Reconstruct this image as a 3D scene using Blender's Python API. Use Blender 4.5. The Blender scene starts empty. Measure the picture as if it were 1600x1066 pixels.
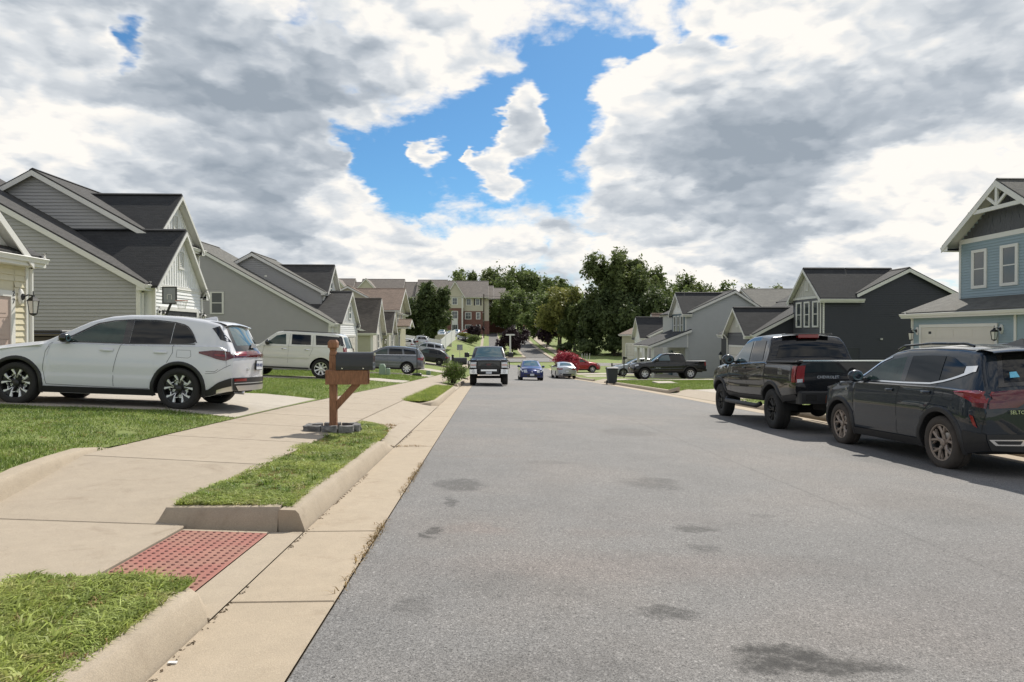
import bpy, bmesh, math, random
import numpy as np
from mathutils import Vector, Matrix, Euler

random.seed(7)
rng = np.random.default_rng(7)
S = bpy.context.scene
COL = S.collection
R = math.radians

# ------------------------------------------------------------------ camera
cam_d = bpy.data.cameras.new('camera')
cam = bpy.data.objects.new('camera', cam_d)
COL.objects.link(cam)
cam.location = (0, 0, 1.35)
cam.rotation_euler = (R(90 - 0.59), 0, R(-2.04))
cam_d.sensor_width = 36
cam_d.lens = 24.0
cam_d.clip_start = 0.05
cam_d.clip_end = 3000
S.camera = cam

# ------------------------------------------------------------------ world: Nishita sky with a broken cloud deck
SUN_DIR = Vector((0.41, 0.88, 1.0)).normalized()
SUN_EL = math.asin(SUN_DIR.z)
SUN_AZ = math.atan2(SUN_DIR.x, SUN_DIR.y)
W = bpy.data.worlds.new('World')
S.world = W
W.use_nodes = True
nt = W.node_tree
nt.nodes.clear()


class NB:
    """small helper to write node maths as expressions"""
    def __init__(s, tree): s.t = tree
    def n(s, typ, **kw):
        x = s.t.nodes.new(typ)
        for k, v in kw.items(): setattr(x, k, v)
        return x
    def lk(s, a, b): s.t.links.new(a, b)
    def put(s, sock, v):
        if hasattr(v, 'is_output'): s.lk(v, sock)
        elif v is not None: sock.default_value = v
    def m(s, op, a, b=None, c=None, clamp=False):
        x = s.n('ShaderNodeMath', operation=op, use_clamp=clamp)
        s.put(x.inputs[0], a)
        if b is not None: s.put(x.inputs[1], b)
        if c is not None: s.put(x.inputs[2], c)
        return x.outputs[0]
    def v(s, op, a, b=None):
        x = s.n('ShaderNodeVectorMath', operation=op)
        s.put(x.inputs[0], a)
        if b is not None: s.put(x.inputs[1], b)
        return x.outputs['Value'] if op in ('DOT_PRODUCT', 'LENGTH') else x.outputs[0]
    def ss(s, x, lo, hi, a=0.0, b=1.0):
        r = s.n('ShaderNodeMapRange', interpolation_type='SMOOTHSTEP')
        s.put(r.inputs[0], x); s.put(r.inputs[1], lo); s.put(r.inputs[2], hi); s.put(r.inputs[3], a); s.put(r.inputs[4], b)
        return r.outputs[0]
    def noise(s, vec, scale, detail=4, rough=.55, dist=0.0, dims='3D'):
        x = s.n('ShaderNodeTexNoise', noise_dimensions=dims)
        if vec is not None: s.lk(vec, x.inputs['Vector'])
        x.inputs['Scale'].default_value = scale; x.inputs['Detail'].default_value = detail
        x.inputs['Roughness'].default_value = rough; x.inputs['Distortion'].default_value = dist
        return x.outputs[0]
    def mix(s, f, a, b, mode='MIX'):
        x = s.n('ShaderNodeMix', data_type='RGBA', blend_type=mode)
        s.put(x.inputs[0], f)
        for i, c in ((6, a), (7, b)):
            if hasattr(c, 'is_output'): s.lk(c, x.inputs[i])
            else: x.inputs[i].default_value = (*c[:3], 1)
        return x.outputs[2]


def build_sky():
    B = NB(nt)
    geo = B.n('ShaderNodeTexCoord')
    d = B.v('NORMALIZE', geo.outputs['Generated'])
    sep = B.n('ShaderNodeSeparateXYZ'); B.lk(d, sep.inputs[0])
    z = B.m('MAXIMUM', sep.outputs[2], 0.0)
    zz = B.m('ADD', z, 0.30)
    comb = B.n('ShaderNodeCombineXYZ')
    B.lk(B.m('DIVIDE', sep.outputs[0], zz), comb.inputs[0])
    B.lk(B.m('DIVIDE', sep.outputs[1], zz), comb.inputs[1])
    B.lk(B.m('MULTIPLY', z, 3.0), comb.inputs[2])
    p = comb.outputs[0]
    # directions squeezed upright: clouds low in the sky are seen flatter
    qs = B.n('ShaderNodeCombineXYZ'); B.lk(sep.outputs[0], qs.inputs[0]); B.lk(sep.outputs[1], qs.inputs[1])
    B.lk(B.m('ADD', B.m('MULTIPLY', z, 1.5), B.m('MULTIPLY', B.m('EXPONENT', B.m('MULTIPLY', z, -9.0)), -.14)), qs.inputs[2])
    qv = qs.outputs[0]
    big = B.noise(p, 1.1, 3, .5, .2)
    fine = B.noise(qv, 6.5, 8, .60, .2)
    wisp = B.noise(qv, 26.0, 4, .62, .2)
    # wobble of the direction, so that no cloud edge follows a circle
    nz = B.n('ShaderNodeTexNoise'); B.lk(p, nz.inputs['Vector']); nz.inputs['Scale'].default_value = 3.4; nz.inputs['Detail'].default_value = 5; nz.inputs['Roughness'].default_value = .62
    off = B.v('SUBTRACT', nz.outputs['Color'], (.5, .5, .5))
    sc = B.n('ShaderNodeVectorMath', operation='SCALE'); B.lk(off, sc.inputs[0]); sc.inputs['Scale'].default_value = .13
    dw = B.v('NORMALIZE', B.v('ADD', d, sc.outputs[0]))
    f = 1067.0
    M = cam.rotation_euler.to_matrix()
    def blobs(lst):
        acc = None
        for (px, py, r, w) in lst:
            v = (M @ Vector((px - 800, -(py - 533), -f))).normalized()
            dt = B.v('DOT_PRODUCT', dw, tuple(v))
            a2 = (r / f) ** 2 / 2
            e = B.m('EXPONENT', B.m('DIVIDE', B.m('SUBTRACT', dt, 1.0), a2))
            acc = B.m('MULTIPLY_ADD', e, w, acc if acc is not None else 0.0)
        return acc
    vv_ = B.n('ShaderNodeTexVoronoi', feature='F1'); B.lk(B.v('ADD', qv, sc.outputs[0]), vv_.inputs['Vector']); vv_.inputs['Scale'].default_value = 16; vv_.inputs['Detail'].default_value = 2
    bil0 = vv_.outputs['Distance']
    cover = blobs(HOLES)
    dark = blobs(DARKS)
    dens = B.m('ADD', B.m('ADD', B.m('MULTIPLY', big, .45), B.m('MULTIPLY', fine, .85)), B.m('ADD', B.m('MULTIPLY', wisp, .20), cover))
    dens = B.m('ADD', dens, B.m('MULTIPLY', B.m('SUBTRACT', .45, bil0), .25))
    alpha = B.ss(B.m('SUBTRACT', dens, B.ss(sep.outputs[1], .35, -.3, .0, -.10)), .56, .84)
    # billows: the same noise looked up a little nearer to the sun tells which side of a billow is lit
    wn = B.n('ShaderNodeVectorMath', operation='SCALE'); B.lk(off, wn.inputs[0]); wn.inputs['Scale'].default_value = .10
    qw = B.v('ADD', qv, wn.outputs[0])
    def bil(vec, sc_):
        v_ = B.n('ShaderNodeTexVoronoi', feature='F1'); B.lk(vec, v_.inputs['Vector']); v_.inputs['Scale'].default_value = sc_
        v_.inputs['Detail'].default_value = 2; v_.inputs['Roughness'].default_value = .5
        return v_.outputs['Distance']
    sh = B.v('ADD', qw, (SUN_DIR.x * .012, .004, .022))
    b0 = bil(qw, 9.0); b1 = bil(sh, 9.0)
    lit = B.m('MULTIPLY', B.m('SUBTRACT', b1, b0), .95)
    n5 = B.noise(qv, 3.0, 5, .52, .2)
    body = B.m('ADD', B.m('MULTIPLY', B.ss(dens, .66, 1.1), .30), B.m('MULTIPLY', B.m('SUBTRACT', n5, .5), .85))
    shade = B.m('SUBTRACT', B.m('ADD', 1.02, lit), B.m('ADD', body, B.m('MULTIPLY', dark, 1.05)), clamp=True)
    ramp = B.n('ShaderNodeValToRGB'); B.lk(shade, ramp.inputs[0])
    cr = ramp.color_ramp
    cr.elements[0].position = 0.0; cr.elements[0].color = (.35, .405, .47, 1)
    cr.elements[1].position = 1.0; cr.elements[1].color = (1.07, 1.03, .97, 1)
    e = cr.elements.new(.40); e.color = (.52, .57, .63, 1)
    e = cr.elements.new(.72); e.color = (.78, .81, .84, 1)
    cl = B.n('ShaderNodeVectorMath', operation='SCALE'); B.lk(ramp.outputs[0], cl.inputs[0]); cl.inputs['Scale'].default_value = CLOUD_GAIN
    sky = B.n('ShaderNodeTexSky', sky_type='NISHITA', sun_disc=False, sun_elevation=SUN_EL, sun_rotation=SUN_AZ)
    sky.air_density = 1.0; sky.dust_density = .4; sky.ozone_density = 2.5
    tint = B.mix(1.0, sky.outputs[0], SKY_TINT, 'MULTIPLY')
    hz = B.ss(z, .0, .14, .95, 0.0)       # pale cloud bank low over the horizon
    a2 = B.m('MAXIMUM', alpha, hz)
    mixed = B.mix(a2, tint, cl.outputs[0])
    mixed = B.mix(B.ss(sep.outputs[2], -.025, -.002), (2.2, 2.2, 2.1), mixed)   # below the horizon: the light of the land
    bg = B.n('ShaderNodeBackground'); B.lk(mixed, bg.inputs[0]); bg.inputs[1].default_value = .1
    o = B.n('ShaderNodeOutputWorld'); B.lk(bg.outputs[0], o.inputs[0])


# (x, y) towards which the blob lies, its radius, and its weight
HOLES = [(850, 130, 58, -.42), (800, 160, 62, -.36), (895, 170, 52, -.32), (700, 215, 75, -.44), (620, 250, 62, -.38), (550, 238, 38, -.25), (660, 285, 50, -.28), (790, 275, 60, -.30), (900, 265, 55, -.42),
         (915, 105, 38, -.36), (760, 200, 60, -.3),
         (838, 150, 30, 1.0), (812, 172, 24, .7), (785, 190, 20, .5), (800, 225, 40, 1.0), (830, 210, 22, .5), (762, 268, 22, .75), (672, 252, 26, .8), (655, 238, 12, .5), (735, 248, 12, .7), (540, 245, 10, .4),
         (205, 50, 26, -.5), (185, 100, 22, -.5), (155, 65, 14, -.4), (995, 62, 22, -.42), (960, 78, 20, -.28), (1130, 38, 24, -.40), (1065, 30, 16, -.25), (1060, 110, 60, .2), (595, 295, 20, -.25),
         (330, 150, 260, .30), (60, 150, 220, .25), (1150, 200, 220, .30), (1000, 150, 50, .3), (300, 330, 200, .22), (1400, 300, 220, .24), (1450, 80, 220, .24), (700, 400, 180, .26), (960, 240, 40, .30), (730, 60, 120, .25), (1050, 380, 160, .2)]
DARKS = [(360, 150, 110, .42), (520, 165, 85, .36), (440, 190, 70, .18), (250, 120, 70, .22), (60, 40, 90, .20), (300, 30, 80, .14), (560, 40, 80, .10), (1120, 240, 100, .46), (1250, 205, 90, .40), (1200, 150, 55, .15), (1020, 290, 55, .32), (1330, 170, 60, .2),
         (1230, 300, 60, .22), (860, 355, 80, .26), (420, 340, 70, .30), (330, 300, 45, .15), (650, 345, 45, .18), (1180, 375, 60, .2), (1500, 130, 75, .2), (1590, 90, 65, .24), (1420, 200, 60, .12),
         (980, 110, 60, -.25), (1180, 70, 80, -.25), (960, 215, 45, -.2), (1350, 290, 80, -.22), (1010, 400, 80, -.15), (560, 400, 90, -.18), (100, 230, 90, -.25), (350, 112, 26, -.35), (430, 100, 22, -.25), (1500, 330, 120, -.15), (700, 110, 60, -.25), (750, 325, 60, -.2), (850, 30, 80, -.2), (90, 130, 60, -.15)]
CLOUD_GAIN = 8.9
SKY_TINT = (.48, .80, .98)
build_sky()
W.cycles.sampling_method = 'MANUAL'
W.cycles.sample_map_resolution = 512

sd = bpy.data.lights.new('sun', 'SUN')
sd.energy = 5.0
sd.angle = R(.6)
sd.color = (1.0, .94, .84)
sun = bpy.data.objects.new('sun', sd)
COL.objects.link(sun)
sun.rotation_euler = SUN_DIR.to_track_quat('Z', 'Y').to_euler()
sun.location = (0, 0, 60)
S.view_settings.view_transform = 'Standard'
S.view_settings.look = 'None'
S.view_settings.exposure = 0.10
S.view_settings.gamma = 1.0
S.view_settings.use_curve_mapping = False
S.cycles.max_bounces = 6
S.cycles.diffuse_bounces = 3
S.cycles.glossy_bounces = 3

# ------------------------------------------------------------------ materials
MATS = {}


def mat(name, col, rough=.7, metal=0.0, var=.12, vs=3.0, bump=0.0, bs=40.0, coat=0.0, spec=.5, fine=0.0, fs=120.0, emit=None, island=0.0, bd=.01, col2=None, c2s=1.0, c2w=(.45, .6), c2f=1.0, trans=0.0):
    if name in MATS: return MATS[name]
    m = bpy.data.materials.new(name); m.use_nodes = True
    t = m.node_tree; b = t.nodes['Principled BSDF']; B = NB(t)
    g = B.n('ShaderNodeNewGeometry'); pos = g.outputs['Position']
    b.inputs['Roughness'].default_value = rough
    b.inputs['Metallic'].default_value = metal
    b.inputs['Coat Weight'].default_value = coat
    b.inputs['Coat Roughness'].default_value = .01
    b.inputs['Coat IOR'].default_value = 1.5
    b.inputs['Specular IOR Level'].default_value = spec * (.25 if coat >= .99 else 1)
    c = col
    if col2 is not None:
        n2 = B.noise(pos, c2s, 5, .6)
        c = B.mix(B.m('MULTIPLY', B.ss(n2, *c2w), c2f), c, col2)
    if var > 0:
        n = B.noise(pos, vs, 5, .6)
        k = B.m('MULTIPLY_ADD', B.m('SUBTRACT', n, .5), var * 2.5, 1.0)
        if fine > 0:
            n3 = B.noise(pos, fs, 2, .6)
            k = B.m('MULTIPLY', k, B.m('MULTIPLY_ADD', B.m('SUBTRACT', n3, .5), fine * 3, 1.0))
        if island > 0:
            k = B.m('MULTIPLY', k, B.m('MULTIPLY_ADD', B.m('SUBTRACT', g.outputs['Random Per Island'], .5), island * 2, 1.0))
        sc = B.n('ShaderNodeVectorMath', operation='SCALE'); B.lk(k, sc.inputs['Scale'])
        if hasattr(c, 'is_output'): B.lk(c, sc.inputs[0])
        else: sc.inputs[0].default_value = c[:3]
        c = sc.outputs[0]
    if hasattr(c, 'is_output'): B.lk(c, b.inputs['Base Color'])
    else: b.inputs['Base Color'].default_value = (*c[:3], 1)
    if bump > 0:
        bn = B.n('ShaderNodeBump'); bn.inputs['Strength'].default_value = bump; bn.inputs['Distance'].default_value = bd
        B.lk(B.noise(pos, bs, 4, .6), bn.inputs['Height']); B.lk(bn.outputs[0], b.inputs['Normal'])
    if emit:
        b.inputs['Emission Color'].default_value = (*emit[:3], 1); b.inputs['Emission Strength'].default_value = emit[3]
    if trans:
        b.inputs['Transmission Weight'].default_value = trans
    MATS[name] = m
    return m


def mat_asphalt(name, base, spots=True):
    m = bpy.data.materials.new(name); m.use_nodes = True
    t = m.node_tree; b = t.nodes['Principled BSDF']; B = NB(t)
    pos = B.n('ShaderNodeNewGeometry').outputs['Position']
    v = B.n('ShaderNodeTexVoronoi'); B.lk(pos, v.inputs['Vector']); v.inputs['Scale'].default_value = 210
    v2 = B.n('ShaderNodeTexVoronoi'); B.lk(pos, v2.inputs['Vector']); v2.inputs['Scale'].default_value = 95
    sepc = B.n('ShaderNodeSeparateColor'); B.lk(v.outputs['Color'], sepc.inputs[0])
    sepd = B.n('ShaderNodeSeparateColor'); B.lk(v2.outputs['Color'], sepd.inputs[0])
    k = B.m('MULTIPLY_ADD', B.m('SUBTRACT', sepc.outputs[0], .5), 1.0, 1.0)
    k = B.m('ADD', k, B.ss(sepd.outputs[1], .86, 1.0, 0, .55))
    k = B.m('SUBTRACT', k, B.ss(sepd.outputs[2], .80, 1.0, 0, .35))
    big = B.noise(pos, .35, 4, .55); mid = B.noise(pos, 2.1, 6, .65)
    k = B.m('MULTIPLY', k, B.m('MULTIPLY_ADD', B.m('SUBTRACT', big, .5), .45, 1.0))
    k = B.m('MULTIPLY', k, B.m('MULTIPLY_ADD', B.m('SUBTRACT', mid, .5), .42, 1.0))
    c = B.mix(B.ss(big, .42, .62), (base * 1.0, base * .975, base * .95), (base * 1.04, base * .975, base * .92))
    # worn wheel path: slightly lighter long bands
    sp = B.n('ShaderNodeSeparateXYZ'); B.lk(pos, sp.inputs[0])
    if spots:
        wob = B.n('ShaderNodeTexNoise'); B.lk(pos, wob.inputs['Vector']); wob.inputs['Scale'].default_value = 2.6; wob.inputs['Detail'].default_value = 7; wob.inputs['Roughness'].default_value = .7
        o = B.v('SUBTRACT', wob.outputs['Color'], (.5, .5, .5))
        s2 = B.n('ShaderNodeVectorMath', operation='SCALE'); B.lk(o, s2.inputs[0]); s2.inputs['Scale'].default_value = .62
        pw = B.v('ADD', pos, s2.outputs[0])
        acc = None
        for (x, y, rx, ry, w) in STAINS:
            df = B.v('MULTIPLY', B.v('SUBTRACT', pw, (x, y, 0)), (1 / rx, 1 / ry, 0))
            ln = B.v('LENGTH', df)
            e = B.ss(ln, .55, 1.15, w, 0.0)
            acc = e if acc is None else B.m('MAXIMUM', acc, e)
        acc = B.m('MULTIPLY', acc, 1.6)
        st = B.m('MULTIPLY', acc, B.ss(B.noise(pos, 14, 4, .7), .25, .6, .35, 1.0))
        k = B.m('MULTIPLY', k, B.m('SUBTRACT', 1.0, st))
        # rusty reddish wash
        acc = None
        for (x, y, rx, ry, w) in RUST:
            ln = B.v('LENGTH', B.v('MULTIPLY', B.v('SUBTRACT', pw, (x, y, 0)), (1 / rx, 1 / ry, 0)))
            e = B.ss(ln, .2, 1.3, w, 0.0)
            acc = e if acc is None else B.m('MAXIMUM', acc, e)
        c = B.mix(acc, c, (base * 1.05, base * .82, base * .72))
        # paving seam at the crown of the road
        seam = B.ss(B.m('ABSOLUTE', B.m('SUBTRACT', B.m('ADD', sp.outputs[0], B.m('MULTIPLY', B.m('SUBTRACT', wob.outputs[0], .5), .10)), 3.25)), .008, .03, .16, 0.0)
        k = B.m('MULTIPLY', k, B.m('SUBTRACT', 1.0, seam))
    s = B.n('ShaderNodeVectorMath', operation='SCALE'); B.lk(c, s.inputs[0]); B.lk(k, s.inputs['Scale'])
    B.lk(s.outputs[0], b.inputs['Base Color'])
    b.inputs['Roughness'].default_value = .85
    bn = B.n('ShaderNodeBump'); bn.inputs['Strength'].default_value = .5; bn.inputs['Distance'].default_value = .003
    B.lk(v.outputs['Distance'], bn.inputs['Height']); B.lk(bn.outputs[0], b.inputs['Normal'])
    MATS[name] = m
    return m


# oil and water marks on the carriageway: x, y, half sizes, strength
STAINS = [(-.27, 6.95, .32, .36, .30), (-.30, 6.15, .07, .28, .34), (-.34, 5.1, .07, .12, .40), (-.42, 4.95, .05, .1, .4), (1.35, 2.92, .32, .15, .52), (1.60, 2.85, .22, .12, .45), (.92, 3.5, .17, .12, .38),
          (1.75, 7.2, .35, .4, .25), (1.6, 5.25, .22, .13, .33), (1.55, 4.65, .12, .16, .25), (.8, 8.6, .35, .2, .12), (2.6, 12.5, .6, .8, .14), (1.2, 14.5, .7, .3, .12), (.3, 2.75, .4, .3, .12), (-.37, 3.5, .13, .16, .18),
          (2.35, 5.7, .15, .1, .15), (.2, 3.9, .5, .25, .10), (2.1, 4.3, .5, .3, .08), (4.2, 6.2, .7, 1.0, .10), (5.6, 9.5, .5, 1.5, .12), (5.8, 15, .5, 1.5, .12)]
RUST = [(.9, 4.25, 1.6, .35, 0.28), (-.05, 5.15, .3, .16, 0.38), (.9, 5.1, .4, .2, 0.20), (-.35, 9.0, .5, .09, 0.30), (.2, 9.1, .6, .08, 0.20), (2.6, 3.4, 1.2, .8, 0.17), (4.0, 4.2, 1.5, 1.0, 0.15), (1.5, 5.6, .9, .4, 0.12)]


def mat_grass(name, c1, c2, c3):
    m = bpy.data.materials.new(name); m.use_nodes = True
    t = m.node_tree; b = t.nodes['Principled BSDF']; B = NB(t)
    g = B.n('ShaderNodeNewGeometry'); pos = g.outputs['Position']
    n = B.noise(pos, 1.6, 6, .7); n2 = B.noise(pos, 4.5, 6, .7)
    c = B.mix(B.ss(n, .38, .62), c1, c2)
    c = B.mix(B.m('MULTIPLY', B.ss(n2, .52, .70), .75), c, c3)
    k = B.m('MULTIPLY_ADD', B.m('SUBTRACT', g.outputs['Random Per Island'], .5), .8, 1.0)
    s = B.n('ShaderNodeVectorMath', operation='SCALE'); B.lk(c, s.inputs[0]); B.lk(k, s.inputs['Scale'])
    B.lk(s.outputs[0], b.inputs['Base Color'])
    b.inputs['Roughness'].default_value = .55
    b.inputs['Specular IOR Level'].default_value = .35
    # thin blades let some light through
    tr = B.n('ShaderNodeBsdfTranslucent'); B.lk(s.outputs[0], tr.inputs[0])
    mx = B.n('ShaderNodeMixShader'); mx.inputs[0].default_value = .35
    B.lk(b.outputs[0], mx.inputs[1]); B.lk(tr.outputs[0], mx.inputs[2])
    B.lk(mx.outputs[0], t.nodes['Material Output'].inputs[0])
    MATS[name] = m
    return m


def mat_shingle(name, col, row=.14, var=.18, tab=.3):
    m = bpy.data.materials.new(name); m.use_nodes = True
    t = m.node_tree; b = t.nodes['Principled BSDF']; B = NB(t)
    pos = B.n('ShaderNodeNewGeometry').outputs['Position']
    sp = B.n('ShaderNodeSeparateXYZ'); B.lk(pos, sp.inputs[0])
    cb = B.n('ShaderNodeCombineXYZ')
    B.lk(B.m('ADD', sp.outputs[0], sp.outputs[1]), cb.inputs[0]); B.lk(B.m('MULTIPLY', sp.outputs[2], 1.0), cb.inputs[1])
    br = B.n('ShaderNodeTexBrick'); B.lk(cb.outputs[0], br.inputs['Vector'])
    br.inputs['Scale'].default_value = 1.0; br.inputs['Brick Width'].default_value = tab; br.inputs['Row Height'].default_value = row * .5
    br.inputs['Mortar Size'].default_value = .006; br.inputs['Mortar Smooth'].default_value = .3
    br.inputs['Color1'].default_value = (*[c * (1 - var) for c in col], 1); br.inputs['Color2'].default_value = (*[c * (1 + var) for c in col], 1)
    br.inputs['Mortar'].default_value = (*[c * .45 for c in col], 1)
    n = B.noise(pos, 1.3, 5, .6)
    n2 = B.noise(pos, 60, 2, .6)
    k = B.m('MULTIPLY', B.m('MULTIPLY_ADD', B.m('SUBTRACT', n, .5), .4, 1.0), B.m('MULTIPLY_ADD', B.m('SUBTRACT', n2, .5), .5, 1.0))
    s = B.n('ShaderNodeVectorMath', operation='SCALE'); B.lk(br.outputs[0], s.inputs[0]); B.lk(k, s.inputs['Scale'])
    B.lk(s.outputs[0], b.inputs['Base Color']); b.inputs['Roughness'].default_value = .9
    bn = B.n('ShaderNodeBump'); bn.inputs['Strength'].default_value = .6; bn.inputs['Distance'].default_value = .02
    B.lk(B.m('ADD', B.m('MULTIPLY', br.outputs['Fac'], -1), B.m('MULTIPLY', n2, .5)), bn.inputs['Height']); B.lk(bn.outputs[0], b.inputs['Normal'])
    MATS[name] = m
    return m


def mat_brick(name, c1, c2, mortar, w=.22, h=.075):
    m = bpy.data.materials.new(name); m.use_nodes = True
    t = m.node_tree; b = t.nodes['Principled BSDF']; B = NB(t)
    pos = B.n('ShaderNodeNewGeometry').outputs['Position']
    sp = B.n('ShaderNodeSeparateXYZ'); B.lk(pos, sp.inputs[0])
    cb = B.n('ShaderNodeCombineXYZ'); B.lk(B.m('ADD', sp.outputs[0], sp.outputs[1]), cb.inputs[0]); B.lk(sp.outputs[2], cb.inputs[1])
    br = B.n('ShaderNodeTexBrick'); B.lk(cb.outputs[0], br.inputs['Vector'])
    br.inputs['Scale'].default_value = 1.0; br.inputs['Brick Width'].default_value = w; br.inputs['Row Height'].default_value = h
    br.inputs['Mortar Size'].default_value = .008
    br.inputs['Color1'].default_value = (*c1, 1); br.inputs['Color2'].default_value = (*c2, 1); br.inputs['Mortar'].default_value = (*mortar, 1)
    B.lk(br.outputs[0], b.inputs['Base Color']); b.inputs['Roughness'].default_value = .85
    MATS[name] = m
    return m


def mat_concrete(name, col, stain=(.16, .12, .08), sf=.5):
    m = bpy.data.materials.new(name); m.use_nodes = True
    t = m.node_tree; b = t.nodes['Principled BSDF']; B = NB(t)
    g = B.n('ShaderNodeNewGeometry'); pos = g.outputs['Position']
    n = B.noise(pos, .9, 6, .62); n2 = B.noise(pos, 6, 6, .7); n3 = B.noise(pos, 160, 2, .7)
    n4 = B.noise(pos, 2.6, 7, .7, .8)
    c = B.mix(B.m('MULTIPLY', B.ss(n4, .52, .78), sf), col, stain)
    c = B.mix(B.m('MULTIPLY', B.ss(n, .5, .7), .22), c, (col[0] * 1.25, col[1] * 1.27, col[2] * 1.32))
    k = B.m('MULTIPLY', B.m('MULTIPLY_ADD', B.m('SUBTRACT', n2, .5), .34, 1.0), B.m('MULTIPLY_ADD', B.m('SUBTRACT', n3, .5), .80, 1.0))
    n6 = B.noise(pos, 48, 3, .7)
    k = B.m('MULTIPLY', k, B.m('SUBTRACT', 1.0, B.ss(n6, .66, .74, 0, .35)))
    k = B.m('MULTIPLY', k, B.m('MULTIPLY_ADD', B.m('SUBTRACT', g.outputs['Random Per Island'], .5), .10, 1.0))
    s = B.n('ShaderNodeVectorMath', operation='SCALE'); B.lk(c, s.inputs[0]); B.lk(k, s.inputs['Scale'])
    B.lk(s.outputs[0], b.inputs['Base Color']); b.inputs['Roughness'].default_value = .88
    bn = B.n('ShaderNodeBump'); bn.inputs['Strength'].default_value = .35; bn.inputs['Distance'].default_value = .004
    B.lk(B.m('ADD', n3, B.m('MULTIPLY', n2, .5)), bn.inputs['Height']); B.lk(bn.outputs[0], b.inputs['Normal'])
    MATS[name] = m
    return m


def mat_leaf(name, c1, c2, tr=.38):
    m = bpy.data.materials.new(name); m.use_nodes = True
    t = m.node_tree; b = t.nodes['Principled BSDF']; B = NB(t)
    g = B.n('ShaderNodeNewGeometry'); pos = g.outputs['Position']
    n = B.noise(pos, .35, 4, .6)
    f = B.m('ADD', B.ss(n, .38, .62, 0, .6), B.m('MULTIPLY', g.outputs['Random Per Island'], .4))
    c = B.mix(f, c1, c2)
    B.lk(c, b.inputs['Base Color']); b.inputs['Roughness'].default_value = .6; b.inputs['Specular IOR Level'].default_value = .3
    trn = B.n('ShaderNodeBsdfTranslucent'); B.lk(c, trn.inputs[0])
    mx = B.n('ShaderNodeMixShader'); mx.inputs[0].default_value = tr
    B.lk(b.outputs[0], mx.inputs[1]); B.lk(trn.outputs[0], mx.inputs[2])
    B.lk(mx.outputs[0], t.nodes['Material Output'].inputs[0])
    MATS[name] = m
    return m


ASPH = mat_asphalt('asphalt', .158)
ASPH2 = mat_asphalt('asphalt_dark', .085, False)
CONC = mat_concrete('concrete_warm', (.345, .290, .222), (.22, .17, .12), .7)
GUTM = mat_concrete('concrete_gutter', (.365, .300, .220), (.24, .18, .12), .6)
CONCK = mat_concrete('concrete_kerb', (.36, .300, .225), (.22, .175, .125), .6)
CONCP = mat_concrete('concrete_pale', (.39, .35, .295), (.23, .20, .16), .3)
DIRT = mat('dirt', (.06, .045, .03), .95, var=.3, vs=8)
LAWN = mat('lawn_soil', (.16, .20, .05), .95, var=.35, vs=6, fine=.3, fs=60, col2=(.17, .15, .06), c2s=2.0, c2w=(.58, .72), c2f=.6, bump=.8, bs=25, bd=.03)
LAWNF = mat('lawn_far', (.175, .235, .06), .95, var=.25, vs=1.2, fine=.35, fs=9, col2=(.19, .21, .07), c2s=.4, bump=.9, bs=12, bd=.06)
GRASS = mat_grass('grass_blades', (.125, .195, .038), (.22, .29, .06), (.38, .34, .14))
GRASSW = mat_grass('grass_weedy', (.23, .30, .065), (.38, .44, .11), (.50, .44, .20))
DRYG = mat_grass('dry_grass', (.30, .20, .08), (.22, .15, .06), (.36, .27, .13))
TACT = mat('tactile_red', (.30, .118, .092), .8, var=.18, vs=5, fine=.2, fs=90, bump=.3, bs=90, bd=.003, col2=(.30, .17, .12), c2s=3.0, c2f=.5)
TACTD = mat('tactile_dome', (.155, .06, .05), .85, var=.25, vs=9)
STONE = mat('stone_block', (.20, .195, .19), .9, var=.3, vs=14, bump=1.0, bs=25, bd=.02, col2=(.10, .10, .10), c2s=6)
WOOD = None


def mat_wood(name, c1, c2):
    m = bpy.data.materials.new(name); m.use_nodes = True
    t = m.node_tree; b = t.nodes['Principled BSDF']; B = NB(t)
    tc = B.n('ShaderNodeTexCoord')
    vv = B.v('MULTIPLY', tc.outputs['Object'], (9, 9, 1.2))
    n = B.noise(vv, 6, 6, .65, 1.2)
    c = B.mix(B.ss(n, .32, .68), c1, c2)
    B.lk(c, b.inputs['Base Color']); b.inputs['Roughness'].default_value = .62
    bn = B.n('ShaderNodeBump'); bn.inputs['Strength'].default_value = .3; bn.inputs['Distance'].default_value = .004
    B.lk(n, bn.inputs['Height']); B.lk(bn.outputs[0], b.inputs['Normal'])
    MATS[name] = m
    return m


WOOD = mat_wood('stained_wood', (.17, .075, .036), (.30, .14, .068))
TRIM = mat('white_trim', (.68, .67, .635), .5, var=.05, vs=2)
TRIMG = mat('grey_trim', (.52, .51, .48), .5, var=.05, vs=2)
SH_DARK = mat_shingle('shingle_dark', (.030, .031, .033))
SH_MID = mat_shingle('shingle_mid', (.058, .056, .055))
SH_GREY = mat_shingle('shingle_grey', (.115, .112, .10))
SH_BROWN = mat_shingle('shingle_brown', (.175, .125, .095))
SH_TAUPE = mat_shingle('shingle_taupe', (.105, .09, .075))
SH_APT = mat_shingle('shingle_apartment', (.20, .175, .155), .3, .10, .6)
SD_YEL = mat('siding_cream', (.62, .56, .40), .5, var=.05)
SD_GRY = mat('siding_grey', (.375, .372, .37), .5, var=.05)
SD_BLG = mat('siding_bluegrey', (.36, .355, .35), .5, var=.05)
SD_WHT = mat('siding_white', (.80, .80, .79), .5, var=.04)
SD_DGR = mat('siding_midgrey', (.36, .35, .345), .5, var=.05)
SD_GRN = mat('siding_sage', (.42, .41, .30), .5, var=.05)
SD_NAVY = mat('siding_navy', (.036, .038, .046), .5, var=.08)
SD_CHAR = mat('siding_charcoal', (.075, .077, .085), .5, var=.08)
SD_LBL = mat('siding_light_blue', (.26, .34, .38), .5, var=.05)
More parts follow.
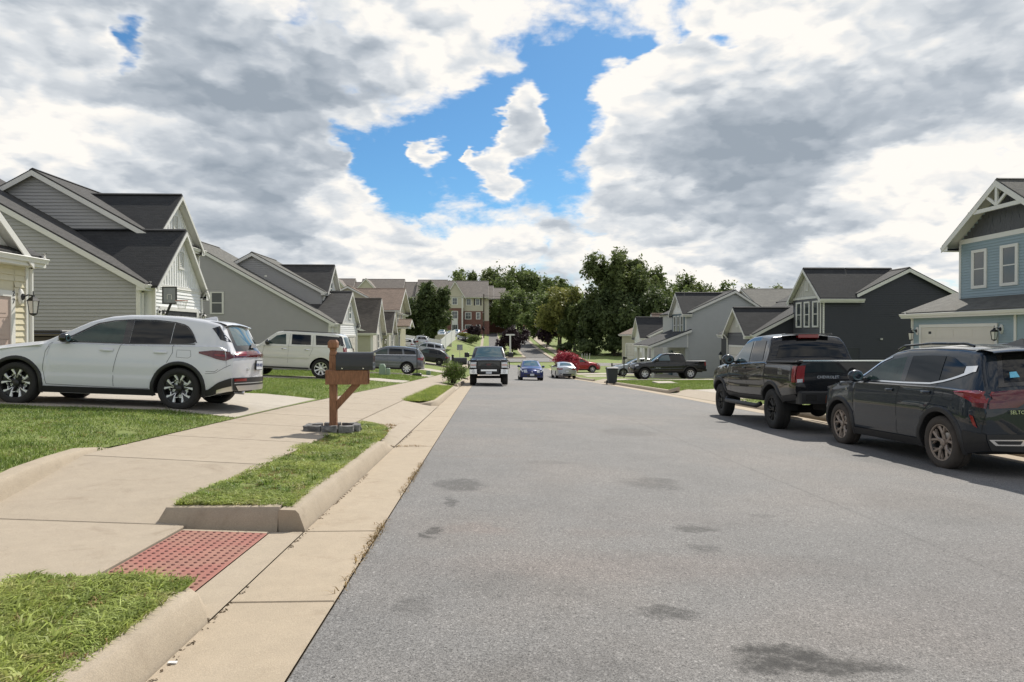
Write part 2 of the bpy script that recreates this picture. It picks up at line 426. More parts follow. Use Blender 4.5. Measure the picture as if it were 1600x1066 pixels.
SD_LGB = mat('siding_pale_blue', (.41, .42, .42), .5, var=.05)
SD_TEAL = mat('siding_teal', (.08, .13, .15), .5, var=.05)
SD_TAN = mat('siding_tan', (.46, .43, .31), .5, var=.05)
GAR_W = mat('garage_white', (.60, .57, .51), .5, var=.04)
GAR_P = mat('garage_pinkish', (.46, .36, .31), .5, var=.04)
GAR_B = mat('garage_brown', (.26, .18, .13), .5, var=.05)
BRICK = mat_brick('brick_red', (.17, .060, .045), (.13, .045, .035), (.24, .17, .14))
APT_C = mat('apartment_cream', (.50, .46, .37), .7, var=.05, vs=.4)
SHUT = mat('shutter_dark', (.035, .025, .028), .6, var=.05)
BLACK = mat('black_plastic', (.018, .018, .019), .5, var=.1)
BLACKG = mat('black_gloss', (.012, .012, .013), .15, var=0, coat=.6)
RUBBER = mat('rubber', (.022, .021, .020), .85, var=.25, vs=12)
RUBBERD = mat('rubber_dusty', (.060, .050, .042), .9, var=.3, vs=12)
CHROME = mat('chrome', (.75, .76, .78), .16, 1.0, var=0)
ALLOY = mat('alloy_silver', (.62, .62, .63), .3, 1.0, var=.05)
ALLOYW = mat('alloy_machined', (.80, .80, .80), .33, .7, var=.03)
ALLOYB = mat('alloy_bronze', (.36, .30, .255), .45, .6, var=.15, vs=20)
RIMD = mat('rim_black', (.012, .012, .012), .35, var=0)
GLASSD = mat('glass_tinted', (.006, .007, .008), .03, var=0, spec=.45)
GLASSG = mat('glass_greenish', (.030, .052, .046), .05, var=.5, vs=5, spec=.55)
GLASSB = mat('glass_sky', (.055, .10, .115), .06, var=.2, vs=4, spec=.9)
GLASSW = mat('window_glass', (.055, .065, .070), .08, var=.2, vs=3, spec=.9)
REDL = mat('red_lens', (.22, .008, .010), .12, var=.15, vs=30, coat=.5)
REDLD = mat('red_lens_dark', (.10, .012, .016), .1, var=.5, vs=25, coat=.6)
CLEARL = mat('clear_lens', (.55, .57, .60), .1, .4, var=.3, vs=30, coat=.6)
AMBER = mat('amber_lens', (.60, .14, .03), .2, var=.1)
PLATE = mat('licence_plate', (.62, .65, .70), .5, var=.05)
UNDER = mat('underbody', (.012, .012, .012), .9, var=.2)
WHITEP = mat('paint_pearl_white', (.66, .67, .70), .30, 0.0, var=.0, coat=1.0)
CREAMP = mat('paint_cream_white', (.70, .695, .65), .30, 0.0, var=.0, coat=1.0)
NAVYP = mat('paint_dark_slate', (.012, .019, .029), .28, .1, var=.0, coat=1.0)
BLKP = mat('paint_black', (.007, .007, .008), .25, .0, var=.0, coat=1.0)
BLKP2 = mat('paint_satin_black', (.016, .016, .017), .4, .1, var=.0, coat=.35)
GREYP = mat('paint_grey', (.14, .15, .165), .32, .5, var=.0, coat=1.0)
SILVP = mat('paint_silver', (.46, .48, .50), .3, .6, var=.0, coat=1.0)
BLUEP = mat('paint_blue', (.012, .022, .12), .28, .3, var=.0, coat=1.0)
REDP = mat('paint_red', (.28, .010, .012), .3, .2, var=.0, coat=1.0)
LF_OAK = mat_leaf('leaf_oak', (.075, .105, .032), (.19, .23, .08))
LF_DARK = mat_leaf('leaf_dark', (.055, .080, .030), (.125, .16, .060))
LF_YEL = mat_leaf('leaf_yellowish', (.16, .18, .045), (.30, .30, .09), .35)
LF_MID = mat_leaf('leaf_mid', (.10, .14, .045), (.20, .25, .085))
LF_PLUM = mat_leaf('leaf_plum', (.030, .017, .022), (.055, .030, .038), .15)
LF_RED = mat_leaf('leaf_crimson', (.24, .02, .04), (.48, .07, .10), .3)
LF_BUSH = mat_leaf('leaf_bush', (.11, .17, .035), (.20, .26, .07), .3)
FLOWER = mat('flower_pink', (.60, .30, .36), .7, var=.1)
BARK = mat('bark', (.065, .05, .038), .9, var=.3, vs=6, bump=.8, bs=12, bd=.05)
ROOFRED = mat('roof_red', (.30, .055, .035), .8, var=.1)
BINM = mat('bin_charcoal', (.028, .035, .042), .55, var=.08)
UTIL = mat('utility_green', (.26, .34, .27), .6, var=.08)
LAMPB = mat('lamp_black', (.015, .015, .016), .4, var=0)
LGLASS = mat('lantern_glass', (.62, .62, .56), .15, var=.1, spec=.8)


# ------------------------------------------------------------------ mesh helpers
class MB:
    def __init__(s): s.v = []; s.f = []
    def add(s, vs, fs):
        o = len(s.v); s.v += [tuple(v) for v in vs]; s.f += [tuple(i + o for i in f) for f in fs]; return s
    def quad(s, a, b, c, d): return s.add([a, b, c, d], [(0, 1, 2, 3)])
    def box(s, x0, x1, y0, y1, z0, z1):
        return s.add([(x0, y0, z0), (x1, y0, z0), (x1, y1, z0), (x0, y1, z0), (x0, y0, z1), (x1, y0, z1), (x1, y1, z1), (x0, y1, z1)],
                     [(0, 3, 2, 1), (4, 5, 6, 7), (0, 1, 5, 4), (1, 2, 6, 5), (2, 3, 7, 6), (3, 0, 4, 7)])
    def cbox(s, x0, x1, y0, y1, z0, z1, c=.006):
        """box with chamfered vertical edges and top"""
        def ring(z, i): return [(x0 + i + (c if k else 0) * 0, y0 + i, z) for k in (0,)] and [(x0 + i + c, y0 + i, z), (x1 - i - c, y0 + i, z), (x1 - i, y0 + i + c, z), (x1 - i, y1 - i - c, z), (x1 - i - c, y1 - i, z), (x0 + i + c, y1 - i, z), (x0 + i, y1 - i - c, z), (x0 + i, y0 + i + c, z)]
        rs = [ring(z0, 0), ring(z1 - c, 0), ring(z1, c)]
        vs = rs[0] + rs[1] + rs[2]; fs = [tuple(range(7, -1, -1)), tuple(range(16, 24))]
        for r in range(2):
            for k in range(8): fs.append((r * 8 + k, r * 8 + (k + 1) % 8, r * 8 + 8 + (k + 1) % 8, r * 8 + 8 + k))
        return s.add(vs, fs)
    def prism(s, poly, f0, f1):
        """poly: list of 2D points; f0 and f1 map them to the two end faces"""
        n = len(poly); vs = [f0(*p) for p in poly] + [f1(*p) for p in poly]
        fs = [tuple(range(n - 1, -1, -1)), tuple(range(n, 2 * n))] + [(k, (k + 1) % n, n + (k + 1) % n, n + k) for k in range(n)]
        return s.add(vs, fs)
    def grid(s, rows):
        n = len(rows[0]); vs = [p for r in rows for p in r]
        fs = [(i * n + j, i * n + j + 1, (i + 1) * n + j + 1, (i + 1) * n + j) for i in range(len(rows) - 1) for j in range(n - 1)]
        return s.add(vs, fs)
    def tube(s, pts, r, n=8, cap=True):
        pts = [Vector(p) for p in pts]; rr = r if isinstance(r, (list, tuple)) else [r] * len(pts)
        rings = []
        for i, p in enumerate(pts):
            d = (pts[min(i + 1, len(pts) - 1)] - pts[max(i - 1, 0)]).normalized()
            u = d.cross(Vector((0, 0, 1)) if abs(d.z) < .9 else Vector((1, 0, 0))).normalized(); w = d.cross(u)
            rings.append([p + (u * math.cos(2 * math.pi * k / n) + w * math.sin(2 * math.pi * k / n)) * rr[i] for k in range(n)])
        vs = [q for r_ in rings for q in r_]
        fs = [(i * n + k, i * n + (k + 1) % n, (i + 1) * n + (k + 1) % n, (i + 1) * n + k) for i in range(len(pts) - 1) for k in range(n)]
        if cap: fs += [tuple(range(n - 1, -1, -1)), tuple((len(pts) - 1) * n + k for k in range(n))]
        return s.add(vs, fs)
    def lathe(s, prof, n=24, f=lambda a, r, h: (r * math.cos(a), r * math.sin(a), h), closed=False):
        vs = [f(2 * math.pi * k / n, r, h) for (r, h) in prof for k in range(n)]
        m_ = len(prof)
        fs = [(i * n + k, i * n + (k + 1) % n, (i + 1) * n + (k + 1) % n, (i + 1) * n + k) for i in range(m_ - 1) for k in range(n)]
        if closed: fs += [((m_ - 1) * n + k, (m_ - 1) * n + (k + 1) % n, (k + 1) % n, k) for k in range(n)]
        return s.add(vs, fs)
    def ball(s, c, rx, ry, rz, n=12, m_=8):
        pr = [(math.sin(math.pi * i / m_), -math.cos(math.pi * i / m_)) for i in range(m_ + 1)]
        return s.lathe([(max(a, .001), b) for a, b in pr], n, lambda a, r, h: (c[0] + rx * r * math.cos(a), c[1] + ry * r * math.sin(a), c[2] + rz * h))
    def mesh(s, name, m, smooth=None, off=(0, 0, 0)):
        me = bpy.data.meshes.new(name)
        o = Vector(off)
        me.from_pydata([(v[0] - o.x, v[1] - o.y, v[2] - o.z) for v in s.v], [], s.f)
        me.materials.append(m)
        if smooth is not None: do_smooth(me, smooth)
        me.update()
        return me
    def build(s, name, m, parent=None, smooth=None, local=False, **props):
        off = (0, 0, 0) if (parent is None or local) else root_loc(parent)
        o = bpy.data.objects.new(name, s.mesh(name, m, smooth, off)); COL.objects.link(o)
        if parent is not None: o.parent = parent
        for k, v in props.items(): o[k] = v
        return o


def root_loc(o):
    l = Vector((0, 0, 0))
    while o is not None: l += o.location; o = o.parent
    return l


def do_smooth(me, ang):
    me.polygons.foreach_set('use_smooth', [True] * len(me.polygons))
    bm = bmesh.new(); bm.from_mesh(me)
    bmesh.ops.remove_doubles(bm, verts=bm.verts, dist=.0002)
    bmesh.ops.recalc_face_normals(bm, faces=bm.faces)
    a = R(ang)
    for e in bm.edges:
        if len(e.link_faces) == 2: e.smooth = e.calc_face_angle(0) < a
    bm.to_mesh(me); bm.free()


def thing(name, label, cat, loc=(0, 0, 0), rz=0, group=None):
    o = bpy.data.objects.new(name, None); COL.objects.link(o)
    o.location = loc; o.rotation_euler = (0, 0, rz); o.empty_display_size = .3
    o['label'] = label; o['category'] = cat
    if group: o['group'] = group
    return o


def tag(o, label, cat, group=None, kind=None):
    o['label'] = label
    if cat: o['category'] = cat
    if group: o['group'] = group
    if kind: o['kind'] = kind
    return o


def copy_tree(o, parent=None):
    c = o.copy(); COL.objects.link(c); c.parent = parent
    for ch in list(o.children): copy_tree(ch, c)
    return c


def text_mesh(body, size, depth=.002):
    cu = bpy.data.curves.new('lettering', 'FONT'); cu.body = body; cu.size = size; cu.extrude = depth
    cu.align_x = 'CENTER'; cu.align_y = 'CENTER'; cu.resolution_u = 2
    o = bpy.data.objects.new('lettering', cu); COL.objects.link(o)
    dg = bpy.context.evaluated_depsgraph_get()
    me = bpy.data.meshes.new_from_object(o.evaluated_get(dg))
    bpy.data.objects.remove(o); bpy.data.curves.remove(cu)
    return me


# ------------------------------------------------------------------ the lie of the land
_BY = [(-30, 1.1), (-.0001, .08)] + [(y, .08 - .036 * y - .0001 * y * y) for y in range(0, 61, 2)] + [(66, -2.62), (74, -2.72), (85, -2.76), (100, -2.6), (115, -2.3), (130, -1.85), (150, -1.15), (175, .05), (195, 1.35), (215, 2.4), (300, 5), (700, 9)]
_BYx = [a for a, b in _BY]; _BYy = [b for a, b in _BY]
def base(Y): return float(np.interp(Y, _BYx, _BYy))
def e_l(Y): return float(np.interp(Y, [0, 50, 60, 75, 90, 120, 150, 180, 230], [0, 0, .3, .75, 1.0, 1.2, 1.3, 1.0, 0]))
def r_f(Y): return float(np.interp(Y, [0, 33, 42, 60, 100, 200], [.8, .8, .1, -.1, -.2, 0]))
LX = [-400, -120, -40, -20, -12, -7.8, -5.2, -4.1, -2.25, -1.5, -1.35, -.8]
LZ = [3.0, 2.0, 1.4, .95, .75, .53, .43, .30, .19, .14, 0, 0]
def lat(X, Y):
    if X <= -.8: return float(np.interp(X, LX, LZ)) + e_l(Y) * min(1, max(0, (-1.5 - X) / 6.5))
    if X <= 7.95: return -.023 * (X + .8)
    r = r_f(Y)
    return float(np.interp(X, [7.95, 8.1, 10, 21, 60, 400], [-.2, -.05, -.02, r, r + .1, r + .3]))
def G(X, Y): return base(Y) + lat(X, Y)
def swl(Y): return float(np.interp(Y, [0, 5, 7.2, 14, 30, 90], [-3.72, -3.75, -4.1, -4.1, -3.7, -3.6]))
def ramp_k(Y): return float(np.interp(Y, [1.5, 3.3, 5.1, 7.0], [1, 0, 0, 1]))
def SWZ(X, Y):
    """height of the left footway, with the dropped crossing"""
    k = ramp_k(Y); k2 = k
    return base(Y) + k2 * lat(X, Y) + (1 - k2) * (.012 + .045 * max(0, -1.6 - X)) + .012


def frange(a, b, step):
    n = max(1, int(math.ceil((b - a) / step - 1e-6)))
    return [a + (b - a) * i / n for i in range(n + 1)]


def ystep(Y0, Y1):
    ys = [Y0]
    while ys[-1] < Y1 - 1e-6:
        y = ys[-1]; ys.append(min(Y1, y + (0.4 if y < 15 else 1.0 if y < 60 else 2.5)))
    return ys


def sheet(name, xa, xb, Y0, Y1, dz, m, zf=G, nx=None, knots=(), parent=None, **props):
    """a ground sheet between the lines xa(Y) and xb(Y) laid dz above the land"""
    fa = xa if callable(xa) else (lambda y: xa); fb = xb if callable(xb) else (lambda y: xb)
    rows = []
    for y in ystep(Y0, Y1):
        a, b = fa(y), fb(y)
        ks = [0.0, 1.0] + [i / nx for i in range(1, nx)] if nx else [0.0, 1.0]
        xs = [a + (b - a) * k for k in sorted(ks)]
        if knots:
            n = (nx or 1) + 1; xs = sorted([a, b] + [min(max(k, a + (b - a) * .0005 * (i + 1)), b - (b - a) * .0005 * (len(knots) - i)) for i, k in enumerate(sorted(knots))])
        rows.append([(x, y, zf(x, y) + dz) for x in xs])
    mb = MB().grid(rows)
    return mb.build(name, m, parent, smooth=60, **props)


def slab(parent, name, quad, m, zf, th=.07, bev=.006, n=2):
    """one cast slab with worn edges; quad = (x0,x1,y0,y1)"""
    x0, x1, y0, y1 = quad
    def row(y, i): return [(x, y, zf(x, y) - (bev if i else 0)) for x in (x0, x0 + bev, (x0 + x1) / 2, x1 - bev, x1)]
    rows = []
    ys = [y0, y0 + bev] + [y0 + (y1 - y0) * k / n for k in range(1, n)] + [y1 - bev, y1]
    for j, y in enumerate(ys):
        edge = j in (0, len(ys) - 1)
        rows.append([(x, y, zf(x, y) - (bev if (edge or i in (0, 4)) else 0)) for i, x in enumerate((x0, x0 + bev, (x0 + x1) / 2, x1 - bev, x1))])
    rows.insert(0, [(x, y, z - th) for (x, y, z) in rows[0]]); rows.append([(x, y, z - th) for (x, y, z) in rows[-1]])
    mb = MB().grid(rows)
    return mb.build(name, m, parent)


KPROF = [(0, -.02), (.015, .03), (.05, .125), (.075, .15), (.19, .155), (.2, .14), (.2, -.05)]
def kerb(name, path, parent=None, m=None, hf=None, prof=KPROF, zf=None, side=1, **props):
    """kerb swept along a path of (x, y); the road is on the right-hand side of travel when side is 1"""
    pts = [Vector((p[0], p[1], 0)) for p in path]; rows = []
    for i, p in enumerate(pts):
        d = (pts[min(i + 1, len(pts) - 1)] - pts[max(i - 1, 0)]).normalized()
        nrm = Vector((-d.y, d.x, 0)) * side
        zb = zf(p.x, p.y) if zf else base(p.y) + (lat(p.x, p.y) if p.x > 0 else 0)
        h = hf(i / (len(pts) - 1)) if hf else 1.0
        rows.append([(p.x + nrm.x * a, p.y + nrm.y * a, zb + (z * h if z > 0 else z)) for a, z in prof])
    mb = MB().grid(rows)
    for r_, fl in ((rows[0], False), (rows[-1], True)):
        mb.add(r_, [tuple(range(len(r_)))] if fl else [tuple(range(len(r_) - 1, -1, -1))])
    return mb.build(name, m or CONCK, parent, smooth=40, **props)


def lin(p, q, n): return [(p[0] + (q[0] - p[0]) * i / n, p[1] + (q[1] - p[1]) * i / n) for i in range(n + 1)]
# ------------------------------------------------------------------ ground, road, footways (structure)
ST = dict(kind='structure')
def far_ground():
    xs = [-700, -300, -120, -60, -40, -25, -14, -8, -5, -1.5, 3, 8.1, 10, 15, 21, 30, 45, 80, 160, 400, 700]
    ys = [-40, -20, 0, 10, 20, 30, 40, 50, 60, 70, 80, 85, 92, 100, 108, 115, 122, 130, 140, 150, 162, 175, 185, 195, 205, 215, 240, 300, 450, 700, 1200]
    rows = []
    for y in ys:
        rows.append([(x, y, G(x, y) - (.45 if y < 84 else .12 if y < 92 else 0.0)) for x in xs])
    return MB().grid(rows).build('ground', LAWNF, None, smooth=60, **ST)
far_ground()

sheet('road', -.79, 7.4, -8, 97, 0.0, ASPH, nx=6, **ST)
# terrain under the cast concrete: bare earth seen only in the joints
sheet('earth_bed', lambda y: swl(y) - .05, -.80, -6, 3.2, -.09, DIRT, zf=lambda x, y: base(y) + (0 if x > -1.6 else .05), nx=2, **ST)
sheet('earth_bed', lambda y: swl(y) - .05, -.80, 3.2, 7.0, -.09, DIRT, zf=lambda x, y: base(y), nx=2, **ST)
sheet('earth_bed', lambda y: swl(y) - .05, -.80, 7.0, 90, -.09, DIRT, zf=lambda x, y: base(y) + (0 if x > -1.4 else .08), nx=4, **ST)

gutter = sheet('gutter_bed', -1.36, -.80, -6, 92, -.03, DIRT, **ST)
gj = [-3, .6, 3.58, 5.04, 9.9, 12.2, 15.2, 18.3, 21.3, 24.3, 27.3, 30.3, 33.4, 36.5, 40, 44, 48, 52, 56, 60, 66, 72, 78, 84]
for i in range(len(gj) - 1):
    slab(gutter, 'gutter_slab', (-1.345, -.80, gj[i] + .006, gj[i + 1] - .006), GUTM, lambda x, y: base(y) + .006, n=4 if gj[i + 1] - gj[i] > 2 else 2)

walk = sheet('sidewalk', lambda y: swl(y) + .03, -2.28, 7.0, 88, -.02, DIRT, zf=SWZ, nx=3, **ST)
sj = [-2.2, -.3, 1.55, 3.42, 5.08, 7.0, 8.8, 10.6, 12.4, 14.2, 16.1, 18.1, 20, 21.8, 23.6, 25.4, 27.2, 29, 30.8, 32.6, 34.4, 36.2, 38, 39.8, 41.6, 43.4, 45.2, 47]
for i in range(len(sj) - 1):
    y0, y1 = sj[i] + .007, sj[i + 1] - .007
    xr = -2.27 if y0 > 5.05 or y1 < 3.5 else -2.22
    rows = []
    n = 5
    ysx = [y0, y0 + .008] + [y0 + (y1 - y0) * k / n for k in range(1, n)] + [y1 - .008, y1]
    for j, y in enumerate(ysx):
        a = swl(y)
        xs = [a, a + .008, a + (xr - a) * .33, a + (xr - a) * .66, xr - .008, xr]
        ed = j in (0, len(ysx) - 1)
        rows.append([(x, y, SWZ(x, y) - (.007 if ed or q in (0, 5) else 0)) for q, x in enumerate(xs)])
    rows.insert(0, [(x, y, z - .1) for x, y, z in rows[0]]); rows.append([(x, y, z - .1) for x, y, z in rows[-1]])
    rows = [[(r[0][0], r[0][1], r[0][2] - .1)] + r + [(r[-1][0], r[-1][1], r[-1][2] - .1)] for r in rows]
    MB().grid(rows).build('sidewalk_slab', CONC if i < 27 else CONCP, walk)
sheet('sidewalk_far', swl, -2.27, 47, 88, .012, CONC, nx=2, **ST)

# dropped crossing: concrete lip, tactile plate with domes
def rz(x, y): return base(y) + .010 + .045 * max(0, -1.6 - x)
slab(walk, 'sidewalk_slab', (-1.588, -1.352, 3.36, 5.03), CONCK, lambda x, y: base(y) + .008, n=3)
slab(walk, 'sidewalk_slab', (-2.21, -1.59, 4.985, 5.03), CONCK, rz, n=1)
tp = thing('tactile_plate', 'brick red tactile paving plate set in the dropped kerb crossing', 'tactile paving', (-1.9, 4.3, base(4.3)))
slab(tp, 'plate', (-2.205, -1.592, 3.66, 4.98), TACT, lambda x, y: rz(x, y) + .004, n=3)
mb = MB()
for i in range(11):
    for j in range(24):
        x = -2.175 + i * .055; y = 3.69 + j * .0545
        z = rz(x, y) + .004
        mb.lathe([(.0125, -.001), (.0105, .004), (.006, .0055), (.0005, .0058)], 8, lambda a, r, h: (x + r * math.cos(a), y + r * math.sin(a), z + h))
mb.build('dome', TACTD, tp, smooth=50, kind='stuff')

# kerbs on the left
def ends(a, b):
    return lambda t: min(1, .12 + t / a) if a and t < a else (min(1, .12 + (1 - t) / b) if b and t > 1 - b else 1.0)
kerb('kerb', lin((-1.35, -4), (-1.35, .58), 6), **ST)
kerb('kerb', lin((-1.35, .60), (-1.35, 3.34), 10) + [(-1.40, 3.47), (-1.47, 3.55)], hf=lambda t: 1 if t < .9 else .8, **ST)
kerb('kerb', [(-1.56, 3.46), (-1.95, 3.46), (-2.24, 3.46), (-2.42, 3.45)], zf=lambda x, y: base(y) + .01, hf=lambda t: 1 - .6 * t ** 3, side=-1 if False else 1, prof=[(0, -.02), (.03, .06), (.05, .12), (.14, .12), (.16, -.03)], **ST)
kerb('kerb', [(-2.48, 5.13), (-2.42, 5.10), (-2.34, 5.09), (-2.1, 5.085), (-1.8, 5.085), (-1.556, 5.085)][::1], zf=lambda x, y: base(y) + .012, hf=lambda t: min(1, .45 + t * 4), side=1, **ST)
kerb('kerb', lin((-1.35, 5.10), (-1.35, 9.9), 20), hf=ends(0, .12), **ST)
kerb('kerb', [(-2.42, 18.75), (-2.1, 18.35), (-1.75, 18.2), (-1.5, 18.3), (-1.37, 18.6), (-1.35, 19.2), (-1.35, 22), (-1.35, 26), (-1.35, 29), (-1.4, 29.6)], zf=lambda x, y: base(y) + .0, hf=lambda t: min(1, .4 + t * 1.5), **ST)
kerb('kerb', [(-1.42, 32.9)] + lin((-1.35, 33.4), (-1.35, 42), 6), **ST)
kerb('kerb', lin((-1.35, 48), (-1.35, 82), 12), **ST)
# low retaining kerb on the lawn side of the dropped crossing
kerb('retaining_kerb', [(x, y) for y, x in [(7.6, -4.10), (7.2, -4.08), (6.6, -3.98), (6.0, -3.88), (5.2, -3.76), (4.2, -3.73), (3.0, -3.72), (1.5, -3.72), (0, -3.72), (-2, -3.72)]], zf=lambda x, y: SWZ(x, y) - .01, hf=lambda t: .12 + .98 * min(1, t / .33) ** 1.1, side=-1, prof=[(0, -.02), (.03, .06), (.045, .115), (.07, .135), (.19, .135), (.21, -.05)], **ST)

# grass islands between kerb and footway
def isl(X, Y): return base(Y) + float(np.interp(X, [-2.3, -1.5], [.175, .145])) * 1.0
def isl1_r(y): return -1.53 if y < 9.8 else -1.53 - .95 * (1 - math.sqrt(max(0, 1 - ((y - 9.8) / 2.5) ** 2)))
def isl1_l(y): return -2.29
def isl2_r(y): return -1.53 - (.75 * (1 - (min(1, (y - 18.35) / .5)) ** .5) if y < 18.85 else 0)
def isl2_l(y): return -2.28
sheet('verge', -2.27, -1.54, -3, 3.36, .0, LAWN, zf=isl, nx=3, **ST)
sheet('verge', isl1_l, isl1_r, 5.27, 12.28, .0, LAWN, zf=isl, nx=3, **ST)
sheet('verge', isl2_l, isl2_r, 18.5, 29.7, .0, LAWN, zf=isl, nx=3, **ST)
sheet('verge', -2.27, -1.54, 33.2, 42.2, .0, LAWN, zf=isl, nx=3, **ST)
sheet('verge', -2.27, -1.54, 48, 82, .0, LAWN, zf=isl, nx=3, **ST)

# crossovers on the left
def apr(X, Y): return base(Y) + float(np.interp(X, [-2.27, -2.0, -1.36], [.185, .13, .008]))
for y0, y1 in ((9.92, 18.7), (29.4, 33.6), (42, 48.2)):
    sheet('driveway_apron', -2.262, -1.352, y0, y1, 0.0, CONC, zf=apr, nx=5, **ST)
sheet('verge_soil', -2.26, -1.55, 5.2, 10.2, -.05, DIRT, zf=isl, **ST)

def lawn_left(name, y0, y1, xr=lambda y: swl(y), xl=-22):
    ks = [-20, -12, -7.8, -5.2, -4.6]
    rows = []
    for y in ystep(y0, y1):
        rows.append([(x, y, G(x, y) + .015) for x in [-40, xl] + ks[:]] + [(xr(y) - .0, y, G(xr(y), y) + .02)])
    return MB().grid(rows).build(name, LAWN, None, smooth=60, **ST)
lawn_left('lawn', -3, 90, xr=lambda y: swl(y) - (.17 if y < 6.6 else .17 * max(0, (7.6 - y))))

def drive(name, a, b, x0, x1, m, dz=.05, zf=G, nseg=None, joints=(), **kw):
    """driveway between footway x1 and garage x0; a and b give its near and far edge as functions of X"""
    xs = sorted(set([x0, x1] + [k for k in (-40, -20, -12, -7.8, -5.2, 8.1, 10, 15, 21) if x0 < k < x1]))
    root = None
    mb = MB(); n = 6
    rows = [[(x, a(x) + (b(x) - a(x)) * j / n, zf(x, a(x) + (b(x) - a(x)) * j / n) + dz) for j in range(n + 1)] for x in xs]
    rows = [[(r[0][0], r[0][1], r[0][2] - .08)] + r + [(r[-1][0], r[-1][1], r[-1][2] - .08)] for r in rows]
    mb.grid(rows)
    return mb.build(name, m, None, smooth=None, **ST)
def pan(y0, y1, x0, x1, m=CONCP, name='driveway_slab', root=None, sk=0.0):
    """driveway slab panel"""
    return y0, y1
dw = thing('driveway', 'd', 'd'); bpy.data.objects.remove(dw)
def driveway(y0, y1, xe, xs_, m, skew=0.0, cuts=4, dz=.03):
    """cast slabs from the footway (xs_) to the garage (xe)"""
    sgn = -1 if xe < xs_ else 1
    edges = [xs_ + (xe - xs_) * i / cuts for i in range(cuts + 1)]
    par = None
    for i in range(cuts):
        for half in (0, 1):
            xa, xb = edges[i], edges[i + 1]
            rows = []
            for x in [xa + .008 * sgn] + [xa + (xb - xa) * k / 4 for k in (1, 2, 3)] + [xb - .008 * sgn]:
                s0 = skew * (x - xs_) / (xe - xs_)
                ya, yb = y0 + s0, y1 + s0
                ym = (ya + yb) / 2
                u0, u1 = (ya, ym - .006) if half == 0 else (ym + .006, yb)
                r = [(x, u0 + (u1 - u0) * k / 3, G(x, u0 + (u1 - u0) * k / 3) + dz) for k in range(4)]
                rows.append([(r[0][0], r[0][1], r[0][2] - .07)] + r + [(r[-1][0], r[-1][1], r[-1][2] - .07)])
            rows.insert(0, [(x, y, z - .07) for x, y, z in rows[0]]); rows.append([(x, y, z - .07) for x, y, z in rows[-1]])
            if par is None:
                par = MB().grid(rows).build('driveway', m, None, **ST)
            else:
                MB().grid(rows).build('driveway_slab', m, par, local=True)
driveway(11.25, 16.55, -11.6, -4.12, CONCP, 0.0, 3)
driveway(30.0, 33.2, -12.3, -3.75, CONCP, -4.6, 3)
driveway(43.2, 47.6, -10.0, -3.7, CONCP, .5, 2)
driveway(58.5, 62.5, -10.0, -3.6, CONCP, 1.5, 2)
driveway(69.5, 73.0, -10.0, -3.6, CONCP, 1.0, 2)
# side street on the left, and the street beyond the junction
sheet('side_street', -40, -.8, 84, 91, .10, ASPH, zf=G, nx=8, **ST)
sheet('side_street_right', 7.4, 40, 88, 96, .02, ASPH, zf=G, nx=8, **ST)
def lane(name, xa, xb, y0, y1, dz, m=ASPH2):
    zf = lambda x, y: base(y)
    return sheet(name, xa, xb, y0, y1, dz, m, zf=zf, nx=2, **ST)
sheet('junction', -3, 12, 96.9, 108, .02, ASPH, zf=lambda x, y: base(y), nx=4, **ST)
lane('entrance_lane', -1.0, 2.6, 108, 200, .05)
lane('exit_lane', 6.0, 9.7, 108, 200, .05)
lane('entrance_bed', -6, 14, 107, 201, .01, LAWNF)
for nm, x0, x1, y0 in (('kerb', -1.6, -1.0, 108), ('kerb', 2.6, 2.85, 108), ('kerb', 5.6, 6.0, 108), ('kerb', 9.7, 10.3, 103)):
    sheet(nm, x0, x1, y0, 200, .16, CONC, zf=lambda x, y: base(y), nx=1, **ST)
    MB().grid([[(x0 if x0 > 4 else x1, y, base(y) + .16), (x0 if x0 > 4 else x1, y, base(y))] for y in ystep(y0, 200)]).build('kerb_face', CONC, None, **ST)
sheet('median', 2.85, 5.6, 109, 196, .14, LAWNF, zf=lambda x, y: base(y), nx=2, **ST)
MB().box(2.4, 6.0, 106.5, 109, base(108) - .1, base(108) + .15).build('median_nose', CONC, None, **ST)
sheet('footpath', 11.6, 13.1, 100, 185, .10, CONC, zf=lambda x, y: base(y) + .02, nx=1, **ST)
sheet('parking_lot', -16, -3.0, 143, 172, .35, ASPH2, zf=lambda x, y: base(y) + e_l(y) * .8 + .1, nx=3, **ST)
sheet('entrance_cross', -12, 16, 186, 200, .03, ASPH2, zf=lambda x, y: base(y) + .05, nx=3, **ST)
# earth bank under the mound left of the entrance, so that it meets the lot
rows = []
for y in ystep(92, 146):
    k = min(1, (y - 92) / 35)
    rows.append([(x, y, base(y) + .12 + h * (.35 + .65 * k)) for x, h in ((-30, 2.2), (-16, 2.0), (-10, 1.75), (-6, 1.3), (-3.5, .6), (-2.2, .15), (-1.55, .02))])
MB().grid(rows).build('grass_bank', LAWNF, None, smooth=60, **ST)

